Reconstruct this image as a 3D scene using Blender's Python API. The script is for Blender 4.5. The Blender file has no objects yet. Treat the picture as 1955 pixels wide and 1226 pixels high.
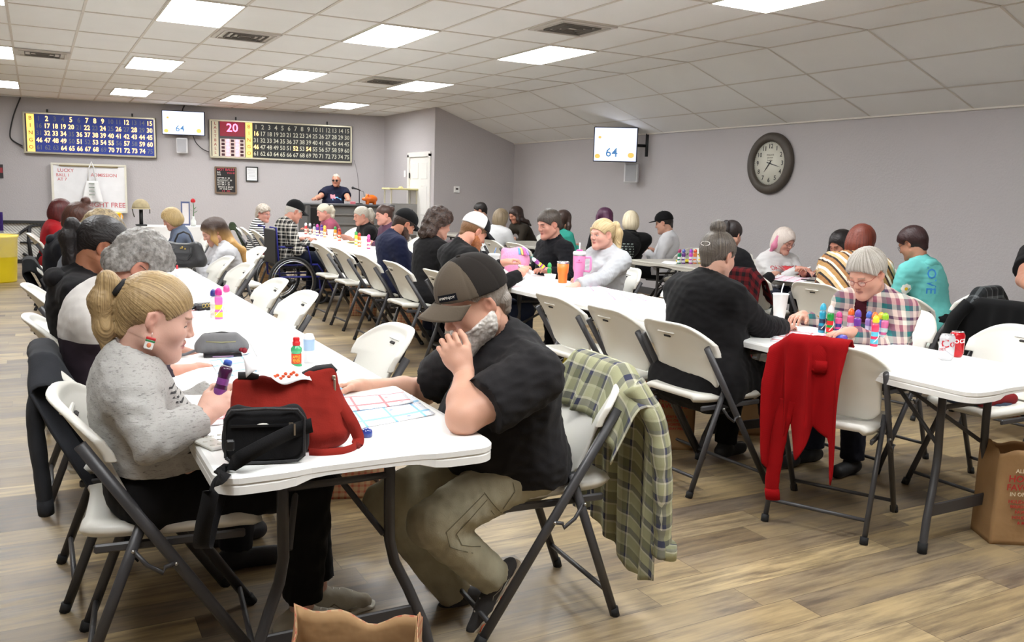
import bpy, math, random
import numpy as np
from mathutils import Vector, Matrix
random.seed(7)
PI = math.pi
D = bpy.data
COL = bpy.context.scene.collection
sc = bpy.context.scene

# ---------------------------------------------------------------- camera model
FPX, YAW, PIT, ROLL, CAMZ = 1657.19, .50230, -.14390, .03140, 1.43
def cam_axes():
    cy, sy, cp, sp = math.cos(YAW), math.sin(YAW), math.cos(PIT), math.sin(PIT)
    f = Vector((sy*cp, cy*cp, sp)); r = Vector((cy, -sy, 0)); u = r.cross(f)
    c, s = math.cos(ROLL), math.sin(ROLL)
    return c*r + s*u, -s*r + c*u, f
CR, CU, CF = cam_axes()
CAM = Vector((0, 0, CAMZ))
def ray(px, py):
    return CF + CR*((px-977.5)/FPX) + CU*((613-py)/FPX)
def onZ(px, py, z):
    d = ray(px, py); return CAM + d*((z-CAMZ)/d.z)
def onY(px, py, y):
    d = ray(px, py); return CAM + d*(y/d.y)
def onX(px, py, x):
    d = ray(px, py); return CAM + d*(x/d.x)

# ---------------------------------------------------------------- materials
def lin(c):
    if isinstance(c, str):
        c = tuple(int(c[i:i+2], 16) for i in (0, 2, 4))
    return tuple(((v/255)/12.92 if v/255 <= .04045 else ((v/255+.055)/1.055)**2.4) for v in c) + (1.0,)
class NT:
    def __init__(s, name):
        s.m = D.materials.new(name); s.m.use_nodes = True
        s.t = s.m.node_tree; s.t.nodes.clear()
        s.out = s.n('ShaderNodeOutputMaterial'); s.b = s.n('ShaderNodeBsdfPrincipled')
        s.l(s.b.outputs[0], s.out.inputs[0])
    def n(s, t, **kw):
        x = s.t.nodes.new(t)
        for k, v in kw.items(): setattr(x, k, v)
        return x
    def l(s, a, b): s.t.links.new(a, b)
    def val(s, sock, v):
        if hasattr(v, 'is_output') or isinstance(v, bpy.types.NodeSocket): s.l(v, sock)
        else: sock.default_value = v
    def math(s, op, a, b=0.0, c=0.0):
        x = s.n('ShaderNodeMath', operation=op); s.val(x.inputs[0], a); s.val(x.inputs[1], b); s.val(x.inputs[2], c); return x.outputs[0]
    def mix(s, f, a, b, mode='MIX'):
        x = s.n('ShaderNodeMix', data_type='RGBA', blend_type=mode)
        s.val(x.inputs[0], f); s.val(x.inputs[6], a); s.val(x.inputs[7], b); return x.outputs[2]
    def noise(s, vec, scale, detail=3, rough=.5):
        x = s.n('ShaderNodeTexNoise'); s.l(vec, x.inputs['Vector']); x.inputs['Scale'].default_value = scale
        x.inputs['Detail'].default_value = detail; x.inputs['Roughness'].default_value = rough; return x.outputs[0]
    def ramp(s, fac, stops, interp='LINEAR'):
        x = s.n('ShaderNodeValToRGB'); s.l(fac, x.inputs[0]); r = x.color_ramp; r.interpolation = interp
        while len(r.elements) < len(stops): r.elements.new(.5)
        for e, (p, c) in zip(r.elements, stops): e.position = p; e.color = c
        return x.outputs[0]
    def bump(s, h, strength=.3, dist=.01):
        x = s.n('ShaderNodeBump'); s.l(h, x.inputs['Height']); x.inputs['Strength'].default_value = strength
        x.inputs['Distance'].default_value = dist; s.l(x.outputs[0], s.b.inputs['Normal'])
    def obj(s): return s.n('ShaderNodeTexCoord').outputs['Object']
    def scale(s, vec, v):
        x = s.n('ShaderNodeMapping'); s.l(vec, x.inputs[0]); x.inputs['Scale'].default_value = v; return x.outputs[0]
    def attr(s, name, out=1):
        x = s.n('ShaderNodeAttribute', attribute_name=name); return x.outputs[out]
    def sep(s, v):
        x = s.n('ShaderNodeSeparateXYZ'); s.l(v, x.inputs[0]); return x.outputs
def mul(c, k): return (min(1, c[0]*k), min(1, c[1]*k), min(1, c[2]*k), 1)
MC = {}
def M(col, rough=.6, var=.08, vs=6, bump=0, bs=60, metal=0, spec=.5, coat=0, emis=0, trans=0, bd=.004, name=None):
    key = (str(col), rough, var, vs, bump, bs, metal, spec, coat, emis, trans, bd)
    if key in MC: return MC[key]
    t = NT(name or 'surface'); c = lin(col); o = t.obj()
    n = t.noise(o, vs, 3)
    t.l(t.mix(n, mul(c, 1-var), mul(c, 1+var)), t.b.inputs['Base Color'])
    t.b.inputs['Roughness'].default_value = rough; t.b.inputs['Metallic'].default_value = metal
    t.b.inputs['Specular IOR Level'].default_value = spec; t.b.inputs['Coat Weight'].default_value = coat
    t.b.inputs['Transmission Weight'].default_value = trans
    if emis:
        t.b.inputs['Emission Color'].default_value = c; t.b.inputs['Emission Strength'].default_value = emis
    if bump: t.bump(t.noise(o, bs, 4), bump, bd)
    MC[key] = t.m; return t.m
def cloth(col, kind='jersey'):
    key = ('cloth', str(col), kind)
    if key in MC: return MC[key]
    t = NT('cloth_' + kind); c = lin(col); kk = .50+.34*min(1, max(0, (sum(col)/3-50)/110)); c = mul(c, kk); o = t.obj()
    n = t.noise(o, 5, 4)
    base = t.mix(n, mul(c, .88), mul(c, 1.1))
    if kind == 'heather':
        h = t.noise(t.scale(o, (18, 18, 90)), 3.2, 3, .7)
        base = t.mix(t.ramp(h, [(.55, (0, 0, 0, 1)), (.72, (1, 1, 1, 1))]), base, mul(c, .38))
        t.bump(t.noise(o, 160, 3), .35, .003)
    elif kind == 'knit':
        w = t.n('ShaderNodeTexWave', wave_type='BANDS', bands_direction='Z'); t.l(o, w.inputs[0]); w.inputs['Scale'].default_value = 60; w.inputs['Distortion'].default_value = 2
        w2 = t.n('ShaderNodeTexWave', wave_type='BANDS', bands_direction='DIAGONAL'); t.l(o, w2.inputs[0]); w2.inputs['Scale'].default_value = 45; w2.inputs['Distortion'].default_value = 1.5
        hh = t.math('MULTIPLY', w.outputs[1], w2.outputs[1]); t.bump(hh, .04, .001)
        base = t.mix(hh, mul(c, .95), mul(c, 1.05))
    elif kind == 'denim':
        t.bump(t.noise(o, 240, 3), .3, .002); base = t.mix(t.noise(o, 14, 5), mul(c, .7), mul(c, 1.35))
    else:
        t.bump(t.noise(o, 200, 3), .2, .002)
    t.l(base, t.b.inputs['Base Color']); t.b.inputs['Roughness'].default_value = .9; t.b.inputs['Specular IOR Level'].default_value = .2
    t.b.inputs['Sheen Weight'].default_value = .03
    MC[key] = t.m; return t.m
def plaid(name, ua, va, fu, fv, base_mix=.5, stops_u=None, stops_v=None, rough=.9):
    """woven check: two colour ramps, across and along the cloth (attribute puv, metres)"""
    t = NT(name); s = t.sep(t.attr('puv', 1))
    fr = lambda x, f: t.math('FRACT', t.math('MULTIPLY', x, f))
    a = t.ramp(fr(s[0], fu), [(p, lin(c)) for p, c in ua], 'CONSTANT'); b = t.ramp(fr(s[1], fv), [(p, lin(c)) for p, c in va], 'CONSTANT')
    c = t.mix(base_mix, a, b)
    c = t.mix(t.noise(t.obj(), 180, 2), mul((1, 1, 1), .8), (1, 1, 1, 1), 'MIX') if False else c
    t.l(c, t.b.inputs['Base Color']); t.b.inputs['Roughness'].default_value = rough; t.b.inputs['Specular IOR Level'].default_value = .2
    t.bump(t.noise(t.obj(), 220, 3), .25, .002)
    return t.m

# ---------------------------------------------------------------- mesh building
class MB:
    def __init__(s): s.v = []; s.f = []; s.mi = []; s.sm = []
    def add(s, vs, fs, mi=0, smooth=True, mat=None):
        o = len(s.v)
        if mat is not None: vs = [mat @ Vector(v) for v in vs]
        s.v.extend([tuple(v) for v in vs]); s.f.extend([tuple(i+o for i in f) for f in fs])
        s.mi.extend([mi]*len(fs)); s.sm.extend([smooth]*len(fs)); return s
    def box(s, c, d, mi=0, mat=None, bev=0):
        x, y, z = d[0]/2, d[1]/2, d[2]/2
        if bev > 0:
            b = min(bev, x*.95, y*.95, z*.95); pts = []
            # 24-vertex chamfered box
            idx = {}
            for sx in (-1, 1):
                for sy in (-1, 1):
                    for sz in (-1, 1):
                        for ax in range(3):
                            p = [sx*(x-b), sy*(y-b), sz*(z-b)]
                            p[ax] = (sx*x, sy*y, sz*z)[ax]
                            idx[(sx, sy, sz, ax)] = len(pts); pts.append((p[0]+c[0], p[1]+c[1], p[2]+c[2]))
            F = []
            for ax in range(3):
                o = [a for a in range(3) if a != ax]
                for sg in (-1, 1):
                    q = []
                    for (a, b2) in ((-1, -1), (1, -1), (1, 1), (-1, 1)):
                        k = [0, 0, 0]; k[ax] = sg; k[o[0]] = a; k[o[1]] = b2; q.append(idx[(k[0], k[1], k[2], ax)])
                    F.append(q if (sg > 0) == (ax != 1) else q[::-1])
                for (a, b2) in ((-1, -1), (1, -1), (1, 1), (-1, 1)):   # edges parallel to ax
                    q = []
                    for e, fa in ((-1, o[0]), (1, o[0]), (1, o[1]), (-1, o[1])):
                        k = [0, 0, 0]; k[ax] = e; k[o[0]] = a; k[o[1]] = b2; q.append(idx[(k[0], k[1], k[2], fa)])
                    F.append(q)
            for sx in (-1, 1):
                for sy in (-1, 1):
                    for sz in (-1, 1): F.append([idx[(sx, sy, sz, a)] for a in range(3)])
            return s.add(pts, F, mi, False, mat)
        vs = [(c[0]+i*x, c[1]+j*y, c[2]+k*z) for i in (-1, 1) for j in (-1, 1) for k in (-1, 1)]
        return s.add(vs, [(0, 1, 3, 2), (4, 6, 7, 5), (0, 4, 5, 1), (2, 3, 7, 6), (0, 2, 6, 4), (1, 5, 7, 3)], mi, False, mat)
    def tube(s, pts, r, n=10, mi=0, caps=True, flat=1.0, mat=None, smooth=True):
        pts = [Vector(p) for p in pts]; rs = r if isinstance(r, (list, tuple)) else [r]*len(pts)
        vs = []; fs = []; up = None
        for i, p in enumerate(pts):
            t = (pts[min(i+1, len(pts)-1)] - pts[max(i-1, 0)]).normalized()
            if up is None:
                up = Vector((0, 0, 1)) if abs(t.z) < .9 else Vector((1, 0, 0))
            a = t.cross(up).normalized(); up = a.cross(t).normalized()
            for k in range(n):
                w = 2*PI*k/n; vs.append(p + a*math.cos(w)*rs[i] + up*math.sin(w)*rs[i]*flat)
        for i in range(len(pts)-1):
            for k in range(n):
                fs.append((i*n+k, i*n+(k+1) % n, (i+1)*n+(k+1) % n, (i+1)*n+k))
        if caps: fs.append(tuple(range(n))[::-1]); fs.append(tuple((len(pts)-1)*n+k for k in range(n)))
        return s.add(vs, fs, mi, smooth, mat)
    def lathe(s, prof, n=20, mi=0, c=(0, 0, 0), mat=None, caps=True, smooth=True):
        vs = []; fs = []
        for r, z in prof:
            for k in range(n): w = 2*PI*k/n; vs.append((c[0]+r*math.cos(w), c[1]+r*math.sin(w), c[2]+z))
        for i in range(len(prof)-1):
            for k in range(n): fs.append((i*n+k, i*n+(k+1) % n, (i+1)*n+(k+1) % n, (i+1)*n+k))
        if caps: fs.append(tuple(range(n))[::-1]); fs.append(tuple((len(prof)-1)*n+k for k in range(n)))
        return s.add(vs, fs, mi, smooth, mat)
    def prism(s, out, z0, z1, mi=0, mat=None, inset=0, smooth=False):
        n = len(out); rings = [(z0, 0), (z1, 0)]
        cx = sum(p[0] for p in out)/n; cy = sum(p[1] for p in out)/n
        if inset: rings = [(z0, inset), (z0+inset, 0), (z1-inset, 0), (z1, inset)]
        vs = []
        for z, ins in rings:
            for (x, y) in out:
                dx, dy = cx-x, cy-y; L = math.hypot(dx, dy) or 1
                vs.append((x+dx/L*ins, y+dy/L*ins, z))
        fs = [tuple(range(n))[::-1], tuple((len(rings)-1)*n+k for k in range(n))]
        for i in range(len(rings)-1):
            for k in range(n): fs.append((i*n+k, i*n+(k+1) % n, (i+1)*n+(k+1) % n, (i+1)*n+k))
        return s.add(vs, fs, mi, smooth, mat)
    def grid(s, fn, nu, nv, mi=0, thick=0, smooth=True, mat=None, close_u=False):
        P = [[Vector(fn(i/nu, j/nv)) for j in range(nv+1)] for i in range(nu+1)]
        vs = [p for row in P for p in row]; W = nv+1
        fs = [(i*W+j, (i+1)*W+j, (i+1)*W+j+1, i*W+j+1) for i in range(nu) for j in range(nv)]
        if thick:
            N = []
            for i in range(nu+1):
                for j in range(nv+1):
                    a = P[min(i+1, nu)][j]-P[max(i-1, 0)][j]; b = P[i][min(j+1, nv)]-P[i][max(j-1, 0)]
                    n = a.cross(b); N.append(n.normalized() if n.length > 1e-9 else Vector((0, 0, 1)))
            o = len(vs); vs = vs + [v - n*thick for v, n in zip(vs, N)]
            fs += [(o+a, o+d, o+c, o+b) for (a, b, c, d) in fs[:nu*nv]]
            for i in range(nu): fs.append((i*W, o+i*W, o+(i+1)*W, (i+1)*W)); fs.append((i*W+nv, (i+1)*W+nv, o+(i+1)*W+nv, o+i*W+nv))
            for j in range(nv): fs.append((j, j+1, o+j+1, o+j)); fs.append((nu*W+j, o+nu*W+j, o+nu*W+j+1, nu*W+j+1))
        return s.add(vs, fs, mi, smooth, mat)
    def ball(s, c, r, mi=0, n=14, m=8, mat=None, z0=-1, z1=1):
        if not isinstance(r, (tuple, list)): r = (r, r, r)
        a0, a1 = math.asin(z0), math.asin(z1); vs = []; fs = []
        for i in range(m+1):
            a = a0+(a1-a0)*i/m
            for k in range(n): w = 2*PI*k/n; vs.append((c[0]+r[0]*math.cos(a)*math.cos(w), c[1]+r[1]*math.cos(a)*math.sin(w), c[2]+r[2]*math.sin(a)))
        for i in range(m):
            for k in range(n): fs.append((i*n+k, i*n+(k+1) % n, (i+1)*n+(k+1) % n, (i+1)*n+k))
        fs.append(tuple(range(n))[::-1]); fs.append(tuple(m*n+k for k in range(n)))
        return s.add(vs, fs, mi, True, mat)
    def text(s, txt, size, mat, mi=0, ext=.0008, align='CENTER'):
        v, f = text_geo(txt, ext/size, align)
        return s.add([(x*size, y*size, z*size) for x, y, z in v], f, mi, False, mat)
    def build(s, name, mats, parent=None, loc=None, rotz=0, puv=None):
        me = D.meshes.new(name); me.from_pydata(s.v, [], s.f); 
        if not isinstance(mats, (list, tuple)): mats = [mats]
        for m in mats: me.materials.append(m)
        me.polygons.foreach_set('material_index', s.mi); me.polygons.foreach_set('use_smooth', s.sm)
        if puv is not None:
            a = me.attributes.new('puv', 'FLOAT_VECTOR', 'POINT')
            a.data.foreach_set('vector', [c for v in s.v for c in puv(v)])
        import bmesh
        bm = bmesh.new(); bm.from_mesh(me); bmesh.ops.recalc_face_normals(bm, faces=bm.faces[:]); bm.to_mesh(me); bm.free()
        me.update()
        return link(name, me, parent, loc, rotz)
KIDS = {}
def link(name, me, parent=None, loc=None, rotz=0):
    o = D.objects.new(name, me); COL.objects.link(o)
    if parent is not None: o.parent = parent; KIDS.setdefault(parent.name, []).append(o)
    if loc is not None: o.location = loc
    if rotz: o.rotation_euler = (0, 0, rotz)
    return o
TG = {}
def text_geo(txt, ext, align):
    k = (txt, round(ext, 4), align)
    if k in TG: return TG[k]
    c = D.curves.new('t', 'FONT'); c.body = txt; c.size = 1; c.extrude = ext; c.align_x = align; c.align_y = 'CENTER'; c.resolution_u = 2; c.offset = .012
    o = D.objects.new('t', c)
    me = o.to_mesh()
    r = ([tuple(v.co) for v in me.vertices], [tuple(p.vertices) for p in me.polygons])
    o.to_mesh_clear(); D.objects.remove(o); D.curves.remove(c)
    TG[k] = r; return r
def frame(o, x, y):
    """matrix whose X axis is x, Y axis is y, at o (for lettering on a surface)"""
    x = Vector(x).normalized(); y = Vector(y).normalized(); z = x.cross(y)
    m = Matrix((x, y, z)).transposed().to_4x4(); m.translation = Vector(o); return m
def tag(o, label, cat, group=None, kind=None):
    if label: o['label'] = label
    if cat: o['category'] = cat
    if group: o['group'] = group
    if kind: o['kind'] = kind
    return o
def thing(name, label, cat, loc=(0, 0, 0), rotz=0, group=None):
    o = D.objects.new(name, None); COL.objects.link(o); o.empty_display_size = .1
    o.location = loc; o.rotation_euler = (0, 0, rotz); return tag(o, label, cat, group)
def copy_tree(o, parent=None):
    c = o.copy(); COL.objects.link(c)
    if parent is not None: c.parent = parent; KIDS.setdefault(parent.name, []).append(c)
    for ch in list(KIDS.get(o.name, ())): copy_tree(ch, c)
    return c
def struct(o): o['kind'] = 'structure'; return o
def rrect(x0, y0, x1, y1, r, n=6):
    P = []
    for cx, cy, a in ((x1-r, y1-r, 0), (x0+r, y1-r, PI/2), (x0+r, y0+r, PI), (x1-r, y0+r, 1.5*PI)):
        for i in range(n+1): w = a+PI/2*i/n; P.append((cx+r*math.cos(w), cy+r*math.sin(w)))
    return P

# ---------------------------------------------------------------- room
HC = 2.982                 # flat ceiling height
T = .6096                  # ceiling module (2 ft)
CX0, CY0 = 4.7480*T, 15.0896*T      # ceiling grid origin in room metres
XCR = CX0 + 6*T            # crease between the flat and the sloped ceiling
XR, YB, YJ, XJ = 8.18, 18.2, 15.0, 6.50
ZR = 2.41                  # ceiling height at the right wall
XL, YF = -5.2, -3.0
def wall_mat():
    t = NT('textured_wall_paint'); o = t.obj(); c = lin((186, 181, 182))
    n = t.noise(o, 1.2, 3); t.l(t.mix(n, mul(c, .97), mul(c, 1.03)), t.b.inputs['Base Color'])
    t.b.inputs['Roughness'].default_value = .75
    h = t.ramp(t.noise(o, 38, 4, .6), [(.42, (0, 0, 0, 1)), (.6, (1, 1, 1, 1))]); t.bump(h, .28, .006)
    return t.m
def floor_mat():
    t = NT('mixed_tone_wood_planks'); o = t.obj(); s = t.sep(o)
    PW, PL = .152, 1.22
    row = t.math('FLOOR', t.math('DIVIDE', s[1], PW))
    off = t.math('MULTIPLY', t.math('FRACT', t.math('MULTIPLY', t.math('SINE', t.math('MULTIPLY', row, 12.9898)), 43758.5)), PL)
    xx = t.math('DIVIDE', t.math('ADD', s[0], off), PL); pl = t.math('FLOOR', xx)
    cid = t.n('ShaderNodeCombineXYZ'); t.l(row, cid.inputs[0]); t.l(pl, cid.inputs[1])
    wn = t.n('ShaderNodeTexWhiteNoise', noise_dimensions='3D'); t.l(cid.outputs[0], wn.inputs[0])
    tone = t.ramp(wn.outputs[0], [(0, lin((100, 84, 66))), (.25, lin((172, 150, 110))), (.45, lin((128, 114, 96))), (.65, lin((198, 174, 128))), (.85, lin((148, 130, 102))), (1, lin((98, 82, 66)))])
    add = t.n('ShaderNodeVectorMath', operation='MULTIPLY_ADD'); t.l(cid.outputs[0], add.inputs[0]); add.inputs[1].default_value = (3.7, 7.3, 1); t.l(o, add.inputs[2])
    g = t.scale(add.outputs[0], (1.6, 16, 1))
    grain = t.noise(g, 2.0, 7, .62); fine = t.noise(t.scale(add.outputs[0], (4, 90, 1)), 2.5, 4, .6)
    blot = t.noise(t.scale(add.outputs[0], (1.3, 3.5, 1)), 1.6, 4)
    c = t.mix(t.ramp(grain, [(.36, (0, 0, 0, 1)), (.62, (1, 1, 1, 1))]), t.mix(.72, tone, lin((62, 52, 48)), 'MIX'), tone)
    c = t.mix(t.ramp(blot, [(.45, (0, 0, 0, 1)), (.7, (.55, .55, .55, 1))]), c, lin((176, 152, 108)))
    c = t.mix(t.math('MULTIPLY', fine, .35), c, lin((96, 84, 74)))
    fy = t.math('FRACT', t.math('DIVIDE', s[1], PW)); fx = t.math('FRACT', xx)
    gy = t.math('LESS_THAN', fy, .018); gx = t.math('LESS_THAN', fx, .0022)
    c = t.mix(t.math('MULTIPLY', t.math('MAXIMUM', gy, gx), .6), c, lin((58, 48, 40)))
    t.l(c, t.b.inputs['Base Color']); t.b.inputs['Roughness'].default_value = .42
    t.l(t.math('ADD', t.math('MULTIPLY', grain, .25), .28), t.b.inputs['Roughness'])
    t.bump(t.math('SUBTRACT', fine, t.math('MAXIMUM', gy, gx)), .12, .002)
    return t.m
def tile_mat():
    t = NT('lay_in_ceiling_tiles'); o = t.obj(); c = lin((240, 240, 238))
    n = t.noise(o, 2, 3); base = t.mix(n, mul(c, .96), mul(c, 1.03))
    sp = t.ramp(t.noise(o, 130, 2), [(.62, (0, 0, 0, 1)), (.72, (1, 1, 1, 1))])
    t.l(t.mix(t.math('MULTIPLY', sp, .15), base, mul(c, .6)), t.b.inputs['Base Color'])
    t.b.inputs['Roughness'].default_value = .9; t.bump(sp, .2, .002); return t.m
WALL, FLOOR, TILE = wall_mat(), floor_mat(), tile_mat()
GRIDM = M((214, 208, 198), .5, name='ceiling_grid_paint')
b = MB(); b.add([(XL, YF, 0), (XR, YF, 0), (XR, YB, 0), (XL, YB, 0), (XL, YF, -.1), (XR, YF, -.1), (XR, YB, -.1), (XL, YB, -.1)], [(0, 1, 2, 3), (4, 7, 6, 5), (0, 4, 5, 1), (1, 5, 6, 2), (2, 6, 7, 3), (3, 7, 4, 0)], 0, False)
struct(b.build('floor', FLOOR))
def wall(name, c, d): bb = MB(); bb.box(c, d); return struct(bb.build(name, WALL))
# ---------------------------------------------------------------- implicit surfaces (bodies, clothes, hair)
F32 = np.float32
def V(*a): return np.array(a, float)
def rotm(pitch=0, yaw=0, roll=0):
    """head-style rotation: x forward, y left, z up; pitch>0 looks down, yaw>0 turns left, roll>0 tilts to the right ear"""
    cp, sp = math.cos(pitch), math.sin(pitch); cy, sy = math.cos(yaw), math.sin(yaw); cr, sr = math.cos(roll), math.sin(roll)
    P = np.array([[cp, 0, sp], [0, 1, 0], [-sp, 0, cp]]); Yw = np.array([[cy, -sy, 0], [sy, cy, 0], [0, 0, 1]]); R = np.array([[1, 0, 0], [0, cr, -sr], [0, sr, cr]])
    return Yw @ P @ R
class Rc:      # tapered capsule
    def __init__(s, a, b, r1, r2=None, k=.03, flat=None): s.a = np.array(a, float); s.b = np.array(b, float); s.r1 = r1; s.r2 = r1 if r2 is None else r2; s.k = k
    def box(s): return np.minimum(s.a-s.r1, s.b-s.r2), np.maximum(s.a+s.r1, s.b+s.r2)
    def d(s, x, y, z, g=0):
        ab = s.b-s.a; L = max(1e-9, ab @ ab)
        px, py, pz = x-F32(s.a[0]), y-F32(s.a[1]), z-F32(s.a[2])
        t = np.clip((px*F32(ab[0])+py*F32(ab[1])+pz*F32(ab[2]))/F32(L), 0, 1)
        return np.sqrt((px-t*F32(ab[0]))**2+(py-t*F32(ab[1]))**2+(pz-t*F32(ab[2]))**2)-(F32(s.r1+g)+t*F32(s.r2-s.r1))
class El:      # ellipsoid, rows of R are its axes
    def __init__(s, c, r, R=None, k=.03): s.c = np.array(c, float); s.r = np.array(r, float); s.R = np.eye(3) if R is None else R; s.k = k
    def box(s):
        e = np.sqrt(((s.R.T*s.r[:, None])**2).sum(0)) if False else np.abs(s.R) @ s.r
        return s.c-e, s.c+e
    def d(s, x, y, z, g=0):
        px, py, pz = x-F32(s.c[0]), y-F32(s.c[1]), z-F32(s.c[2]); R = s.R.astype(F32); r = (s.r+g).astype(F32)
        q = [px*R[0, i]+py*R[1, i]+pz*R[2, i] for i in range(3)]
        k0 = np.sqrt(sum((q[i]/r[i])**2 for i in range(3))); k1 = np.sqrt(sum((q[i]/r[i]**2)**2 for i in range(3)))+1e-6
        return k0*(k0-1)/k1
class Half:    # half space n.(p-c) (negative side kept)
    def __init__(s, c, n): s.c = np.array(c, float); s.n = np.array(n, float)/np.linalg.norm(n); s.k = 0
    def d(s, x, y, z, g=0): return (x-F32(s.c[0]))*F32(s.n[0])+(y-F32(s.c[1]))*F32(s.n[1])+(z-F32(s.c[2]))*F32(s.n[2])
def tf(prims, R, c):
    """place prims given in a local frame (rotation R, origin c)"""
    o = []
    for p in prims:
        if isinstance(p, Rc): o.append(Rc(R @ p.a+c, R @ p.b+c, p.r1, p.r2, p.k))
        else: o.append(El(R @ p.c+c, p.r, R @ p.R, p.k))
        if hasattr(p, 'sub'): o[-1].sub = True
    return o
def smin(a, b, k):
    if k <= 0: return np.minimum(a, b)
    h = np.clip(.5+.5*(b-a)/k, 0, 1).astype(F32); return b*(1-h)+a*h-k*h*(1-h)
def sub(p): p.sub = True; return p
def surface(groups, h, grow=0.0):
    """groups: list of (prims, cuts). Union of groups; each group is a smooth union of its prims cut by half spaces. -> verts, quads"""
    lo = np.full(3, 1e9); hi = np.full(3, -1e9)
    for prims, cuts in groups:
        for p in prims:
            if hasattr(p, 'sub'): continue
            a, b = p.box(); lo = np.minimum(lo, a-grow); hi = np.maximum(hi, b+grow)
    lo -= 3*h; hi += 3*h; n = np.ceil((hi-lo)/h).astype(int)+1
    ax = [(lo[i]+h*np.arange(n[i])).astype(F32) for i in range(3)]
    F = np.full(n, .3, F32)
    for prims, cuts in groups:
        gl = np.full(3, 1e9); gh = np.full(3, -1e9)
        for p in prims:
            if hasattr(p, 'sub'): continue
            a, b = p.box(); gl = np.minimum(gl, a-grow); gh = np.maximum(gh, b+grow)
        i0 = np.maximum(0, np.floor((gl-lo)/h).astype(int)-3); i1 = np.minimum(n, np.ceil((gh-lo)/h).astype(int)+4)
        G = np.full(i1-i0, .3, F32)
        for p in prims:
            a, b = p.box(); m = p.k+3*h
            j0 = np.maximum(i0, np.floor((a-grow-m-lo)/h).astype(int)); j1 = np.minimum(i1, np.ceil((b+grow+m-lo)/h).astype(int)+1)
            if (j1 <= j0).any(): continue
            x = ax[0][j0[0]:j1[0], None, None]; y = ax[1][None, j0[1]:j1[1], None]; z = ax[2][None, None, j0[2]:j1[2]]
            sl_ = tuple(slice(j0[i]-i0[i], j1[i]-i0[i]) for i in range(3))
            if hasattr(p, 'sub'): G[sl_] = -smin(-G[sl_], p.d(x, y, z), p.k)
            else: G[sl_] = smin(G[sl_], p.d(x, y, z, grow), p.k)
        if cuts:
            x = ax[0][i0[0]:i1[0], None, None]; y = ax[1][None, i0[1]:i1[1], None]; z = ax[2][None, None, i0[2]:i1[2]]
            for c in cuts: G = np.maximum(G, c.d(x, y, z))
        sl_ = tuple(slice(i0[i], i1[i]) for i in range(3)); F[sl_] = np.minimum(F[sl_], G)
    return nets(F, ax, h)
def nets(F, ax, h):
    S = F < 0; c = S[:-1, :-1, :-1].astype(np.int8)
    cnt = np.zeros(c.shape, np.int8)
    for i in (0, 1):
        for j in (0, 1):
            for k in (0, 1): cnt += S[i:S.shape[0]-1+i, j:S.shape[1]-1+j, k:S.shape[2]-1+k]
    act = (cnt > 0) & (cnt < 8); I, J, K = np.nonzero(act); N = len(I)
    if N == 0: return np.zeros((0, 3)), np.zeros((0, 4), int)
    ids = np.full(act.shape, -1, np.int32); ids[I, J, K] = np.arange(N)
    acc = np.zeros((N, 3)); wt = np.zeros(N)
    co = [(a, b, c2) for a in (0, 1) for b in (0, 1) for c2 in (0, 1)]
    val = {q: F[I+q[0], J+q[1], K+q[2]].astype(float) for q in co}
    for q in co:
        for d in range(3):
            if q[d] == 0:
                q2 = tuple(q[e]+(1 if e == d else 0) for e in range(3)); a, b = val[q], val[q2]; m = (a < 0) != (b < 0)
                t = np.where(m, a/np.where(m, a-b, 1), 0)
                P = np.zeros((N, 3)); 
                for e in range(3): P[:, e] = q[e]
                P[:, d] += t; acc[m] += P[m]; wt[m] += 1
    acc /= wt[:, None]; Vt = np.stack([ax[0][I], ax[1][J], ax[2][K]], 1)+acc*h
    Q = []
    for d in range(3):
        e, f = (d+1) % 3, (d+2) % 3
        s0 = [slice(None)]*3; s1 = [slice(None)]*3; s0[d] = slice(0, -1); s1[d] = slice(1, None)
        A, B = S[tuple(s0)], S[tuple(s1)]; X = np.argwhere(A != B); X = X[(X[:, e] > 0) & (X[:, f] > 0) & (X[:, e] < S.shape[e]-1) & (X[:, f] < S.shape[f]-1)]
        if not len(X): continue
        flip = A[tuple(X.T)]
        def idd(de, df):
            Y = X.copy(); Y[:, e] += de; Y[:, f] += df; return ids[tuple(Y.T)]
        q = np.stack([idd(-1, -1), idd(0, -1), idd(0, 0), idd(-1, 0)], 1)
        q[~flip] = q[~flip][:, ::-1]; Q.append(q)
    Q = np.concatenate(Q); return Vt, Q[(Q >= 0).all(1)]
def vnormals(v, q):
    a = v[q[:, 2]]-v[q[:, 0]]; b = v[q[:, 3]]-v[q[:, 1]]; n = np.cross(a, b); o = np.zeros_like(v)
    for i in range(4): np.add.at(o, q[:, i], n)
    return o/(np.linalg.norm(o, axis=1)[:, None]+1e-9)
RNG = np.random.default_rng(5)
def wob(P, f, seed=0, n=5, ridge=False, aniso=(1, 1, 1)):
    r = np.random.default_rng(seed); o = np.zeros(len(P)); P = P*np.array(aniso)
    for i in range(n):
        d = r.normal(size=3); d /= np.linalg.norm(d); e = r.normal(size=3); e /= np.linalg.norm(e)
        s = np.sin(P @ d*f*r.uniform(.7, 1.4)+r.uniform(0, 6)+1.3*np.sin(P @ e*f*.6+r.uniform(0, 6)))
        o += (1-2*np.abs(s)) if ridge else s
    return o/n
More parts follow.
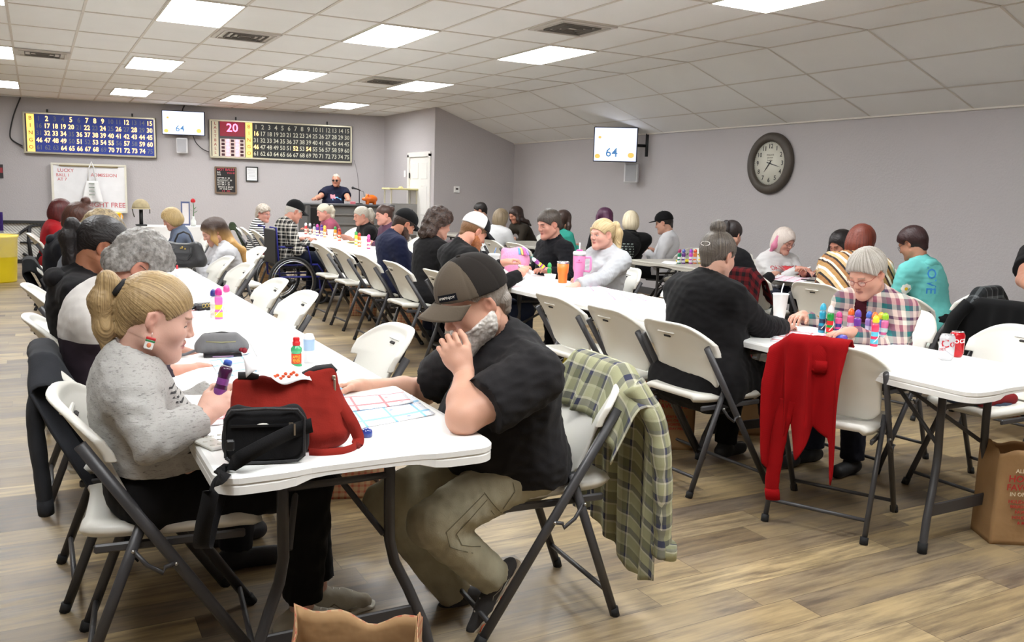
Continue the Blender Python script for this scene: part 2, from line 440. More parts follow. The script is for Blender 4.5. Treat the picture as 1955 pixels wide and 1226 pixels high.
def mesh_np(name, parts, mats, parent=None, cols=None, puv=None):
    """parts: [(v, q, material index)] -> one object"""
    v = np.concatenate([p[0] for p in parts]); o = 0; qs = []; mi = []
    for p in parts: qs.append(p[1]+o); o += len(p[0]); mi.append(np.full(len(p[1]), p[2] if len(p) > 2 else 0))
    q = np.concatenate(qs).astype(np.int32); mi = np.concatenate(mi).astype(np.int32)
    me = D.meshes.new(name); me.vertices.add(len(v)); me.vertices.foreach_set('co', v.astype(F32).ravel())
    me.loops.add(q.size); me.loops.foreach_set('vertex_index', q.ravel())
    me.polygons.add(len(q)); me.polygons.foreach_set('loop_start', np.arange(0, q.size, 4, dtype=np.int32)); me.polygons.foreach_set('loop_total', np.full(len(q), 4, np.int32))
    if not isinstance(mats, (list, tuple)): mats = [mats]
    for m in mats: me.materials.append(m)
    me.polygons.foreach_set('material_index', mi); me.update(calc_edges=True)
    me.polygons.foreach_set('use_smooth', np.ones(len(q), bool))
    if cols is not None:
        a = me.color_attributes.new('Col', 'FLOAT_COLOR', 'POINT'); c = np.ones((len(v), 4)); c[:, :3] = cols; a.data.foreach_set('color', c.ravel())
    if puv is not None:
        a = me.attributes.new('puv', 'FLOAT_VECTOR', 'POINT'); a.data.foreach_set('vector', np.asarray(puv, float).ravel())
    me.validate(); me.update()
    return link(name, me, parent)

def skin_mat():
    t = NT('skin'); o = t.obj(); c = t.mix(1.0, t.attr('Col', 0), (.84, .82, .82, 1), 'MULTIPLY'); n = t.noise(o, 22, 5)
    c = t.mix(t.math('MULTIPLY', n, .25), c, t.mix(1.0, c, (1, .72, .66, 1), 'MULTIPLY'))
    t.l(c, t.b.inputs['Base Color']); t.b.inputs['Roughness'].default_value = .5; t.b.inputs['Specular IOR Level'].default_value = .35
    t.b.inputs['Subsurface Weight'].default_value = .08; t.b.inputs['Subsurface Radius'].default_value = (.012, .005, .003); t.b.inputs['Subsurface Scale'].default_value = .5
    t.bump(t.noise(o, 260, 3), .12, .002); return t.m
SKIN = skin_mat()
def hair_mat(c1, c2, c3=None, zt=None, curly=False, stripes=90):
    """strands: noise stretched along puv.y (along the strand); c3 below height zt (dyed ends)"""
    key = ('hair', str(c1), str(c2), str(c3), zt, curly, stripes)
    if key in MC: return MC[key]
    t = NT('hair'); p = t.attr('puv', 1)
    if curly:
        n = t.noise(t.obj(), 62, 5, .6)
    else:
        n = t.noise(t.scale(p, (stripes, 3, 1)), 1.0, 4, .65)
    c = t.ramp(n, [(.32, lin(c1)), (.68, lin(c2))])
    if c3 is not None:
        z = t.sep(t.obj())[2]; f = t.n('ShaderNodeMapRange'); t.l(t.math('ADD', z, t.math('MULTIPLY', n, .12)), f.inputs[0]); f.inputs[1].default_value = zt-.05+.06; f.inputs[2].default_value = zt+.07+.06; f.inputs[3].default_value = 1; f.inputs[4].default_value = 0
        c = t.mix(f.outputs[0], c, t.mix(n, mul(lin(c3), .75), mul(lin(c3), 1.2)))
    t.l(c, t.b.inputs['Base Color']); t.b.inputs['Roughness'].default_value = .42; t.b.inputs['Specular IOR Level'].default_value = .4
    t.b.inputs['Anisotropic'].default_value = .4
    t.bump(n, .55 if curly else .4, .004)
    MC[key] = t.m; return t.m

# ---------------------------------------------------------------- head, hands
def head_prims(jaw=1.0, fat=0.0, nose=1.0, browr=.010, es=1.0):
    K = .02
    P = [El((-.012, 0, .036), (.098, .076, .086), k=.0), El((.028, 0, -.028), (.066+fat*.3, .058+fat*.5, .088), k=.04),
         Rc((.0, .05+fat, -.062), (.072*jaw+.004, .014, -.098), .022+fat, .019, k=.045), Rc((.0, -.05-fat, -.062), (.072*jaw+.004, -.014, -.098), .022+fat, .019, k=.045),
         El((.084, 0, -.1), (.016, .018, .014), k=.02),
         Rc((.083, .034, .022), (.090, .012, .019), browr, browr, k=.018), Rc((.083, -.034, .022), (.090, -.012, .019), browr, browr, k=.018),
         El((.062, .038, -.028), (.026, .022+fat*.4, .022), k=.035), El((.062, -.038, -.028), (.026, .022+fat*.4, .022), k=.035),
         sub(El((.098, .032, .001), (.016, .018, .011), k=.012)), sub(El((.098, -.032, .001), (.016, .018, .011), k=.012)),
         El((.0745, .032, .0), (.0155, .0155, .0125), k=.003), El((.0745, -.032, .0), (.0155, .0155, .0125), k=.003),
         Rc((.090, 0, .014), (.112*nose+(1-nose)*.1, 0, -.024), .0075, .0105*nose, k=.012), El((.101, .011, -.029), (.011, .0075, .008), k=.006), El((.101, -.011, -.029), (.011, .0075, .008), k=.006),
         Rc((.088, .02, -.056), (.0975, 0, -.052), .0045, .0058, k=.007), Rc((.088, -.02, -.056), (.0975, 0, -.052), .0045, .0058, k=.007),
         Rc((.087, .016, -.0655), (.0945, 0, -.067), .005, .0072, k=.007), Rc((.087, -.016, -.0655), (.0945, 0, -.067), .005, .0072, k=.007),
         ]
    for s in (-1, 1):
        R = rotm(.15, -s*.45); P += [El((-.008, s*.079, -.004), (.020*es, .0072, .032*es), R, k=.006), Rc((-.02, s*.079, .012), (-.018, s*.078, -.012), .0045, k=.004), El((-.003, s*.0745, -.03), (.008, .005, .01), k=.005)]
        P.append(sub(El((-.002, s*.091, .002), (.0115*es, .0115, .019*es), k=.004)))
    return P
def head_colors(L, sk, lip, brow, iris=None, blush=.07, stubble=None):
    """L: points in the head frame; returns linear colours"""
    s = np.array(lin(sk)[:3]); C = np.tile(s, (len(L), 1)); x, y, z = L.T
    def put(mask, col, a):
        nonlocal C
        m = (np.clip(mask, 0, 1)*a)[:, None]; C = C*(1-m)+np.array(lin(col)[:3])*m
    red = np.array([min(1, s[0]*1.02), s[1]*.66, s[2]*.62])
    for cy in (.04, -.04):
        m = (np.clip(1.2-np.sqrt(((x-.07)/.035)**2+((y-cy)/.028)**2+((z+.03)/.026)**2), 0, 1)*blush*2)[:, None]; C = C*(1-m)+red*m
    m = (np.clip(1.2-np.sqrt(((x-.112)/.016)**2+(y/.02)**2+((z+.024)/.016)**2), 0, 1)*blush*2)[:, None]; C = C*(1-m)+red*m
    m = (np.clip((np.abs(y)-.07)/.008, 0, 1)*(np.abs(z+.004) < .04)*(np.abs(x+.008) < .03)*.3)[:, None]; C = C*(1-m)+red*m
    m = (np.clip(1.3-np.sqrt(((x+.003)/.0095)**2+((z-.001)/.0155)**2), 0, 1)*(np.abs(y) > .07)*.45)[:, None]; C = C*(1-m)+red*.55*m
    if stubble: put(np.clip((-.028-z)/.02, 0, 1)*np.clip((x-.0)/.03, 0, 1), stubble, .35)
    put(((np.abs(y) < .021) & (x > .084) & (z < -.0495) & (z > -.0735)).astype(float)*np.clip(1.6-((z+.0605)/.0105)**2-(y/.021)**2, 0, 1), lip, .85)
    put(((np.abs(z+.0605) < .0016) & (np.abs(y) < .022) & (x > .08)).astype(float), (70, 30, 30), .7)
    if brow: put(((np.abs(z-.0245+5*(np.abs(y)-.03)**2) < .0034) & (np.abs(y) > .013) & (np.abs(y) < .047) & (x > .06)).astype(float), brow, .75)
    for cy in (.032, -.032):
        d2 = ((y-cy)/.0135)**2+((z-.0)/.0052)**2
        f = (x > .07)
        if iris and iris[0] == 'half':
            put((f & (d2 < 1) & (z < .0012)).astype(float), (222, 214, 208), .95); put((f & (((y-cy)/.0056)**2+((z+.001)/.0056)**2 < 1) & (z < .0012)).astype(float), iris[1], 1)
            put((f & (np.abs(z-.0018+.0035*((y-cy)/.0135)**2) < .0020) & (np.abs(y-cy) < .0155)).astype(float), (40, 28, 25), .95)
        elif iris:
            put((f & (d2 < 1)).astype(float), (225, 220, 215), .95); put((f & (((y-cy)/.0055)**2+((z+.0005)/.0052)**2 < 1)).astype(float), iris, 1); put((f & (((y-cy)/.0026)**2+((z+.0005)/.0026)**2 < 1)).astype(float), (15, 12, 12), 1)
            put((f & (np.abs(np.sqrt(d2)-1.08) < .16) & (z > .0)).astype(float), (35, 25, 22), .85)
        else:   # looking down: lid with lash line
            zz = z+.0052-((y-cy)/.0135)**2*.0025*-1
            put((f & (np.abs(zz) < .0019) & (np.abs(y-cy) < .0145)).astype(float), (48, 32, 28), .85)
    return C
def hand_prims(side, curl=.5, spread=.12, thumb=.5, size=1.0, fcurl=None):
    """hand frame: x from wrist to fingers, z out of the back of the hand, y toward the thumb; side kept by caller via mirroring"""
    P = [Rc((.0, .0, 0), (.03, .0, 0), .024, .027, k=.02), El((.052, .0, 0), (.044, .040, .0155), k=.018), Rc((.02, .02, -.004), (.05, .032, -.008), .014, .013, k=.015)]
    for i, (y, L, r) in enumerate(((.029, .072, .0088), (.0095, .080, .0092), (-.0105, .074, .0088), (-.028, .058, .0078))):
        c = curl if fcurl is None else fcurl[i]
        a0 = math.atan2(0, 1)+(y/.03)*spread; d = np.array([math.cos(a0), math.sin(a0), 0]); p = np.array([.084-(.008 if i == 3 else 0)-(.003 if i == 0 else 0), y, .002]); ang = c*.55
        for j, f in enumerate((.46, .30, .24)):
            q = p+(d*math.cos(ang)+np.array([0, 0, -math.sin(ang)]))*L*f
            P.append(Rc(p, q, r*(1-.08*j), r*(1-.08*(j+1)), k=.0035 if j else .007)); p = q; ang += c*(1.0 if j == 0 else .7)
    t0 = np.array([.028, .028, -.006]); a = .85-thumb*.35; d1 = np.array([math.cos(a), math.sin(a), -.25*thumb-.1]); d1 /= np.linalg.norm(d1); t1 = t0+d1*.038
    a -= .35*thumb+.1; d2 = np.array([math.cos(a), math.sin(a), -.5*thumb]); d2 /= np.linalg.norm(d2); t2 = t1+d2*.03; a -= .3*thumb; d3 = np.array([math.cos(a), math.sin(a), -.6*thumb]); d3 /= np.linalg.norm(d3); t3 = t2+d3*.022
    P += [Rc(t0, t1, .0135, .0105, k=.012), Rc(t1, t2, .0105, .0098, k=.004), Rc(t2, t3, .0098, .0085, k=.004)]
    if size != 1: P = [Rc(p.a*size, p.b*size, p.r1*size, p.r2*size, p.k) if isinstance(p, Rc) else El(p.c*size, p.r*size, p.R, p.k) for p in P]
    return P
def hand_frame(d, up, side):
    """columns x=finger direction, y=toward the thumb, z=back of hand. side +1 left hand, -1 right hand"""
    x = np.array(d, float); x /= np.linalg.norm(x); z = np.array(up, float); z -= x*(z @ x); z /= np.linalg.norm(z); y = np.cross(z, x)
    return np.stack([x, y, z], 1)
def back_y(x): return 17.66 - .2457*(x-6.5)
BN = Vector((.2457, 1, 0)).normalized(); BX = Vector((1, -.2457, 0)).normalized()
def onB(px, py, off=0.0):
    d = ray(px, py); return CAM + d*((19.257 - off*1.0297)/(d.y+.2457*d.x))
bb = MB()
bb.add([(XL, back_y(XL), 0), (XJ+.1, back_y(XJ+.1), 0), (XJ+.1, back_y(XJ)+.1, 0), (XL, back_y(XL)+.1, 0), (XL, back_y(XL), 3.1), (XJ+.1, back_y(XJ+.1), 3.1), (XJ+.1, back_y(XJ)+.1, 3.1), (XL, back_y(XL)+.1, 3.1)],
       [(0, 1, 2, 3), (4, 7, 6, 5), (0, 4, 5, 1), (1, 5, 6, 2), (2, 6, 7, 3), (3, 7, 4, 0)], 0, False)
struct(bb.build('wall_back', WALL))
wall('wall_left', (XL-.05, (YF+20.5)/2, 1.55), (.1, 20.5-YF, 3.1))
wall('wall_right', (XR+.05, (YF+YJ)/2, 1.3), (.1, YJ-YF, 2.6))
wall('wall_front', ((XL+XR)/2, YF-.05, 1.55), (XR-XL+.2, .1, 3.1))
# jog: side wall with the doorway, and the wall facing the camera under the sloped ceiling
DY0, DY1 = onX(822, 340, XJ).y, onX(780, 340, XJ).y
DZ = onX(800, 295, XJ).z
bb = MB()
bb.box((XJ+.05, (YJ+DY0)/2+.05, 1.55), (.1, DY0-YJ-.1, 3.1)); bb.box((XJ+.05, (DY1+17.7)/2, 1.55), (.1, 17.7-DY1, 3.1)); bb.box((XJ+.05, (DY0+DY1)/2, (DZ+3.1)/2), (.1, DY1-DY0, 3.1-DZ))
struct(bb.build('wall_side', WALL))
bb = MB(); bb.prism([(XJ, 0), (XR, 0), (XR, ZR+.02), (XCR, HC+.02), (XJ, HC+.02)], 0, .1, mat=Matrix(((1, 0, 0, 0), (0, 0, 1, YJ), (0, 1, 0, 0), (0, 0, 0, 1))))
struct(bb.build('wall_jog', WALL))
# ceiling: flat part, sloped part, and the metal grid
bb = MB()
bb.box(((XL+XCR)/2, (YF+20.6)/2, HC+.03), (XCR-XL, 20.6-YF, .06))
struct(bb.build('ceiling', TILE))
sl = (HC-ZR)/(XR-XCR)
bb = MB(); y0, y1 = YF, YJ
bb.add([(XCR, y0, HC), (XR+.1, y0, ZR-.1*sl), (XR+.1, y1, ZR-.1*sl), (XCR, y1, HC), (XCR, y0, HC+.06), (XR+.1, y0, ZR+.06), (XR+.1, y1, ZR+.06), (XCR, y1, HC+.06)],
       [(0, 3, 2, 1), (4, 5, 6, 7), (0, 1, 5, 4), (1, 2, 6, 5), (2, 3, 7, 6), (3, 0, 4, 7)], 0, False)
struct(bb.build('ceiling_slope', TILE))
bb = MB(); GW = .024
for i in range(-14, 7):
    x = CX0+i*T
    if x > XL: bb.box((x, (YF+back_y(x))/2, HC-.003), (GW, back_y(x)-YF, .008))
for j in range(-11, 9):
    y = CY0+2*T*j
    if YF < y < 20.5:
        xe = XCR if y < 17.6 else min(XCR, 6.5-(y-17.66)/.2457)
        bb.box(((XL+xe)/2, y, HC-.003), (xe-XL, GW, .008))
        if y < YJ:
            a, c = Vector((XCR, y, HC-.004)), Vector((XR, y, ZR-.004))
            bb.add([a+Vector((0, -.012, 0)), c+Vector((0, -.012, 0)), c+Vector((0, .012, 0)), a+Vector((0, .012, 0))], [(0, 1, 2, 3)], 0, False)
Ls = math.hypot(XR-XCR, HC-ZR)
for k in (1, 2):
    f = k*T/Ls; x = XCR+(XR-XCR)*f; z = HC+(ZR-HC)*f-.004
    bb.add([(x-.012, YF, z+.012*sl), (x+.012, YF, z-.012*sl), (x+.012, YJ, z-.012*sl), (x-.012, YJ, z+.012*sl)], [(0, 1, 2, 3)], 0, False)
bb.box((XR-.012, (YF+YJ)/2, ZR+.001), (.024, YJ-YF, .02))
struct(bb.build('ceiling_grid', GRIDM))
# ceiling light panels
WHITE_PL = M((238, 238, 236), .45, .02, name='white_plastic')
LIT = NT('lit_panel_diffuser'); LIT.b.inputs['Emission Color'].default_value = (.97, .99, 1.0, 1); LIT.b.inputs['Emission Strength'].default_value = 9.0
LIT.b.inputs['Base Color'].default_value = (.9, .9, .9, 1)
cells = [(-2.5, -.5), (.5, -.5), (3.5, -.5), (-2.4, 2.75), (-2.25, 6.1), (-5.5, 2.9), (-5.5, 6.3), (-5.5, -.4), (.55, 2.6), (.7, 5.8), (3.62, 5.6), (3.52, 2.5), (3.5, -3.5), (.5, -3.5), (-2.5, -3.5), (-5.5, -3.5),
         (3.5, -6.5), (.5, -6.5), (-2.5, -6.5), (-5.5, -6.5)]
where = ['over the front tables', 'over the middle of the room', 'near the sloped ceiling', 'above the blue number board side']
p = MB(); p.box((0, 0, -.004), (T-.02, 2*T-.03, .012), bev=.004)
fr = MB()
for s in (-1, 1): fr.box((s*(T/2-.007), 0, -.006), (.018, 2*T, .016)); fr.box((0, s*(T-.007), -.006), (T, .018, .016))
l0 = None
for k, (i, j) in enumerate(cells):
    x, y = CX0+i*T, CY0+j*2*T
    col = ['leftmost row', 'second row from the left', 'third row', 'row beside the slope'][[-5.5, -2.5, .5, 3.5].index(min([-5.5, -2.5, .5, 3.5], key=lambda c: abs(c-i)))]
    rowj = 'behind the camera' if j < -5 else 'overhead at the very front' if j < -2 else 'nearest the front tables' if j < 1 else 'over the middle of the room' if j < 4 else 'closest to the far wall'
    lab = 'lit flat ceiling light panel in the %s, %s' % (col.replace('leftmost row', 'outermost row away from the slope'), rowj)
    lab = {('leftmost row'): 'lit ceiling panel of the row farthest from the slope, ', 'second row from the left': 'lit ceiling panel in line with the blue number board, ', 'third row': 'lit ceiling panel in line with the black number board, ', 'row beside the slope': 'lit ceiling panel in the row by the sloped ceiling, '}[col] + rowj
    if l0 is None:
        l0 = thing('ceiling_light', lab, 'ceiling light', (x, y, HC), 0, 'ceiling light panels')
        p.build('diffuser', LIT.m, l0); fr.build('frame', GRIDM, l0); o = l0
    else:
        o = copy_tree(l0); o.location = (x, y, HC); o['label'] = lab
# vents
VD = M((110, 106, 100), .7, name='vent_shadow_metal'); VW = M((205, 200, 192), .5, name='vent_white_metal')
v0 = None
for k, (i, j, lab) in enumerate([(2.5, -1.75, 'square ceiling vent with dark louvers beside the front middle light'), (-1.5, .25, 'square ceiling vent just past the light above the girl'),
                  (-4.5, 2.7, 'ceiling vent between two lights, farthest from the slope'), (2.5, 2.3, 'small ceiling vent beside the light near the far corner')]):
    if v0 is None:
        v0 = thing('ceiling_vent', lab, 'vent', (0, 0, 0), 0, 'ceiling air vents'); o = v0
        a = MB()
        for s in (-1, 1): a.box((s*.28, 0, -.008), (.04, .6, .014)); a.box((0, s*.28, -.008), (.6, .04, .014))
        a.build('frame', VW, v0); a = MB(); a.box((0, 0, -.002), (.56, .56, .006)); a.build('backing', VW, v0)
        for r in (.25, .19, .13, .07):
            a = MB(); 
            for s in (-1, 1):
                a.box((s*r, 0, -.014), (.012, 2*r, .018)); a.box((0, s*r, -.014), (2*r, .012, .018))
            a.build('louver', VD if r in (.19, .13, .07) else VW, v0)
    else: o = copy_tree(v0); o['label'] = lab
    o.location = (CX0+i*T, CY0+j*2*T, HC-.004)
# door in the side wall
DW = M((226, 224, 220), .5, .03, name='white_door_paint')
dr = D.objects.new('door_1', None); COL.objects.link(dr); dr['kind'] = 'structure'; dr.location = (XJ, (DY0+DY1)/2, 0)
dw = DY1-DY0; a = MB(); a.box((.03, 0, DZ/2-.02), (.04, dw-.1, DZ-.06), bev=.004)
for (z0, z1) in ((.25, .85), (1.0, 1.55), (1.68, DZ-.16)):
    for s in (-1, 1):
        a.box((.008, s*dw*.2, (z0+z1)/2), (.014, dw*.27, z1-z0), bev=.012)
a.build('door_leaf', DW, dr)
a = MB()
for s in (-1, 1): a.box((-.005, s*(dw/2-.02), DZ/2), (.04, .08, DZ))
a.box((-.005, 0, DZ), (.04, dw+.04, .09)); a.build('door_frame', DW, dr)
a = MB(); a.box((-.012, dw/2-.07, 1.75), (.02, .03, .1)); a.build('hinge', M((90, 88, 84), .4, metal=.8), dr)
a = MB(); a.tube([(-.0, -dw/2+.1, .95), (-.05, -dw/2+.1, .95)], .015); a.ball((-.06, -dw/2+.1, .95), .03); a.build('door_knob', M((150, 140, 120), .3, metal=1), dr)
# baseboards
BBM = M((86, 84, 84), .5, name='grey_vinyl_baseboard')
a = MB(); a.box((XR-.008, (YF+YJ)/2, .05), (.016, YJ-YF, .1)); struct(a.build('baseboard_right', BBM))
a = MB(); a.box(((XJ+XR)/2, YJ-.008, .05), (XR-XJ, .016, .1)); struct(a.build('baseboard_jog', BBM))
a = MB(); q0, q1 = Vector((XL, back_y(XL), 0)), Vector((XJ, back_y(XJ), 0)); a.box((0, 0, .05), ((q1-q0).length, .016, .1)); o = struct(a.build('baseboard_back', BBM, None, (q0+q1)/2-BN*.008, math.atan2(-.2457, 1)))

# ---------------------------------------------------------------- folding chairs
CHW = NT('moulded_chair_plastic'); o_ = CHW.obj(); n_ = CHW.noise(o_, 3, 3); c_ = lin((226, 224, 216)); CHW.l(CHW.mix(n_, mul(c_, .96), mul(c_, 1.03)), CHW.b.inputs['Base Color'])
CHW.b.inputs['Roughness'].default_value = .38; CHW.bump(CHW.noise(o_, 300, 2), .12, .001); CHW = CHW.m
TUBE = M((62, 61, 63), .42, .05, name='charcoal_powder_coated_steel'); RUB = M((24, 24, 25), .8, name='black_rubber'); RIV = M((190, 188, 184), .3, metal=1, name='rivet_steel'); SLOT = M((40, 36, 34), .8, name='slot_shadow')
FOOT, TOP = Vector((.25, 0, 0)), Vector((-.27, 0, .80))
def tl(z): return FOOT.lerp(TOP, z/.80)   # point on the long leg
def make_chair():
    t = thing('folding_chair', 'x', 'chair')
    class Back:
        k = 0
        def box(q): return np.array([-.33, -.265, .47]), np.array([.10, .265, .87])
        def d(q, x, y, z, g=0):
            s_ = (z-.495)/.345; ay = np.abs(y); W_ = np.where(s_ > .56, .250, .216)*1.0
            hw = W_-.012*np.clip(1-s_, 0, 1)
            top = .845-.10*np.clip((ay-.06)/.19, 0, 1)**3.0
            bot = .50+.05*np.clip((ay-.14)/.07, 0, 1)**2
            o2 = np.maximum(np.maximum(ay-hw, (z-top)*.8), bot-z)
            xc = FOOT.x+(TOP.x-FOOT.x)*z/.80-.016+.060*(ay/.23)**2.2*np.clip(s_*1.6, 0, 1)
            edge = np.clip(1+np.maximum(ay-.25, z-top)/.035, 0, 1)*(s_ > .56)
            th = .0085+.0075*edge
            dx = (np.abs(x-xc)*.86-th); r_ = .009
            return np.sqrt(np.maximum(dx+r_, 0)**2+np.maximum(o2+r_, 0)**2)-r_+np.minimum(np.maximum(dx+r_, o2+r_), 0)
    v, q = surface([([Back()], [])], .0052)
    mesh_np('backrest', [(v, q)], CHW, t)
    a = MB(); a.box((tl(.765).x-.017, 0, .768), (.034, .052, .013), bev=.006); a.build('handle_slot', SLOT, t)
    a = MB(); a.box((tl(.785).x-.016, 0, .786), (.0335, .12, .010), bev=.005); a.build('handle_recess', CHW, t)
    def seat(u, v):
        x = -.235+.455*u; y = (v*2-1); w = .201-.010*abs(u-.5)*2
        if u < .15: w *= math.sqrt(1-.25*((.15-u)/.15)**2)
        if u > .8: w *= math.sqrt(max(.0, 1-.5*((u-.8)/.2)**3))
        dish = .014*(1-(y*y))*math.sin(PI*min(1, u*1.1))
        drop = .022*max(0, (u-.88)/.12)**2+.012*max(0, abs(y)-.9)*10
        return (x, y*w, .462-dish-drop+.012*(1-u))
    a = MB(); a.grid(seat, 20, 18, thick=-.03); so = a.build('seat', CHW, t)
    for s in (-1, 1):
        a = MB(); a.box((-.01, s*.196, .432), (.40, .014, .026), bev=.005); a.build('seat_rail', TUBE, t)
    for s in (-1, 1):
        a = MB(); y = s*.236
        p0, p1 = Vector((.25, y, .0)), Vector((tl(.74).x, y*.985, .74))
        a.tube([p0, p0.lerp(p1, .5), p1], .0125, 10, flat=1.38); lg = a.build('front_leg', TUBE, t)
        a = MB(); a.tube([(.252, y, 0), (.235, y, .03)], .0185, 8); a.build('foot_cap', RUB, lg)
        a = MB(); y2 = s*.2145
        q0, q1 = Vector((-.27, y2, 0)), Vector((tl(.53).x+.02, y2, .53))
        a.tube([q0, q1], .0115, 10, flat=1.38); lg = a.build('rear_leg', TUBE, t)
        a = MB(); a.tube([(-.271, y2, 0), (-.263, y2, .03)], .0175, 8); a.build('foot_cap', RUB, lg)
        a = MB(); qa = q0.lerp(q1, .82); pa = p0.lerp(p1, .52)
        a.tube([(qa.x, s*.244, qa.z), (qa.x+.035, s*.251, qa.z-.045), ((qa.x+pa.x)/2+.02, s*.251, min(qa.z, pa.z)-.022), (pa.x-.03, s*.251, pa.z-.006), (pa.x, s*.248, pa.z)], .0065, 6)
        br = a.build('brace', TUBE, t)
        for q in ((qa.x, qa.z), (pa.x, pa.z)):
            a = MB(); a.ball((q[0], s*.2525, q[1]), .0055, n=8, m=4); a.build('rivet', RIV, br)
    a = MB(); a.tube([(.208, -.226, .065), (.208, .226, .065)], .009, 8); a.build('crossbar', TUBE, t)
    a = MB(); a.tube([(-.236, -.208, .095), (-.236, .208, .095)], .009, 8); a.build('crossbar', TUBE, t)
    return t
chair0 = make_chair(); chair_used = False
def chair(x, y, deg, label, group='folding chairs'):
    global chair_used
    o = chair0 if not chair_used else copy_tree(chair0)
    chair_used = True
    o.location = (x, y, 0); o.rotation_euler = (0, 0, math.radians(deg)); o['label'] = label; o['group'] = group
    return o
# ---------------------------------------------------------------- folding tables
TZ = .745
def table_mat(col, name):
    t = NT(name); o = t.obj(); c = lin(col); n = t.noise(o, 2, 3); t.l(t.mix(n, mul(c, .97), mul(c, 1.02)), t.b.inputs['Base Color'])
    t.b.inputs['Roughness'].default_value = .33; t.bump(t.noise(o, 260, 2), .15, .001); return t.m
TW, TGY = table_mat((240, 240, 238), 'white_moulded_tabletop'), table_mat((176, 172, 162), 'worn_grey_beige_tabletop')
def table(x, y, L, deg, label, mat=None, group='folding tables', W=.76):
    """table whose length runs along its own y; origin at the middle of its top's footprint"""
    t = thing('folding_table', label, 'table', (x, y, 0), math.radians(deg), group)
    out = rrect(-W/2, -L/2, W/2, L/2, .065, 8)
    # gentle hand-hold recess in the middle of each side
    P = []
    N = len(out)
    for i in range(N):
        a, c = Vector(out[i]), Vector(out[(i+1) % N]); d = (c-a).length; m = max(1, int(d/.04))
        for k in range(m): P.append(a.lerp(c, k/m))
    Q = []
    for p in P:
        x_, y_ = p
        e = 0
        if abs(abs(y_)-L/2) < .002: e = .5*(1-math.tanh((abs(x_)-.17)/.03))
        f = .5*(1-math.tanh((abs(x_)-.17)/.03)) if abs(abs(y_)-L/2) < .002 else (.5*(1-math.tanh((abs(y_)-L/2+.45)/.05)) if abs(abs(x_)-W/2) < .002 else 0)
        Q.append((x_, y_, e, f))
    n = len(Q); a = MB(); vs = []; cx = lambda v, k: v-math.copysign(k, v) if abs(v) > .1 else v
    rings = [(.05, 0, None), (.0, 0, None), (-.012, 0, None)]
    def ring(ins, z, useE=False):
        o = len(vs)
        for (x_, y_, e, f) in Q:
            sx = (W/2-ins)/(W/2); sy = (L/2-ins)/(L/2)
            vs.append((x_*sx, y_*sy - (math.copysign(.016*e, y_)), z+(f*.017 if useE else 0)))
        return o
    r = [ring(.022, TZ), ring(.006, TZ-.003), ring(0, TZ-.010), ring(0, TZ-.024), ring(.004, TZ-.027), ring(.001, TZ-.032, True), ring(.001, TZ-.052, True), ring(.012, TZ-.055, True), ring(.03, TZ-.03), ]
    F = [tuple(r[0]+k for k in range(n)), tuple(r[-1]+k for k in range(n))[::-1]]
    for q in range(len(r)-1):
        for k in range(n): F.append((r[q]+k, r[q+1]+k, r[q+1]+(k+1) % n, r[q]+(k+1) % n))
    a.add(vs, F, 0, False); a.build('tabletop', mat or TW, t)
    for s in (-1, 1):
        a = MB(); a.box((s*.27, 0, TZ-.05), (.03, L-.3, .03)); a.build('rail', TUBE, t)
    for s in (-1, 1):
        ye = s*(L/2-.27)
        for q in (-1, 1):
            a = MB(); a.tube([(q*.158, ye, TZ-.05), (q*.158, ye, .52), (q*.158, ye+s*.005, .40), (q*.172, ye+s*.012, .33), (q*.208, ye+s*.03, .25), (q*.255, ye+s*.05, .13), (q*.275, ye+s*.06, .04), (q*.28, ye+s*.062, .0)], .0165, 10)
            lg = a.build('leg', TUBE, t)
            a = MB(); a.tube([(q*.28, ye+s*.062, 0), (q*.277, ye+s*.06, .045)], .0195, 10); a.build('foot_cap', RUB, lg)
        a = MB(); a.box((0, ye+s*.04, .17), (.46, .012, .055), bev=.004); a.build('crossbar', TUBE, t)
        a = MB(); a.tube([(-.158, ye, .60), (.158, ye, .60)], .011, 8); a.build('crossbar', TUBE, t)
        for q in (-1, 1):
            a = MB(); a.tube([(q*.14, ye, .42), (q*.03, ye-s*.3, .60), (0, ye-s*.42, TZ-.06)], .0095, 8); a.build('brace', TUBE, t)
    return t
# ---------------------------------------------------------------- tables in their rows
AX, BXc, CXc = .73, 3.48, 4.53
for k in range(5):
    table(AX, 2.07+1.22+2.445*k, 2.44, 0, ['white folding table nearest the camera, with the red tote bag on its end', 'white folding table second from the camera in the row of the girl', 'white folding table in the row of the girl, holding the black handbag', 'white folding table fourth from the camera in the row of the girl', 'white folding table at the far end of the row of the girl'][k], group='white tables of the row of the girl')
table(BXc, 1.99+.915, 1.83, 0, 'white folding table holding the two soda cans and the ink daubers', group='white tables of the middle row')
table(BXc, 3.83+1.19, 2.38, 0, 'white folding table under the pink and orange tumblers', group='white tables of the middle row')
table(BXc, 6.45+1.22, 2.44, 0, 'white folding table in front of the man in a navy shirt', group='white tables of the middle row')
table(BXc, 8.9+1.22, 2.44, 0, 'white folding table beside the wheelchair', group='white tables of the middle row')
table(BXc, 11.35+1.22, 2.44, 0, 'white folding table of the middle row nearest the far wall', group='white tables of the middle row')
CT = 6.34
table(CT, (4.7+6.1)/2, 1.4, 0, 'worn grey folding table where the woman in the white printed sweatshirt sits', TGY, 'grey tables by the right wall')
table(CT, 6.9+.61, 1.22, 0, 'worn grey folding table with daubers and a yellow snack bag, by the clock wall', TGY, 'grey tables by the right wall')
table(CT, 9.2+1.22, 2.44, 0, 'worn grey folding table farthest along the right wall', TGY, 'grey tables by the right wall')
table(CT-.05, 3.98-1.22, 2.44, 0, 'worn grey folding table in front of the man in a black tee', TGY, 'grey tables by the right wall')
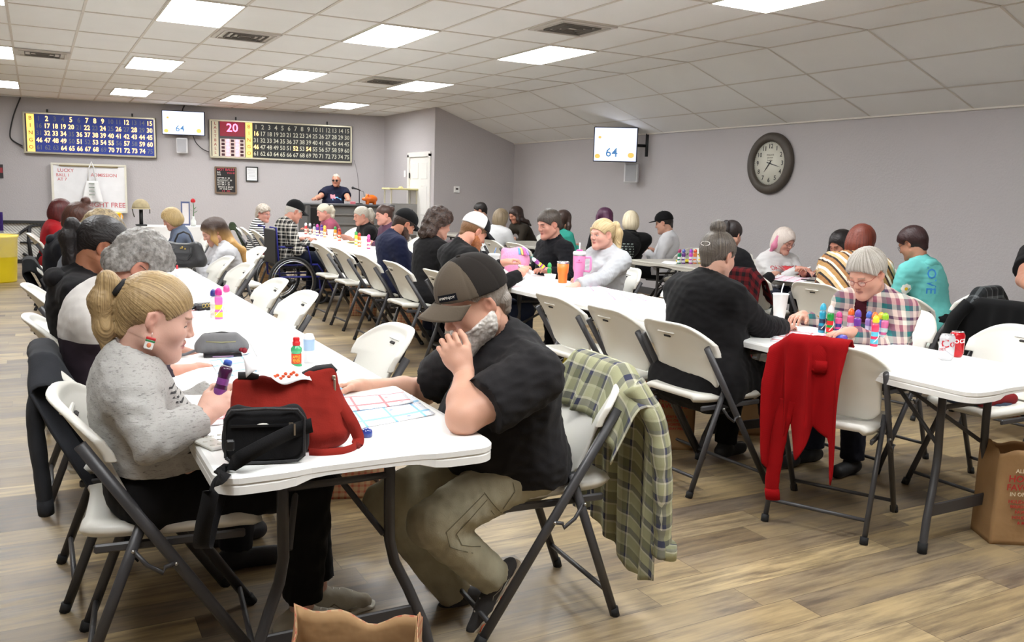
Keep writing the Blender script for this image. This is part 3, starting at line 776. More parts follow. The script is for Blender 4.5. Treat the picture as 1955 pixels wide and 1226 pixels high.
table(CT+.15, 13.2, 1.8, 0, 'worn grey folding table in the corner under the thermostat', TGY, 'grey tables by the right wall')
# ---------------------------------------------------------------- people
def mir(prims):
    o = []
    for p in prims:
        if isinstance(p, Rc): q = Rc(p.a*[1, -1, 1], p.b*[1, -1, 1], p.r1, p.r2, p.k)
        else: q = El(p.c*[1, -1, 1], p.r, np.diag([1, -1, 1]) @ p.R @ np.diag([1, -1, 1]), p.k)
        if hasattr(p, 'sub'): q.sub = True
        o.append(q)
    return o
def ik(S, T, L1, L2, pole):
    d = T-S; D_ = np.linalg.norm(d)
    if D_ > (L1+L2)*.985: f = D_/((L1+L2)*.985); L1 *= f; L2 *= f
    a = (L1*L1-L2*L2+D_*D_)/(2*D_); hgt = math.sqrt(max(0, L1*L1-a*a)); u = d/D_; p = np.array(pole, float); p -= u*(p @ u); p /= np.linalg.norm(p)+1e-9
    return S+u*a+p*hgt
def loc_of(P, pos, deg):
    a = math.radians(deg); x, y = P[0]-pos[0], P[1]-pos[1]; return V(x*math.cos(a)+y*math.sin(a), -x*math.sin(a)+y*math.cos(a), P[2])
SHOE = {}
def person(label, pos, deg, head, hp=.35, hy=0, hr=0, hands=None, elbows=None, hup=None, hdir=None, curl=(.5, .5), pole=None, s=1.0, w=1.0, belly=0.0, bust=0.0,
           skin=(205, 160, 138), lip=(176, 98, 90), brow=(96, 72, 52), iris=None, face=None, hair=None, shirt=None, sleeve='long', pants=((32, 33, 38), 'jersey'), shoes=(30, 30, 32),
           knees=None, ankles=None, toes=None, seat=.45, h=.014, hh=.006, fold=.004, hood=False, neck=None, stand=False, long_top=0, collar=True, hand_h=None, twist=0, sh_drop=0, fcurl=(None, None), thumb=(.5, .5), shoe_fn=None, cut_face=None, nooff=None, shw=.168, lean=None, group=None, dep=.93, sl_end=.62, nr=1.0, cuffz=.0, spread=(.12, .12), sleeve_grow=1.0):
    root = thing('person', label, 'person', (pos[0], pos[1], 0), math.radians(deg), group)
    H = loc_of(head, pos, deg) if not isinstance(head, np.ndarray) else head
    RH = rotm(hp, hy, hr); hc = s*.97
    Pz = seat+.095
    P = V(-.0, 0, Pz) if not stand else V(0, 0, .95*s)
    N = H+V(-.052-.045*math.sin(max(0, hp)), 0, -.165)*s if neck is None else H+V(*neck)*s
    NT_ = H+RH @ V(-.03, 0, -.055)*hc
    ax = N-P; up = ax/np.linalg.norm(ax); fw = V(up[2], 0, -up[0]); fw -= up*(fw @ up); fw /= np.linalg.norm(fw)
    RS = np.stack([fw, np.cross(up, fw), up], 1)
    Mid = P+ax*.42-fw*.006; Ch = P+ax*.74-fw*.02
    SA = rotm(0, twist) @ V(0, 1, 0)
    SH = [N+sg*SA*shw*s*(.55+.45*w)-V(0, 0, .045+sh_drop)-fw*.005 for sg in (1, -1)]
    torso = [El(P, (.118*w*dep, .192*w, .118*w), k=.05), El(Mid+fw*(.01+belly*.5), ((.112*w+belly*.6)*dep, .150*w+belly*.35, .17), RS, k=.07), El(Ch, (.108*w*dep, .152*w, .18), RS, k=.07),
             Rc(SH[0]*.86+SH[1]*.14, SH[0]*.14+SH[1]*.86, .06*w, k=.05)]
    if bust: torso += [El(Ch+fw*(.075*w+.02)+sg*V(0, .07*w, 0)-up*.02, (bust, bust, bust), k=.05) for sg in (1, -1)]
    if belly: torso += [El(Mid+fw*(.07+belly*.7)-up*.05, (.09+belly, .12*w+belly*.4, .11+belly*.5), RS, k=.07)]
    trap = [Rc(N+V(0, 0, .005), SH[0]*.55+N*.45, .05*s, .05, k=.04), Rc(N+V(0, 0, .005), SH[1]*.55+N*.45, .05*s, .05, k=.04)]
    nk = [Rc(N-V(0, 0, .02), NT_, .058*s*nr*(.8+.2*w), .053*s*nr*(.8+.2*w), k=.03)]
    # arms
    arms = []; WR = []; EL_ = []; FR = []
    for i, sg in enumerate((1, -1)):
        tg = None if hands is None else hands[i]
        if tg is None: tg = V(N[0]+.30, sg*.13, TZ+.03)
        elif not isinstance(tg, np.ndarray): tg = loc_of(tg, pos, deg)
        po = V(-.25, sg*.55, -1) if pole is None or pole[i] is None else V(*pole[i])
        hd = None if hdir is None or hdir[i] is None else V(*hdir[i])
        if hd is not None: hd = hd/np.linalg.norm(hd); wr = tg-hd*.07*s
        else: wr = tg-(lambda q: q/np.linalg.norm(q))(tg-(SH[i]*.3+V(SH[i][0], sg*.25, TZ+.02)*.7))*.07*s
        e = ik(SH[i], wr, .285*s, .245*s, po)
        if elbows and elbows[i] is not None: e = loc_of(elbows[i], pos, deg)
        if hd is None: hd = (wr-e)/np.linalg.norm(wr-e); hd = hd*.75+(tg-wr)/np.linalg.norm(tg-wr)*.25; hd /= np.linalg.norm(hd)
        u_ = V(-.1, 0, 1) if hup is None or hup[i] is None else V(*hup[i])
        FR.append(hand_frame(hd, u_, sg)); WR.append(wr); EL_.append(e)
        arms.append([Rc(SH[i], e, .053*w*s, .041*w**.7*s, k=.02), Rc(e, e+(wr-e)*.35, .041*w**.7*s, .041*w**.6*s, k=.02), Rc(e+(wr-e)*.35, wr, .040*w**.6*s, .0265*s, k=.02)])
    # legs
    legs = []; KN = []; AN = []
    for i, sg in enumerate((1, -1)):
        hj = P+V(.02, sg*.088*w, -.012)
        if stand: kn = V(.02, sg*.11, .50*s); an = V(0, sg*.12, .09)
        else:
            wl = lambda q: loc_of(q, pos, deg) if isinstance(q, Vector) else V(*q)
            kn = V(.40*s, sg*.125, seat+.065) if knees is None else wl(knees[i]); an = V(kn[0]-.03, kn[1], .095) if ankles is None else wl(ankles[i])
        legs.append([Rc(hj, kn, .083*w**.8, .058*w**.4, k=.03), Rc(kn, kn+(an-kn)*.3, .057*w**.3, .056*w**.3, k=.02), Rc(kn+(an-kn)*.3, an, .056*w**.3, .038, k=.02)]); KN.append(kn); AN.append(an)
    # body mesh: trunk and limbs, head with neck, hands
    thin = [Rc(p.a, p.b, p.r1*.88, p.r2*.88, p.k) if isinstance(p, Rc) else El(p.c, p.r*.88, p.R, p.k) for p in torso]
    v1, q1 = surface([(thin+nk+arms[0]+arms[1], [])] + [(l, []) for l in legs], h)
    hpr = face(hc) if face else head_prims()
    if hc != 1: hpr = [((Rc(p.a*hc, p.b*hc, p.r1*hc, p.r2*hc, p.k)) if isinstance(p, Rc) else El(p.c*hc, p.r*hc, p.R, p.k)) if not hasattr(p, 'sub') else sub(El(p.c*hc, p.r*hc, p.R, p.k)) for p in hpr]
    hpr2 = hpr + [Rc(RH.T @ (NT_-H), RH.T @ (N-H), .053*s*nr*(.8+.2*w), .057*s*nr*(.8+.2*w), k=.022)]
    v2, q2 = surface([(hpr2, [])], hh); L2 = v2/hc; v2w = v2 @ RH.T+H
    parts = [(v1, q1), (v2w, q2)]; base = np.array(lin(skin)[:3])
    cols = [np.tile(base, (len(v1), 1)), head_colors(L2, skin, lip, brow, iris, stubble=None)]
    for i, sg in enumerate((1, -1)):
        if nooff and nooff[i]: continue
        hpm = hand_prims(sg, curl[i], spread=spread[i], thumb=thumb[i], size=.97*s, fcurl=fcurl[i])
        if sg > 0: hpm = mir(hpm)
        v3, q3 = surface([(tf(hpm, FR[i], WR[i])+[Rc(WR[i], WR[i]+(EL_[i]-WR[i])*.12, .0255*s, .028*s, k=.02)], [])], hand_h or hh*1.0)
        parts.append((v3, q3)); c = np.tile(base, (len(v3), 1)); Lh = (v3-WR[i]) @ FR[i]; kk = np.clip((Lh[:, 0]-.12)/.06, 0, 1)[:, None]; cols.append(c*(1-kk*.12*np.array([0, 1, 1])))
    mesh_np('body', parts, SKIN, root, cols=np.concatenate(cols))
    info = dict(root=root, H=H, RH=RH, N=N, P=P, SH=SH, EL=EL_, WR=WR, FR=FR, KN=KN, AN=AN, fw=fw, up=up, hc=hc, h=h, Ch=Ch, Mid=Mid, RS=RS, dp=.112*w*dep+.011*sleeve_grow)
    # shirt
    if shirt is not None:
        g = .011; gs = g*sleeve_grow
        mat = shirt if isinstance(shirt, bpy.types.Material) else cloth(*shirt)
        tops = torso+trap
        cl = []
        if collar: cl = [Rc(N-V(0, 0, .02), N+(NT_-N)*.30, .062*s*(.8+.2*w), .060*s*(.8+.2*w), k=.02)]
        hemz = P[2]-.05-long_top
        ndir = (NT_-N)/np.linalg.norm(NT_-N); ncut = sub(El(N+ndir*.090+V(.022, 0, 0), (.074, .074, .062), k=.006)); tops = [El(torso[0].c, torso[0].r+.012, k=.05)]+tops[1:]
        hem = [Half((0, 0, hemz), (0, 0, -1))]
        caps_ = [Rc(SH[i], SH[i]+(EL_[i]-SH[i])*.34, .054*w*s, .051*w*s, k=.05) for i in range(2)]
        tops = tops+caps_
        G = [(tops+cl+[ncut], hem)]
        if long_top > 0: G[0] = (tops+cl+[Rc(P+V(.02, .1*w, -.02), P+V(.25, .12, -.03), .11*w, .09, k=.05), Rc(P+V(.02, -.1*w, -.02), P+V(.25, -.12, -.03), .11*w, .09, k=.05), Rc(P+V(-.06, .12*w, -.06), P+V(-.06, -.12*w, -.06), .1, k=.06), ncut], hem)
        for i in range(2):
            S_, e, wr = SH[i], EL_[i], WR[i]
            if sleeve == 'long': end = wr+(e-wr)/np.linalg.norm(e-wr)*.012; G.append((arms[i]+[Rc(e+(wr-e)*.6, end, .040*w**.5, .032, k=.02)], [Half(end, wr-e)]))
            elif sleeve == 'elbow': end = e+(wr-e)*.25; G.append((arms[i], [Half(end, wr-e)]))
            elif sleeve == 'short': end = S_+(e-S_)*sl_end; G.append(([Rc(S_, e, .058*w*s, .056*w*s, k=.02)], [Half(end, e-S_)]))
        allp = G[0][0]; v, q = surface([G[0]]+G[1:], h, gs)
        # blend seam between sleeve and trunk is kept crisp by the union; soften by vertex smoothing of the fold field
        n = vnormals(v, q); A = fold
        dsp = A*wob(v, 26, 3, 5, True, (1, .8, 1.3))+A*.6*wob(v, 60, 4, 4, True)
        for i in range(2):
            d = np.linalg.norm(v-EL_[i], axis=1); dsp += A*1.1*np.exp(-(d/.09)**2)*np.sin((v @ ((WR[i]-EL_[i])+(EL_[i]-SH[i])))/.28*130)
            d = np.linalg.norm(v-SH[i]+up*.06, axis=1); dsp += A*.6*np.exp(-(d/.09)**2)*np.sin(v[:, 2]*95+v[:, 1]*40)
        v = v+n*dsp[:, None]
        u = v[:, 0]-v[:, 1]*.9; pv = np.stack([u, v[:, 2], u*0], 1)
        so = mesh_np('shirt', [(v, q)], mat, root, puv=pv)
        info['shirt'] = so
        if hood:
            hb = N+V(-.075, 0, .005); v, q = surface([([El(hb, (.06, .105, .05), rotm(.5), k=.03), Rc(hb+V(.05, .085, .02), N+V(.055, .05, -.01), .024, .02, k=.03), Rc(hb+V(.05, -.085, .02), N+V(.055, -.05, -.01), .024, .02, k=.03)], [])], h)
            n = vnormals(v, q); v += n*(.004*wob(v, 40, 9, 4, True))[:, None]
            mesh_np('hood', [(v, q)], mat, root, puv=np.stack([v[:, 0]+v[:, 1], v[:, 2], v[:, 0]*0], 1))
    # trousers and shoes
    if pants is not None:
        mat = pants if isinstance(pants, bpy.types.Material) else cloth(*pants)
        G = [([torso[0], El(P+V(.0, 0, .03), (.12*w, .15*w, .1), k=.05)], [Half(P+V(0, 0, .10-min(0, long_top)*.7), (0, 0, 1))])]
        for i in range(2):
            a, k_ = AN[i], KN[i]; end = a+(k_-a)/np.linalg.norm(k_-a)*(cuffz-.012)
            G.append(([Rc(l.a, l.b, l.r1, max(l.r2, .052), l.k) for l in legs[i]], [Half(end, a-k_)]))
        v, q = surface(G, h, .012); n = vnormals(v, q)
        v = v+n*(.004*wob(v, 30, 6, 5, True)+.003*wob(v, 70, 7, 4, True))[:, None]
        mesh_np('trousers', [(v, q)], mat, root, puv=np.stack([v[:, 0]+v[:, 1], v[:, 2], v[:, 0]*0], 1))
    if shoes is not None:
        for i in range(2):
            a = AN[i]; t = V(.19, (a[1]*.15), 0) if toes is None or toes[i] is None else V(*toes[i]); tl_ = t/np.linalg.norm(t)*.175
            if shoe_fn: shoe_fn(root, a, tl_, i, h)
            else:
                pr = [Rc(a+V(0, 0, -.0), a+V(0, 0, -.045), .043, .042, k=.02), Rc(a-tl_*.2+V(0, 0, -.055), a+tl_*.8+V(0, 0, -.058), .038, .037, k=.02)]
                v, q = surface([(pr, [Half(a+V(0, 0, -.093), (0, 0, -1)), Half(a+V(0, 0, .012), (0, 0, 1))])], max(.007, h*.7)); mesh_np('shoe', [(v, q)], M(shoes, .6), root)
    if hair: make_hair(info, **hair)
    return info
def make_hair(I, kind='short', col=((60, 44, 34), (92, 70, 52)), ends=None, ez=None, t=.012, amp=.0014, L=.22, line=0, extra=None, cover=0, gather=(-.1, 0, .045), res=None, tie=None, bun=.035, vol=1.0, bangs=False, side=0, freq=160, cap_on=False, name='hair', bo=.045, rad=None, fall=None):
    H, RH, hc, root = I['H'], I['RH'], I['hc'], I['root']
    g = RH.T @ V(0, 0, -1)
    cr = [El((-.012, 0, .036), (.098+t, .076+t, .086+t), k=.0), Rc((-.07, 0, -.01), (-.065, 0, -.06), .035+t*.8, .03+t*.5, k=.03)]
    cuts = [Half((.078-line, 0, .046), (.69, 0, -.72))]
    face_cut = []
    ear = [sub(El((.008, sg*.085, -.006), (.026, .024, .036), k=.006)) for sg in (1, -1)]
    G = []; tail = []
    if kind in ('short', 'curly'):
        G = [(cr+([] if cover else ear), cuts)]
        if kind == 'curly': G = [([El((-.012, 0, .04), (.10+t, .082+t, .092+t), k=.0), El((-.055, 0, -.03), (.055+t, .075+t*.8, .05+t), k=.03)]+([] if cover else ear), [Half((.084, 0, .052), (.62, 0, -.78))])]
    elif kind == 'bob':
        G = [([El((-.012, 0, .036), (.1+t, .08+t, .089+t), k=.0), El((-.03, 0, -.03), (.088+t, .088+t, L*.5), k=.03), sub(El((.092, 0, -.05), (.088, .069, .110), k=.012))], [Half((0, 0, -L*.55), (.0, 0, -1)), Half((.10, 0, .05), (.9, 0, -.3))])]
    elif kind == 'long':
        sd = []
        for sg in (1, -1):
            a0 = V(.012, sg*(.072+t), .02); a1 = a0+g*.1+V(-.012, sg*.008, 0); a2 = a1+g*(L*.5)+V(-.02, 0, 0); a3 = a2+g*(L*.5)
            sd += [Rc(a0, a1, .026, .03, k=.03), Rc(a1, a2, .03, .026, k=.03), Rc(a2, a3, .026, .010, k=.03)]
        b0 = V(-.07, 0, .02); W2L = lambda p: RH.T @ (p-H)/hc; fwb, upb = I['fw'], I['up']
        pl = [I['N']-fwb*.075+upb*.045, I['Ch']-fwb*(I['dp']+.012)+upb*.07, I['Mid']-fwb*(I['dp']+.03)+upb*.05, I['P']-fwb*(I['dp']+.04)+upb*.05]
        def walk(d):
            for a_, c_ in zip(pl, pl[1:]):
                l_ = np.linalg.norm(c_-a_)
                if d <= l_: return a_+(c_-a_)*d/l_
                d -= l_
            return pl[-1]
        b1 = W2L(walk(.01)); b2 = W2L(walk(L*.5)); b3 = W2L(walk(L*.95))
        bk = [Rc(b0, b1, .07+t, .062, k=.04)]
        for o_ in (-.045, 0, .045): bk += [Rc(b1+V(0, o_, 0), b2+V(0, o_*1.2, 0), .042, .036, k=.03), Rc(b2+V(0, o_*1.2, 0), b3+V(0, o_*1.3, 0), .036, .016, k=.025)]
        G = [([El((-.012, 0, .036), (.1+t, .08+t, .089+t), k=.0)]+sd+bk+[sub(El((.092, 0, -.035), (.082, .068, .098), k=.012))], [Half((.104, 0, .05), (.95, 0, -.25))])]
    elif kind in ('pony', 'bun', 'up'):
        G = [(cr+([] if cover else ear), cuts)]; gp = V(*gather)
        if kind == 'pony':
            out = gp*[1, 1, .3]; out = out/np.linalg.norm(out); r0 = rad or .034
            f_ = g if fall is None else RH.T @ V(*fall)
            p0 = gp; p1 = gp+out*.045+V(0, 0, .01); p2 = p1+out*.02+f_*.07; p3 = p2+f_*L*.45-out*.008; p4 = p3+f_*L*.4
            tail = [Rc(p0, p1, .020, r0*.8, k=.02), Rc(p1, p2, r0*.8, r0*1.15, k=.02), Rc(p2, p3, r0*1.15, r0, k=.02), Rc(p3, p4, r0, .010, k=.02)]
            if L > .2: tail += [Rc(p2+V(0, .018, 0), p3+V(0, .03, 0), r0*.8, r0*.55, k=.02), Rc(p2-V(0, .018, 0), p3-V(0, .03, 0), r0*.8, r0*.55, k=.02)]
            G.append((tail, []))
        elif kind == 'bun':
            tail = [El(gp, (bun, bun*1.05, bun), k=.02)]; G.append((tail, []))
    if extra:
        G.append(([Rc(V(*a), V(*b), r1, r2, k=.02) for a, b, r1, r2 in extra], []))
    G = [([(Rc(p.a*hc, p.b*hc, p.r1*hc, p.r2*hc, p.k) if isinstance(p, Rc) else El(p.c*hc, p.r*hc, p.R, p.k)) if not hasattr(p, 'sub') else sub(El(p.c*hc, p.r*hc, p.R, p.k)) for p in pr], [Half(c.c*hc, c.n) for c in cu]) for pr, cu in G]
    res = res or max(.0045, I['h']*.5)
    v, q = surface(G, res)
    if not len(q): return
    n = vnormals(v, q); W = v @ RH.T+H
    if kind in ('curly',): u = v[:, 0]; vv = v[:, 1]
    if kind in ('pony', 'bun', 'up'):
        gp = V(*gather)*hc; a = gp/np.linalg.norm(gp); b = np.cross(a, V(0, 1, 0)); b /= np.linalg.norm(b); c = np.cross(a, b)
        u = np.arctan2(v @ b, v @ c)*.09; vv = v @ a
        if len(tail):
            dt = np.min([np.linalg.norm(v-(p.a if isinstance(p, Rc) else p.c)*hc, axis=1) for p in tail[1:] or tail], axis=0); m = ((v @ a) > np.linalg.norm(gp)*.95)
            g2 = g; cc = (tail[-1].b if isinstance(tail[-1], Rc) else tail[-1].c)*hc; e1 = np.cross(g2, V(0, 1, 0)); e1 /= np.linalg.norm(e1)+1e-9; e2 = np.cross(g2, e1)
            uu = np.arctan2((v-cc) @ e1, (v-cc) @ e2)*.05+(v @ e1)*.5; u = np.where(m, uu, u); vv = np.where(m, v @ g2, vv)
    elif kind != 'curly':
        if kind in ('long', 'bob'):
            x_, y_ = W[:, 0]-H[0]+.02, W[:, 1]-H[1]; u = np.arctan2(y_, x_)*.1; vv = W[:, 2]
            top = np.clip((v[:, 2]-.07)/.05, 0, 1); u = u*(1-top)+v[:, 0]*top*1.0
        else:
            u = np.arctan2(v[:, 1], v[:, 0]+.04)*.1; vv = v[:, 2]
    if kind == 'curly': dsp = amp*4.5*wob(v, 95, 21, 8)+amp*2.2*wob(v, 260, 22, 6, True)
    else:
        rr = np.random.default_rng(3); dsp = 0
        for k_, (f, a_) in enumerate(((freq*1.3, 1.0), (freq*3, .7), (freq*6, .45))): dsp = dsp+amp*.55*a_*np.sin(u*f*2*PI*.8+2.2*np.sin(vv*14+k_)+rr.uniform(0, 6))
    v = v+n*dsp[:, None]; W = v @ RH.T+H
    mt = hair_mat(col[0], col[1], ends, ez, kind == 'curly')
    o = mesh_np(name, [(W, q)], mt, root, puv=np.stack([u*3, vv, u*0], 1))
    if tie is not None:
        gp = V(*gather)*hc; a = MB(); out = gp/np.linalg.norm(gp); e1 = np.cross(out, V(0, 1, 0)); e1 /= np.linalg.norm(e1); e2 = np.cross(out, e1); ctr = gp+out*.008
        a.tube([tuple(RH @ (ctr+(e1*math.cos(k*PI/8)+e2*math.sin(k*PI/8))*.022)+H) for k in range(17)], .010, 8, caps=False); a.build('hair_tie', M(tie, .8, bump=.3), root)
    return o
def R4(I):
    m = Matrix([list(I['RH'][i]) for i in range(3)]).to_4x4(); m.translation = Vector(I['H']); return m
from mathutils.bvhtree import BVHTree
def decal(I, o, org, xd, nd, shapes, mat, name='print', push=.0015, yd=(0, 0, 1)):
    """lay flat shapes [(verts2d, faces)] on a garment: rays along -nd from the plane at org (person frame)"""
    me = o.data; bv = BVHTree.FromPolygons([v.co for v in me.vertices], [tuple(p.vertices) for p in me.polygons]); xd, yd, nd = Vector(xd).normalized(), Vector(yd).normalized(), Vector(nd).normalized(); a = MB()
    for vs, fs in shapes:
        out = []
        for p in vs:
            w0 = Vector(org)+xd*p[0]+yd*p[1]+nd*.3; hit = bv.ray_cast(w0, -nd, .8)
            out.append((hit[0]+nd*push) if hit[0] is not None else None)
        good = [q for q in out if q is not None]
        if not good: continue
        c0 = sum(good, Vector())/len(good)
        a.add([q if q is not None else c0 for q in out], fs, 0, False)
    if a.v: return a.build(name, mat, o)
def txt_shapes(s, size, x=0, y=0, align='CENTER', sub=1):
    v, f = text_geo(s, .0, align); return [([(p[0]*size+x, p[1]*size+y) for p in v], f)]
def add_cap(I, col, front=None, brimcol=None, flat=False, mesh=None, yawcap=0, patch=None, tip=0.0, grow=.016, bl=.075, rear=True):
    H, RH, hc, root = I['H'], I['RH'], I['hc'], I['root']; res = max(.004, I['h']*.5)
    RT = rotm(tip, yawcap)
    cr = El((-.012, 0, .040), (.098+grow, .076+grow, .088+grow+.006)); fr = El((.015, 0, .055), (.08+grow*.6, .068+grow*.6, .082+grow*.4), k=.02)
    v, q = surface([([El(cr.c*hc, cr.r*hc), El(fr.c*hc, fr.r*hc, k=.02)], [Half(V(.0, 0, .036)*hc, (.16, 0, -1))])], res)
    if patch is None: seam = np.zeros(len(v))
    ang = np.arctan2(v[:, 1], v[:, 0]+.012); n = vnormals(v, q)
    sd = np.min(np.abs(((ang[:, None]-np.array([0, PI/3, 2*PI/3, PI, -PI/3, -2*PI/3]))+PI) % (2*PI)-PI), axis=1)
    v = v-n*(.0012*np.exp(-(sd/.05)**2))[:, None]+n*(.0012*wob(v, 50, 2, 4))[:, None]
    fc = v[q].mean(1); mi = ((fc[:, 0] > .018*hc) if front is not None else np.zeros(len(q), bool)).astype(int)
    v = v @ RT.T @ RH.T+H
    mats = [cloth(mesh or col)]+([cloth(front)] if front is not None else [])
    c = mesh_np('cap', [(v, q[mi == 0], 0)]+([(v, q[mi == 1], 1)] if mi.any() else []), mats, root)
    m4 = R4(I) @ Matrix([list(RT[i]) for i in range(3)]).to_4x4()
    a = MB()
    def br(u, t_):
        th = (u*2-1)*1.12; r0x, r0y = .1*hc+grow, .078*hc+grow; bx = -.004*hc+math.cos(th)*r0x; by = math.sin(th)*r0y
        ext = bl*math.cos(th*.9)**.55 if math.cos(th*.9) > 0 else 0
        x = bx+ext*t_; y = by*(1-.05*t_); z = .044*hc-.0*t_-(0 if flat else .028*(abs(y)/.08)**2*(.4+.6*t_))+.012*(1-abs(u*2-1))-.012*t_*(0 if flat else 1)
        return (x, y, z)
    a.grid(br, 18, 8, thick=.0045, mat=m4); a.build('brim', cloth(brimcol or (front if front is not None else col)), c)
    a = MB(); a.ball((-.012*hc, 0, (.04+.088+grow+.007)*hc), (.008, .008, .004), mat=m4); a.build('cap_button', cloth(col), c)
    if patch: 
        bg, txt, fcol = patch; r3 = m4.to_3x3(); xd, nd = r3 @ Vector((-.50, .86, 0)), r3 @ Vector((.86, .50, .30)); yd = nd.cross(xd); og = m4 @ Vector((.09*hc, .040*hc, .070*hc))
        sh = [([(-.034+.0068*i_, -.011+.0073*j_), (-.034+.0068*(i_+1), -.011+.0073*j_), (-.034+.0068*(i_+1), -.011+.0073*(j_+1)), (-.034+.0068*i_, -.011+.0073*(j_+1))], [(0, 1, 2, 3)]) for i_ in range(10) for j_ in range(3)]
        decal(I, c, og, xd, nd, sh, cloth(bg), 'cap_patch', push=.0015, yd=yd); decal(I, c, og, xd, nd, txt_shapes(txt, .0108), M(fcol, .6), 'cap_lettering', push=.0030, yd=yd)
    return c
def add_glasses(I, col=(40, 34, 34), r=.0016, dark=False, wd=.021, ht=.016, x=.1045, z=-.002, rect=False):
    m4 = R4(I) @ Matrix.Scale(I['hc'], 4); a = MB()
    for sg in (1, -1):
        pts = []
        for k in range(17):
            w = 2*PI*k/16; cx, sx = math.cos(w), math.sin(w)
            e = .7 if rect else .85
            pts.append((x-.006*abs(cx)*(cx*sg > 0), sg*.0325+wd*math.copysign(abs(cx)**e, cx), z+ht*math.copysign(abs(sx)**e, sx)))
        a.tube(pts, r, 6, caps=False, mat=m4); a.tube([(x-.006, sg*(.0325+wd), z+.006), (x-.03, sg*.074, z+.008), (-.005, sg*.083, z+.012), (-.02, sg*.083, z+.004)], r, 6, mat=m4)
    a.tube([(x, .0325-wd, z+.004), (x+.003, 0, z+.007), (x, -.0325+wd, z+.004)], r, 6, mat=m4)
    g = a.build('glasses', M(col, .3), I['root'])
    a = MB()
    for sg in (1, -1): a.add([(x-.001-.004*(cc*sg > 0), sg*.0325+wd*.95*cc, z+ht*.95*ss) for cc, ss in [(math.cos(k*PI/8), math.sin(k*PI/8)) for k in range(16)]], [tuple(range(16))], 0, True, m4)
    if dark: a.build('lens', M((16, 14, 16), .15, spec=.8), g)
    else:
        gm = MC.get('lens')
        if gm is None:
            t = NT('clear_lens'); t.b.inputs['Alpha'].default_value = .16; t.b.inputs['Roughness'].default_value = .05; t.b.inputs['Base Color'].default_value = (.9, .9, .92, 1); gm = MC['lens'] = t.m
        a.build('lens', gm, g)
# ---------------------------------------------------------------- everyone in the hall
def girl_face(hc): return head_prims(jaw=.88, nose=.86, fat=.001, browr=.0065, es=.86)
def az(px, y, py=500):
    p = onY(px, py, y); return p.x
# clothes patterns
def heads_dir(): pass
PL_BW = plaid('black_and_white_buffalo_check', [(0, (20, 20, 22)), (.34, (160, 155, 148)), (.5, (30, 30, 32)), (.62, (225, 220, 210)), (.8, (60, 60, 62))], [(0, (18, 18, 20)), (.4, (215, 210, 200)), (.55, (40, 40, 42)), (.75, (200, 195, 186))], 11, 11)
PL_LADY = plaid('pastel_flannel_check', [(0, (40, 110, 112)), (.2, (222, 205, 192)), (.42, (120, 60, 88)), (.6, (205, 180, 172)), (.8, (70, 66, 92))], [(0, (214, 196, 186)), (.25, (52, 118, 116)), (.45, (170, 110, 120)), (.7, (228, 214, 202)), (.88, (96, 60, 84))], 8, 8)
PL_GREEN = plaid('green_and_navy_flannel', [(0, (164, 164, 130)), (.16, (60, 62, 82)), (.27, (186, 182, 160)), (.31, (178, 176, 144)), (.52, (176, 172, 144)), (.56, (132, 132, 104)), (.74, (70, 72, 92)), (.82, (204, 200, 180)), (.86, (162, 162, 130))],
                 [(0, (168, 168, 134)), (.14, (64, 66, 84)), (.28, (190, 186, 166)), (.33, (154, 154, 122)), (.55, (172, 170, 142)), (.6, (88, 90, 72)), (.78, (66, 68, 88)), (.86, (200, 196, 176)), (.9, (168, 168, 134))], 6.2, 6.2)
PL_RED = plaid('red_and_black_check', [(0, (84, 14, 18)), (.5, (20, 10, 13))], [(0, (88, 15, 19)), (.5, (18, 9, 12))], 14, 14)
PL_GREY = plaid('charcoal_check', [(0, (34, 36, 38)), (.45, (104, 108, 110)), (.6, (50, 52, 54))], [(0, (30, 32, 34)), (.5, (96, 100, 102)), (.7, (40, 42, 44))], 11, 11)
SHAWL = NT('striped_shawl_wool'); s_ = SHAWL.sep(SHAWL.attr('puv', 1)); f_ = SHAWL.math('FRACT', SHAWL.math('MULTIPLY', SHAWL.math('ADD', s_[0], SHAWL.math('MULTIPLY', s_[1], .8)), 4.6))
SHAWL.l(SHAWL.ramp(f_, [(p, lin(c)) for p, c in [(0, (168, 128, 78)), (.2, (60, 40, 34)), (.3, (214, 200, 180)), (.42, (150, 104, 62)), (.6, (36, 30, 32)), (.7, (190, 160, 116)), (.86, (226, 216, 200))]], 'CONSTANT'), SHAWL.b.inputs['Base Color'])
SHAWL.b.inputs['Roughness'].default_value = .95; SHAWL.bump(SHAWL.noise(SHAWL.obj(), 120, 3), .5, .006); SHAWL = SHAWL.m
STRIPE = plaid('black_and_white_stripes', [(0, (225, 225, 222)), (.5, (24, 24, 26))], [(0, (225, 225, 222)), (.5, (24, 24, 26))], 0.01, 32, .995)
COLORBLOCK = NT('light_and_plum_jersey'); z_ = COLORBLOCK.sep(COLORBLOCK.obj())[2]; f2 = COLORBLOCK.math('GREATER_THAN', z_, .90); COLORBLOCK.l(COLORBLOCK.mix(f2, lin((44, 30, 42)), lin((206, 202, 198))), COLORBLOCK.b.inputs['Base Color']); COLORBLOCK.b.inputs['Roughness'].default_value = .9; COLORBLOCK = COLORBLOCK.m
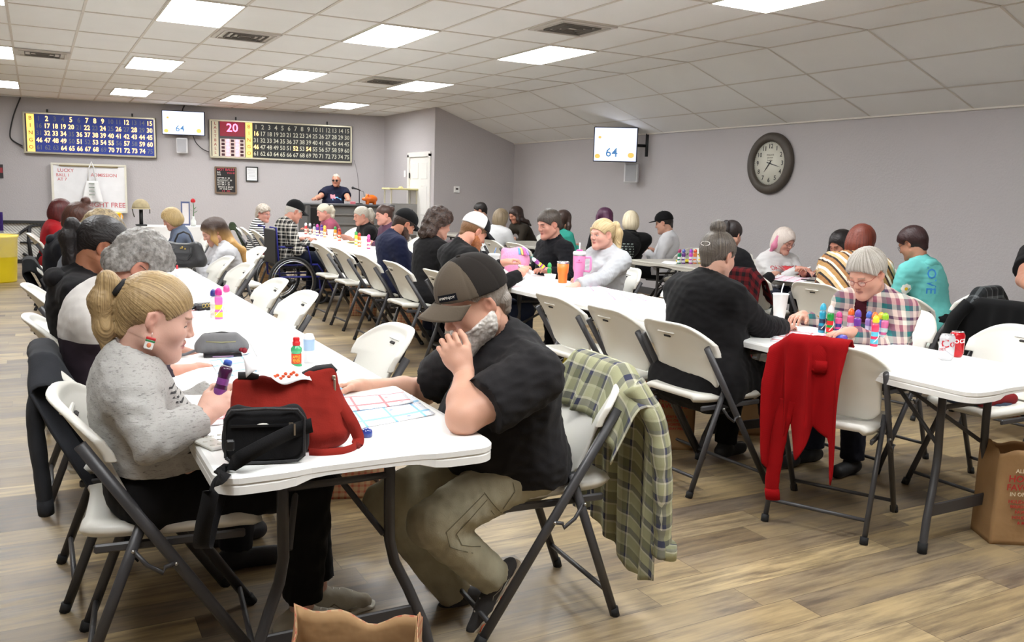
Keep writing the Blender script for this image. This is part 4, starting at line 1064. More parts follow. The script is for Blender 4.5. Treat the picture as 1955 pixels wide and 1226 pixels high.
def sneaker(upper, sole, accent, lace, zig=None):
    def fn(root, a, tl_, i, h):
        d = tl_/np.linalg.norm(tl_); L = .285; s = V(-d[1], d[0], 0); upv = np.cross(d, s); s = np.cross(upv, d); R = np.stack([d, s, upv], 1)
        c = a-upv*.062
        pr = [Rc(V(-.05, 0, .0), V(.0, 0, .045), .036, .037, k=.02), Rc(V(-.045, 0, -.005), V(.10, .004, -.012), .036, .040, k=.03), Rc(V(.09, .004, -.014), V(.165, 0, -.018), .041, .030, k=.03), Rc(V(.0, 0, .03), V(.08, 0, .008), .036, .032, k=.03)]
        v, q = surface([(pr, [Half((0, 0, -.038), (0, 0, -1)), Half((-.02, 0, .062), (-.25, 0, 1))])], .0055)
        v = v+vnormals(v, q)*(.0015*wob(v, 80, 5, 4, True))[:, None]
        o = mesh_np('shoe', [(v @ R.T+c, q)], cloth(upper), root)
        pr = [Rc(V(-.055, 0, -.033), V(.10, .004, -.033), .041, .045, k=.03), Rc(V(.10, .004, -.033), V(.175, 0, -.028), .045, .034, k=.03)]
        v, q = surface([(pr, [Half((0, 0, -.052), (0, 0, -1)), Half((0, 0, -.026), (0, 0, 1))])], .0055)
        w_ = .003*np.sin(v[:, 0]*190)*(v[:, 2] > -.04); v = v+vnormals(v, q)*w_[:, None]*0+np.stack([v[:, 0]*0, v[:, 0]*0, w_], 1)
        mesh_np('shoe_sole', [(v @ R.T+c, q)], M(sole, .6), o)
        m4 = Matrix([list(r) for r in R]).to_4x4(); m4.translation = Vector(c); b_ = MB()
        for k in range(5):
            x = .03+.022*k; z = .052-.0075*k*1.0
            b_.tube([(x, -.024, z-.006), (x+.006, 0, z+.009-.0*k), (x+.004, .024, z-.006)], .0028, 5, mat=m4)
        b_.build('shoelace', cloth(lace), o)
        b_ = MB()
        for sg in (-1, 1):
            b_.tube([(-.03, sg*.0385, .01), (.02, sg*.0405, -.005), (.05, sg*.042, .012), (.09, sg*.0435, -.018), (.13, sg*.038, -.012)], .0045, 6, flat=.5, mat=m4)
            b_.tube([(-.05, sg*.036, -.012), (.03, sg*.0415, -.02), (.11, sg*.0435, -.024)], .004, 6, flat=.5, mat=m4)
        b_.build('shoe_trim', cloth(accent), o)
        if zig:
            b_ = MB()
            for sg in (-1, 1): b_.tube([(-.085+.018*k, sg*(.0455+.004*math.sin(k*.45)), -.040+.007*(k % 2)) for k in range(15)], .0035, 5, mat=m4)
            b_.tube([(.178+.028*math.cos(a_), .036*math.sin(a_), -.036+.006*(k % 2)) for k, a_ in enumerate([(-1.2+.4*q) for q in range(7)])], .0035, 5, mat=m4)
            b_.build('orange_sole_trim', M(zig, .6), o)
    return fn
P_ = lambda px, py, z=.745: onZ(px, py, z)
# --- girl
GI = person('girl with a blonde ponytail in a speckled grey sweatshirt, holding a purple dauber', (.27, 2.66), -4, onY(297, 603, 2.62), hp=.33, hy=-.06, hands=[onY(452, 752, 2.98), onY(424, 760, 2.46)], hdir=[(1, -.2, -.15), (.72, .28, .66)], hup=[(0, .3, 1), (-.45, -.85, .2)],
            curl=(.7, .85), thumb=(.3, .9), elbows=[None, onY(290, 846, 2.37)], cuffz=.045, pole=[(-.3, .6, -1), (-.45, -.55, -1)], s=1.0, w=.98, belly=.015, skin=(224, 184, 166), lip=(190, 110, 108), brow=(120, 90, 66), iris=('half', (70, 62, 56)), face=girl_face, neck=(-.062, 0, -.155), h=.008, hh=.003, hand_h=.0028,
            hair=dict(kind='pony', col=((104, 82, 54), (196, 168, 122)), L=.17, tie=(18, 18, 22), gather=(-.108, 0, .045), rad=.029, t=.008, extra=None, freq=200), shirt=((180, 178, 174), 'heather'), fold=.005, nr=.84, pants=((22, 20, 22), 'jersey'),
            knees=[(.47, .14, .50), (.45, -.06, .52)], ankles=[(.50, .10, .10), (.43, -.02, .10)], toes=[(1, .05, 0), (1, -.12, 0)], shoe_fn=sneaker((190, 184, 168), (214, 210, 198), (150, 142, 126), (225, 222, 214)), sleeve_grow=1.25, shw=.172, long_top=-.13)
R_ = GI['root']; m4 = R4(GI); a = MB(); e_ = MB()
e_.tube([(.004, -.084, -.035), (.006, -.087, -.048)], .0008, 5, mat=m4); q_ = e_.build('earring_hook', M((200, 200, 200), .3, metal=1), R_)
a.box((.006, -.087, -.066), (.024, .008, .034), mat=m4, bev=.003); a.build('earring', M((232, 230, 226), .4), q_)
a = MB(); a.box((.006, -.0875, -.052), (.026, .009, .008), mat=m4, bev=.002); a.build('earring_cap', M((176, 40, 44), .4), q_)
a = MB(); a.box((.006, -.0875, -.0585), (.0255, .009, .005), mat=m4, bev=.001); a.build('earring_band', M((50, 130, 76), .4), q_)
a = MB(); a.ball((.006, -.0915, -.070), (.006, .0015, .007), mat=m4, n=10, m=6); a.build('earring_ornament', M((224, 132, 92), .4), q_)
# striped print on the front of the sweatshirt
sh = []
for k in range(13):
    y = .085-.0155*k; w_ = .040+.006*math.sin(k*1.3); x0 = .020*math.sin(k*.5)-.016*(k/12)
    sh.append(([(x0-w_, y+.004), (x0-w_*.2, y-.002), (x0+w_*.9, y+.003), (x0+w_, y+.0075), (x0-w_*.1, y+.004), (x0-w_*.8, y+.0085)], [(0, 1, 4, 5), (1, 2, 3, 4)]))
decal(GI, GI['shirt'], GI['Ch']+V(.02, -.03, -.03), (.35, .94, 0), (.94, -.35, 0), sh, M((36, 34, 36), .8), 'zebra_print', yd=(-.2, 0, 1))
# --- man
def man_face(hc): return head_prims(jaw=1.05, fat=.008, nose=1.1)
MP = (1.42, 2.53)
MI = person('grey-bearded man in a lettered ball cap and black tee, resting his chin on his fist', MP, 178, onY(905, 577, 2.46), hp=.50, hy=.08, elbows=[P_(885, 797, .79), onY(808, 748, 2.95)], hands=[onY(862, 670, 2.36), onY(652, 744, 2.84)], sl_end=.74, hdir=[(.50, -.25, .86), (1, .12, -.02)], hup=[(.35, .9, -.1), (.1, -.6, .8)],
            curl=(1.25, .95), thumb=(.9, .8), pole=[(.75, -.1, -1.2), (-.2, -.5, -1)], s=1.06, w=1.22, belly=.055, skin=(218, 172, 148), lip=(170, 104, 98), brow=(150, 140, 130), face=man_face, neck=(-.098, 0, -.150), h=.008, hh=.003, hand_h=.003,
            nr=.9, hair=dict(kind='short', col=((108, 98, 88), (176, 168, 160)), t=.010, line=.03, extra=[((-.075, .03, -.03), (-.072, .026, -.060), .033, .024), ((-.075, -.03, -.03), (-.072, -.026, -.060), .033, .024)]), shirt=((44, 42, 44), 'jersey'), fold=.0075, sleeve='short', sleeve_grow=1.9, pants=((176, 170, 146), 'denim'),
            knees=[onY(822, 1000, 2.38), onY(735, 960, 2.68)], ankles=[onY(938, 1100, 2.42), onY(868, 1130, 2.62)], toes=[(.62, .08, -.75), (.9, .1, -.35)], shoe_fn=sneaker((84, 82, 82), (190, 176, 154), (206, 200, 182), (186, 182, 170), (226, 92, 48)), shw=.19)
add_cap(MI, (52, 46, 42), (112, 100, 86), patch=((22, 24, 36), '#PIMPINJOY', (230, 228, 220)), bl=.072, tip=-.03, grow=.019)
def full_beard(I, face, c1, c2, res, th=.008):
    hc = I['hc']; hp_ = [p for p in face(hc)[:8] if not hasattr(p, 'sub')]+[El((.088, 0, -.108), (.022, .030, .030), k=.02), Rc((.093, .026, -.053), (.104, .004, -.045), .007, .009, k=.01), Rc((.093, -.026, -.053), (.104, -.004, -.045), .007, .009, k=.01)]
    hp_ = [Rc(p.a*hc, p.b*hc, p.r1*hc+th, p.r2*hc+th, p.k) if isinstance(p, Rc) else El(p.c*hc, p.r*hc+th, p.R, p.k) for p in hp_]+[sub(El(V(.112, 0, -.0605)*hc, V(.02, .020, .0055)*hc, k=.003))]
    v, q = surface([(hp_, [Half(V(.046, 0, -.036)*hc, (.28, 0, .96)), Half(V(-.008, 0, -.05)*hc, (-1, 0, -.35))])], res)
    n = vnormals(v, q); v = v+n*(.0022*wob(v, 200, 4, 8, True)+.0018*wob(v, 420, 6, 6))[:, None]
    mesh_np('beard', [(v @ I['RH'].T+I['H'], q)], hair_mat(c1, c2, curly=True), I['root'], puv=np.zeros((len(v), 3)))
full_beard(MI, man_face, (168, 161, 153), (234, 230, 224), .0032)
tr_ = [o for o in KIDS[MI['root'].name] if o.name.startswith('trousers')][0]; ang_ = -math.radians(178)
def to_l(d): c_, s_ = math.cos(ang_), math.sin(ang_); return (d[0]*c_-d[1]*s_, d[0]*s_+d[1]*c_, d[2])
def seam(pts, w=.0012):
    o = []
    for (x0, y0), (x1, y1) in zip(pts, pts[1:]):
        L = math.hypot(x1-x0, y1-y0); n = max(1, int(L/.02)); nx, ny = -(y1-y0)/L*w, (x1-x0)/L*w
        for k in range(n): a0, a1 = k/n, (k+1)/n; A0 = (x0+(x1-x0)*a0, y0+(y1-y0)*a0); A1 = (x0+(x1-x0)*a1, y0+(y1-y0)*a1); o.append(([(A0[0]-nx, A0[1]-ny), (A1[0]-nx, A1[1]-ny), (A1[0]+nx, A1[1]+ny), (A0[0]+nx, A0[1]+ny)], [(0, 1, 2, 3)]))
    return o
pc0 = loc_of(onY(905, 985, 2.32), MP, 178); tq = lambda px, py: ((px-905)/1657*2.45, -(py-985)/1657*2.45)
for nm_, pts_ in (('pocket_flap_seam', [(925, 935), (963, 985), (955, 1000), (940, 975)]), ('pocket_seam', [(925, 938), (850, 1015), (858, 1050), (905, 1070)]), ('pocket_seam', [(932, 950), (870, 1022), (882, 1048), (920, 1060)]), ('side_seam', [(985, 915), (990, 935), (965, 975)])):
    decal(MI, tr_, pc0, to_l((CR.x, CR.y, 0)), to_l((-CF.x, -CF.y, .2)), seam([tq(*p_) for p_ in pts_]), M((104, 98, 78), .9), nm_, push=.0022)
def cargo_pocket(I, i):
    k, a = V(*I['KN'][i]), I['P']; c = (k*.62+a*.38)+V(-.02, -.095 if i else .095, -.03); b_ = MB()
    return c
# --- others: compact table
def Pn(label, x, y, deg, px, py, plane=None, chairlab=None, cdx=0, **kw):
    hy_ = plane if plane is not None else y
    d = 1
    p = onY(px, py, hy_); dist = math.hypot(x, y)
    kw.setdefault('h', .010 if dist < 5 else .014 if dist < 9 else .018); kw.setdefault('hh', .004 if dist < 5 else .006 if dist < 9 else .008)
    I = person(label, (x, y), deg, p, **kw)
    if chairlab:
        r = math.radians(deg); chair(x-.02*math.cos(r)+cdx, y-.02*math.sin(r), deg, chairlab)
    return I
TEE = lambda c: (c, 'jersey')
def wfr(I, x=0, y=0, z=0): return V(x, y, z)
g2 = Pn('older woman with curly grey hair and glasses in a light and plum sweatshirt', .24, 3.34, 0, 264, 510, plane=3.36, hp=.72, neck=(-.14, 0, -.125), hands=[onY(430, 690, 3.72), onY(415, 708, 3.42)], hdir=[(1, -.25, -.05), (1, -.1, -.1)], curl=(.35, .3), skin=(206, 152, 130), w=1.12, belly=.03, bust=.07,
        shirt=COLORBLOCK, sleeve='elbow', hair=dict(kind='curly', col=((100, 96, 92), (166, 162, 158)), t=.013, amp=.0022), pants=((40, 40, 46), 'jersey'), shoes=(28, 26, 30), sh_drop=.01, hh=.0035, iris=None)
add_glasses(g2, (60, 50, 50))
g3 = Pn('woman with a black ponytail in a black hooded sweatshirt', .20, 4.22, 0, 196, 470, plane=4.12, hp=.48, neck=(-.10, 0, -.145), skin=(176, 122, 92), brow=(30, 22, 20), hands=[None, None], w=1.12, bust=.07, belly=.03, shirt=((34, 32, 35), 'jersey'), hood=True, fold=.006,
        hair=dict(kind='pony', col=((16, 14, 15), (44, 38, 38)), L=.24, gather=(-.105, 0, .02), rad=.03, line=-.004, tie=(20, 18, 20)), pants=((30, 30, 36), 'jersey'), h=.009)
Pn('woman with a highlighted brown updo in a grey top, beyond the black ponytail', .20, 5.55, 0, 193, 449, plane=5.5, hp=.6, neck=(-.1, 0, -.14), skin=(196, 148, 120), w=1.1, shirt=((104, 106, 112), 'jersey'), hair=dict(kind='curly', col=((70, 56, 40), (150, 132, 98)), t=.024, amp=.002), pants=((32, 32, 40), 'denim'))
Pn('person with auburn hair in a small top bun and a dark hooded sweatshirt', .16, 7.0, 0, 152, 422, plane=6.95, hp=.5, neck=(-.09, 0, -.15), skin=(205, 160, 140), w=1.2, belly=.03, shirt=((26, 28, 38), 'jersey'), hood=True, hair=dict(kind='bun', col=((44, 26, 22), (92, 56, 44)), gather=(-.03, 0, .15), bun=.034, t=.016, cover=1, tie=(120, 40, 40)))
Pn('person with dark red hair in a red top near the far end of the row', .12, 11.0, 0, 117, 403, plane=11.0, hp=.4, skin=(200, 150, 130), shirt=((190, 30, 40), 'jersey'), hair=dict(kind='bob', col=((46, 14, 16), (96, 34, 32)), t=.02, L=.26, cover=1))
g8 = Pn('woman with long dark hair fading to blonde in a loose light grey sweater', 1.62, 8.75, 183, 407, 442, plane=8.6, hp=.55, skin=(214, 168, 148), lip=(180, 90, 90), brow=(50, 36, 32), w=1.2, bust=.07, hands=[None, None], shirt=((196, 196, 200), 'jersey'), fold=.007, sleeve_grow=1.4, h=.011, hh=.005,
        hair=dict(kind='long', col=((38, 28, 26), (76, 56, 46)), ends=(196, 152, 92), ez=.97, L=.34, t=.012, bo=.14), pants=((40, 42, 54), 'denim'))
Pn('woman with short blonde wavy hair in a slate blue top', 1.62, 11.4, 178, 328, 418, plane=11.3, hp=.5, skin=(210, 160, 140), w=1.1, shirt=((112, 124, 148), 'jersey'), hair=dict(kind='bob', col=((120, 94, 60), (214, 188, 132)), t=.022, L=.20), pants=((40, 42, 54), 'denim'), h=.013, hh=.006)
# middle row
g10 = Pn('older woman with glasses in a black and white striped jacket, turned toward the camera', 2.82, 13.1, -12, 503, 408, plane=13.0, hp=.15, hy=-.75, iris=(70, 60, 56), skin=(208, 156, 140), shirt=STRIPE, hair=dict(kind='curly', col=((120, 108, 96), (190, 180, 168)), t=.02), h=.014, hh=.007, hands=[None, None])
add_glasses(g10, (120, 40, 50))
Pn('woman with pulled-back grey hair and glasses in a dusty rose tee', 4.15, 13.3, 180, 618, 405, plane=13.2, hp=.3, skin=(206, 152, 136), shirt=((164, 84, 104), 'jersey'), sleeve='elbow', w=1.1, bust=.06, hair=dict(kind='pony', col=((160, 150, 130), (206, 198, 180)), L=.2, gather=(-.1, 0, .03)), h=.014, hh=.007)
Pn('woman with a grey and brown ponytail in a black tee', 4.12, 11.5, 180, 690, 412, plane=11.4, hp=.25, skin=(206, 152, 132), shirt=((30, 28, 30), 'jersey'), sleeve='elbow', w=1.15, bust=.07, hair=dict(kind='pony', col=((150, 142, 128), (200, 194, 182)), ends=(96, 60, 42), ez=1.03, L=.26, gather=(-.1, 0, .03), tie=(20, 20, 22), rad=.04), h=.014, hh=.006)
Pn('woman with dark pinned-up hair in a mauve top, behind the man in navy', 4.12, 10.6, 180, 733, 410, plane=10.5, hp=.2, skin=(214, 160, 142), shirt=((112, 76, 100), 'jersey'), w=1.1, hair=dict(kind='bun', col=((44, 30, 28), (84, 60, 50)), gather=(-.11, 0, .05), bun=.045), h=.014, hh=.006)
g15 = Pn('bearded man in a navy shirt and black ball cap, back to the aisle', 2.99, 7.75, 0, 772, 428, plane=7.75, hp=.62, neck=(-.12, 0, -.13), skin=(206, 146, 118), shirt=((38, 44, 78), 'jersey'), w=1.25, belly=.05, s=1.05, hair=dict(kind='short', col=((40, 28, 24), (70, 52, 42))), pants=((36, 38, 56), 'denim'), h=.011, hh=.005, fold=.006)
add_cap(g15, (26, 26, 28))
g16 = Pn('woman with dark curly shoulder-length hair in a black top', 2.98, 6.98, 3, 838, 428, plane=7.0, hp=.3, skin=(206, 156, 134), shirt=((34, 32, 34), 'jersey'), w=1.22, belly=.04, bust=.08, hair=dict(kind='curly', col=((30, 22, 20), (82, 62, 52)), t=.034, cover=1, amp=.003, extra=[((-.07, .05, -.03), (-.09, .07, -.11), .06, .05), ((-.07, -.05, -.03), (-.09, -.07, -.11), .06, .05), ((-.09, 0, .0), (-.11, 0, -.12), .07, .06)]), pants=((30, 30, 34), 'jersey'), h=.011, hh=.005, fold=.006)
g17 = Pn('red-bearded man in a white and black ball cap and black shirt', 2.99, 6.12, 2, 905, 442, plane=6.1, hp=.58, neck=(-.12, 0, -.135), hands=[onY(978, 497, 6.05), onY(1002, 512, 5.75)], hdir=[(.8, -.4, .3), (.7, .5, .5)], curl=(.8, .9), skin=(218, 160, 136), shirt=((30, 29, 31), 'jersey'), w=1.22, s=1.06, belly=.03, hair=dict(kind='short', col=((96, 66, 44), (146, 108, 74)), t=.008), pants=((50, 62, 92), 'denim'), h=.010, hh=.0045, fold=.006)
add_cap(g17, (226, 224, 222), (30, 30, 36), (26, 26, 30))
beard = lambda I, c1, c2: full_beard(I, lambda hc: head_prims(), c1, c2, .0055, .007)
beard(g17, (150, 84, 48), (190, 122, 76)); beard(g15, (44, 28, 22), (84, 56, 42))
g22 = Pn('dark-haired man in a black zip-neck pullover facing the aisle', 4.20, 6.95, 180, 1048, 428, plane=6.85, hp=.28, hy=.1, skin=(214, 160, 140), brow=(60, 46, 38), shirt=((27, 27, 33), 'jersey'), w=1.2, s=1.06, hands=[onY(1040, 520, 6.4), None], hair=dict(kind='short', col=((44, 38, 34), (92, 82, 74)), t=.016, line=-.004), h=.010, hh=.0045, fold=.006)
g24 = Pn('woman with a long blonde ponytail in a light grey hooded sweatshirt', 4.16, 6.05, 184, 1150, 447, plane=5.95, hp=.12, hy=.05, iris=(90, 110, 120), skin=(226, 176, 158), lip=(190, 110, 104), brow=(160, 130, 100), w=1.25, bust=.08, belly=.04, hands=[onY(1090, 548, 5.6), onY(1100, 540, 5.9)], shirt=((188, 190, 194), 'jersey'), hood=True, fold=.007, sleeve_grow=1.6,
         hair=dict(kind='pony', col=((150, 124, 84), (222, 200, 156)), L=.36, gather=(-.108, 0, .04), tie=(226, 190, 170), rad=.042, extra=[((.06, -.07, .05), (.045, -.082, -.11), .012, .006)]), h=.010, hh=.004)
g29 = Pn('woman with a grey-streaked topknot and silver barrette in a black sweater, seen from behind', 3.00, 3.42, 4, 1370, 488, plane=3.46, hp=.3, hy=.1, neck=(-.075, 0, -.155), hands=[onY(1475, 612, 3.75), onY(1505, 624, 3.38)], hdir=[(1, -.3, -.1), (1, .35, 0)], curl=(.7, .6), skin=(216, 172, 150), w=1.28, belly=.05, bust=.08, shirt=((27, 25, 27), 'knit'), long_top=.12, fold=.005, sleeve_grow=1.5,
         hair=dict(kind='bun', col=((34, 29, 27), (122, 112, 102)), gather=(-.055, 0, .14), bun=.042, t=.013, cover=0), pants=((26, 25, 28), 'jersey'), shoes=(24, 24, 26), ankles=[(.36, .12, .1), (.44, -.16, .1)], h=.008, hh=.0035)
a = MB(); m4 = R4(g29); 
for k in range(24):
    w_ = 2*PI*k/24
    a.ball((-.118, .028*math.cos(w_), .03+.011*math.sin(w_)), .0028, n=6, m=4, mat=m4)
a.build('barrette', M((205, 203, 200), .25, metal=1), g29['root'])
g34 = Pn('elderly woman with short grey hair, glasses and a pastel plaid shirt over a maroon top', 4.16, 3.24, 186, 1655, 522, plane=3.12, hp=.5, neck=(-.09, 0, -.14), iris=None, skin=(222, 172, 150), lip=(180, 120, 108), brow=(160, 140, 124), hands=[onY(1600, 636, 3.0), onY(1523, 604, 3.55)], hdir=[(1, -.6, -.1), (1, .2, .0)], curl=(.6, .6), shirt=PL_LADY, w=1.16, belly=.03, bust=.07, fold=.005,
         hair=dict(kind='short', col=((112, 104, 94), (204, 198, 188)), t=.022, amp=.002, freq=60, line=.008), h=.008, hh=.003, pants=((36, 38, 52), 'denim'), shoes=(20, 20, 22))
add_glasses(g34, (150, 70, 56))
decal(g34, g34['shirt'], g34['Ch']+V(.05, 0, .03), (0, 1, 0), (1, 0, 0), [([(-.035, -.06+.02*k), (.035, -.06+.02*k), (.038, -.04+.02*k), (-.038, -.04+.02*k)], [(0, 1, 2, 3)]) for k in range(8)], cloth((92, 20, 40)), 'inner_top', push=.004)
# caller standing at the console
g18 = person('bald man in dark glasses and a navy printed tee standing behind the calling console', (5.05, 16.68), -95, onY(642, 344, 16.62), hp=.1, hy=-.45, stand=True, s=1.02, w=1.2, belly=.05, skin=(206, 148, 122), hair=dict(kind='short', col=((150, 140, 130), (180, 172, 160)), t=.003, line=.05), shirt=((34, 38, 66), 'jersey'), sleeve='short', sleeve_grow=1.8,
             hands=[onY(666, 378, 16.05), onY(600, 376, 16.2)], curl=(.5, .6), pants=((70, 66, 60), 'denim'), h=.014, hh=.007, neck=(-.05, 0, -.17))
add_glasses(g18, (14, 12, 14), r=.003, dark=True, rect=True)
decal(g18, g18['shirt'], g18['Ch']+V(.03, 0, -.06), (0, 1, 0), (1, 0, 0), [([(-.11, 0), (-.02, 0), (-.02, .08), (-.11, .08)], [(0, 1, 2, 3)])], M((206, 120, 130), .8), 'pink_print', push=.004)
decal(g18, g18['shirt'], g18['Ch']+V(.03, 0, -.09), (0, 1, 0), (1, 0, 0), [([(-.08, 0), (.10, 0), (.10, .035), (.05, .04), (.03, .065), (-.02, .065), (-.04, .035), (-.08, .035)], [tuple(range(8))])], M((110, 170, 220), .8), 'truck_print', push=.005)
# by the right wall
Pn('person with dark hair under a dark cap, mostly hidden behind the white-capped man', 5.9, 12.9, 150, 917, 402, plane=12.7, shirt=((110, 96, 100), 'jersey'), hair=dict(kind='short', col=((24, 22, 22), (50, 44, 42)), t=.016))
Pn('woman with wavy ash brown hair in a white top, back turned, by the far corner', 5.62, 11.0, 20, 957, 417, plane=11.0, hp=.2, shirt=((222, 222, 224), 'jersey'), w=1.15, hair=dict(kind='bob', col=((96, 80, 62), (158, 140, 112)), t=.022, L=.28, cover=1))
Pn('young woman with long dark hair looking down at the table by the far corner', 7.15, 12.3, 186, 984, 410, plane=12.1, hp=.45, skin=(196, 140, 116), shirt=((70, 62, 52), 'jersey'), hair=dict(kind='long', col=((34, 24, 22), (66, 48, 42)), L=.24))
Pn('person with long dark wavy hair in a teal top, back turned', 5.68, 9.7, 12, 1077, 420, plane=9.7, hp=.2, skin=(190, 140, 116), shirt=((62, 168, 150), 'jersey'), hair=dict(kind='long', col=((36, 26, 24), (70, 52, 44)), L=.24))
Pn('person with long purple-tinted black hair seen from behind', 6.38, 9.0, 88, 1153, 416, plane=9.1, hp=.25, shirt=((28, 26, 30), 'jersey'), hair=dict(kind='long', col=((40, 20, 36), (86, 34, 70)), L=.26))
g26 = Pn('person with platinum blonde hair in a black hooded sweatshirt with a back print', 5.85, 8.42, 58, 1204, 424, plane=8.6, hp=.25, shirt=((24, 23, 25), 'jersey'), w=1.25, hood=True, hair=dict(kind='bob', col=((170, 150, 116), (232, 222, 196)), t=.018, L=.22, cover=1), h=.012)
sh = []
for r_ in range(6):
    for k in range(9): x = -.10+.024*k+.006*math.sin(k*3+r_); y = .06-.03*r_; sh.append(([(x, y), (x+.013, y+.002), (x+.015, y+.014), (x+.002, y+.016)], [(0, 1, 2, 3)]))
decal(g26, g26['shirt'], g26['Ch']+V(-.03, 0, -.05), (0, -1, 0), (-1, 0, 0), sh, M((120, 130, 124), .8), 'back_print', push=.004)
g27 = Pn('man in a black flat-brim cap and white shirt, back turned', 6.95, 8.75, 128, 1268, 426, plane=8.75, hp=.3, shirt=((226, 226, 230), 'jersey'), w=1.2, s=1.05, hair=dict(kind='short', col=((24, 20, 20), (44, 38, 36)), t=.006), h=.013)
add_cap(g27, (20, 20, 22), flat=True)
Pn('person with dark hair in a black top, behind the woman with the topknot', 5.62, 5.85, 18, 1397, 448, plane=6.05, hp=.35, shirt=((26, 25, 28), 'jersey'), w=1.1, hair=dict(kind='pony', col=((20, 16, 17), (52, 44, 42)), L=.1, t=.014, cover=1))
g30 = Pn('woman with pink and silver hair and glasses in a white sweatshirt printed in red', 6.52, 6.52, -96, 1497, 460, plane=6.38, hp=.42, hy=.15, skin=(222, 168, 150), lip=(190, 100, 96), hands=[onY(1545, 520, 6.0), onY(1535, 512, 6.05)], hdir=[(1, -.2, .1), (1, .2, .2)], curl=(.5, .8), shirt=((226, 224, 224), 'jersey'), w=1.15, bust=.07, fold=.006, hair=dict(kind='bob', col=((198, 180, 172), (230, 220, 210)), t=.018, L=.30), h=.010, hh=.0045, pants=((44, 48, 66), 'denim'))
add_glasses(g30, (120, 60, 50))
make_hair(g30, kind='lock', col=((196, 96, 130), (222, 150, 176)), extra=[((-.02, -.085, .04), (-.01, -.10, -.06), .022, .030), ((-.01, -.10, -.06), (-.02, -.11, -.14), .030, .014)], name='pink_hair')
decal(g30, g30['shirt'], g30['Ch']+V(.03, 0, -.03), (0, 1, 0), (1, 0, 0), txt_shapes('OKLAHOMA', .062, 0, .015)+txt_shapes('* * *', .05, -.04, -.05)+[([(.02, -.055), (.09, -.055), (.09, -.025), (.02, -.025)], [(0, 1, 2, 3)])], M((190, 50, 56), .8))
Pn('woman with straight black hair in a maroon top looking down', 6.98, 5.75, 182, 1604, 466, plane=5.62, hp=.5, skin=(186, 130, 108), brow=(30, 22, 20), shirt=((74, 22, 36), 'jersey'), hair=dict(kind='long', col=((14, 12, 13), (44, 36, 36)), L=.2), h=.011, hh=.005)
g32 = Pn('woman with straight auburn hair wrapped in a striped brown and cream shawl, back turned', 5.50, 4.72, 12, 1645, 462, plane=4.78, hp=.35, shirt=SHAWL, w=1.45, hair=dict(kind='bob', col=((70, 28, 20), (128, 58, 40)), t=.024, L=.27, cover=1), h=.010, sleeve_grow=3.2, fold=.008, hood=True)
g33 = Pn('person with short dark hair and glasses in a turquoise hooded sweatshirt with a daisy', 6.1, 4.28, 100, 1742, 465, plane=4.46, hp=.5, skin=(196, 144, 118), brow=(30, 20, 20), shirt=((112, 200, 196), 'jersey'), w=1.2, hood=True, hair=dict(kind='short', col=((30, 16, 18), (62, 34, 34)), t=.022), h=.010, hh=.0045, fold=.006)
add_glasses(g33, (90, 80, 80))
n33, x33 = (-.6, .8, 0), (-.8, -.6, 0)
decal(g33, g33['shirt'], g33['Ch']+V(-.02, .02, .03), x33, n33, [([(p[1]*1, -p[0]) for p in v_], f_) for v_, f_ in txt_shapes('LOVE', .10, 0, 0)], M((50, 130, 196), .8), 'back_lettering', push=.003)
sh = [([(.026*math.cos(k*PI/4)+.015*math.cos(j*PI/5)-.17, .026*math.sin(k*PI/4)+.015*math.sin(j*PI/5)-.06) for j in range(10)], [tuple(range(10))]) for k in range(8)]
decal(g33, g33['shirt'], g33['Ch'], x33, n33, sh, M((240, 238, 232), .8), 'daisy_print', push=.003)
decal(g33, g33['shirt'], g33['Ch'], x33, n33, [([(.013*math.cos(j*PI/5)-.17, .013*math.sin(j*PI/5)-.06) for j in range(10)], [tuple(range(10))])], M((236, 196, 40), .8), 'daisy_centre', push=.005)
g35 = Pn('man in a black tee at the frame edge, forearm resting on the grey table', 7.12, 3.9, 205, 2036, 436, plane=3.86, hp=.35, skin=(214, 160, 136), shirt=((38, 36, 38), 'jersey'), sleeve='short', sleeve_grow=1.9, w=1.35, s=1.08, belly=.06, hands=[onY(1990, 548, 3.35), onY(1985, 552, 3.45)], pole=[(-.1, .8, -1), (.1, -.9, -.9)], hair=dict(kind='short', col=((60, 48, 40), (90, 76, 64)), t=.008), h=.010)
# wheelchair user
g11 = Pn('older man in a black cap and black and white plaid shirt sitting in a wheelchair', 2.70, 10.9, 4, 562, 404, plane=10.9, hp=.5, neck=(-.1, 0, -.145), skin=(214, 158, 138), shirt=PL_BW, w=1.15, s=1.05, seat=.50, hair=dict(kind='short', col=((170, 164, 156), (214, 210, 204)), t=.008), pants=((34, 40, 62), 'denim'), h=.011, hh=.005, fold=.006)
add_cap(g11, (24, 24, 26))
# ---------------------------------------------------------------- chairs
def C_(x, y, d, l, g='folding chairs'): return chair(x, y, d, l, g)
C_(.33, 2.70, -6, 'white folding chair the girl sits on')
C_(.30, 3.32, 0, 'white folding chair with the grey jacket over its back, under the curly grey-haired woman')
C_(.25, 4.30, 0, 'white folding chair under the woman with a black ponytail')
C_(.23, 5.62, 0, 'white folding chair under the woman with the highlighted updo')
C_(.24, 7.2, 0, 'white folding chair under the person with a small top bun')
C_(.22, 11.1, 0, 'white folding chair under the person in a red top')
C_(1.45, 2.53, 176, 'white folding chair the bearded man sits on, plaid shirt over its back')
for (px, py, l) in ((752, 628, 'empty white folding chair just past the bearded man, across from the girl'), (580, 562, 'empty white folding chair second past the bearded man'), (527, 537, 'empty white folding chair third past the bearded man'),
                    (467, 506, 'empty white folding chair in front of the woman in the loose grey sweater'), (430, 493, 'empty white folding chair beside the woman in the loose grey sweater')):
    p = onZ(px, py, .83); C_(p.x-.26, p.y, 180, l)
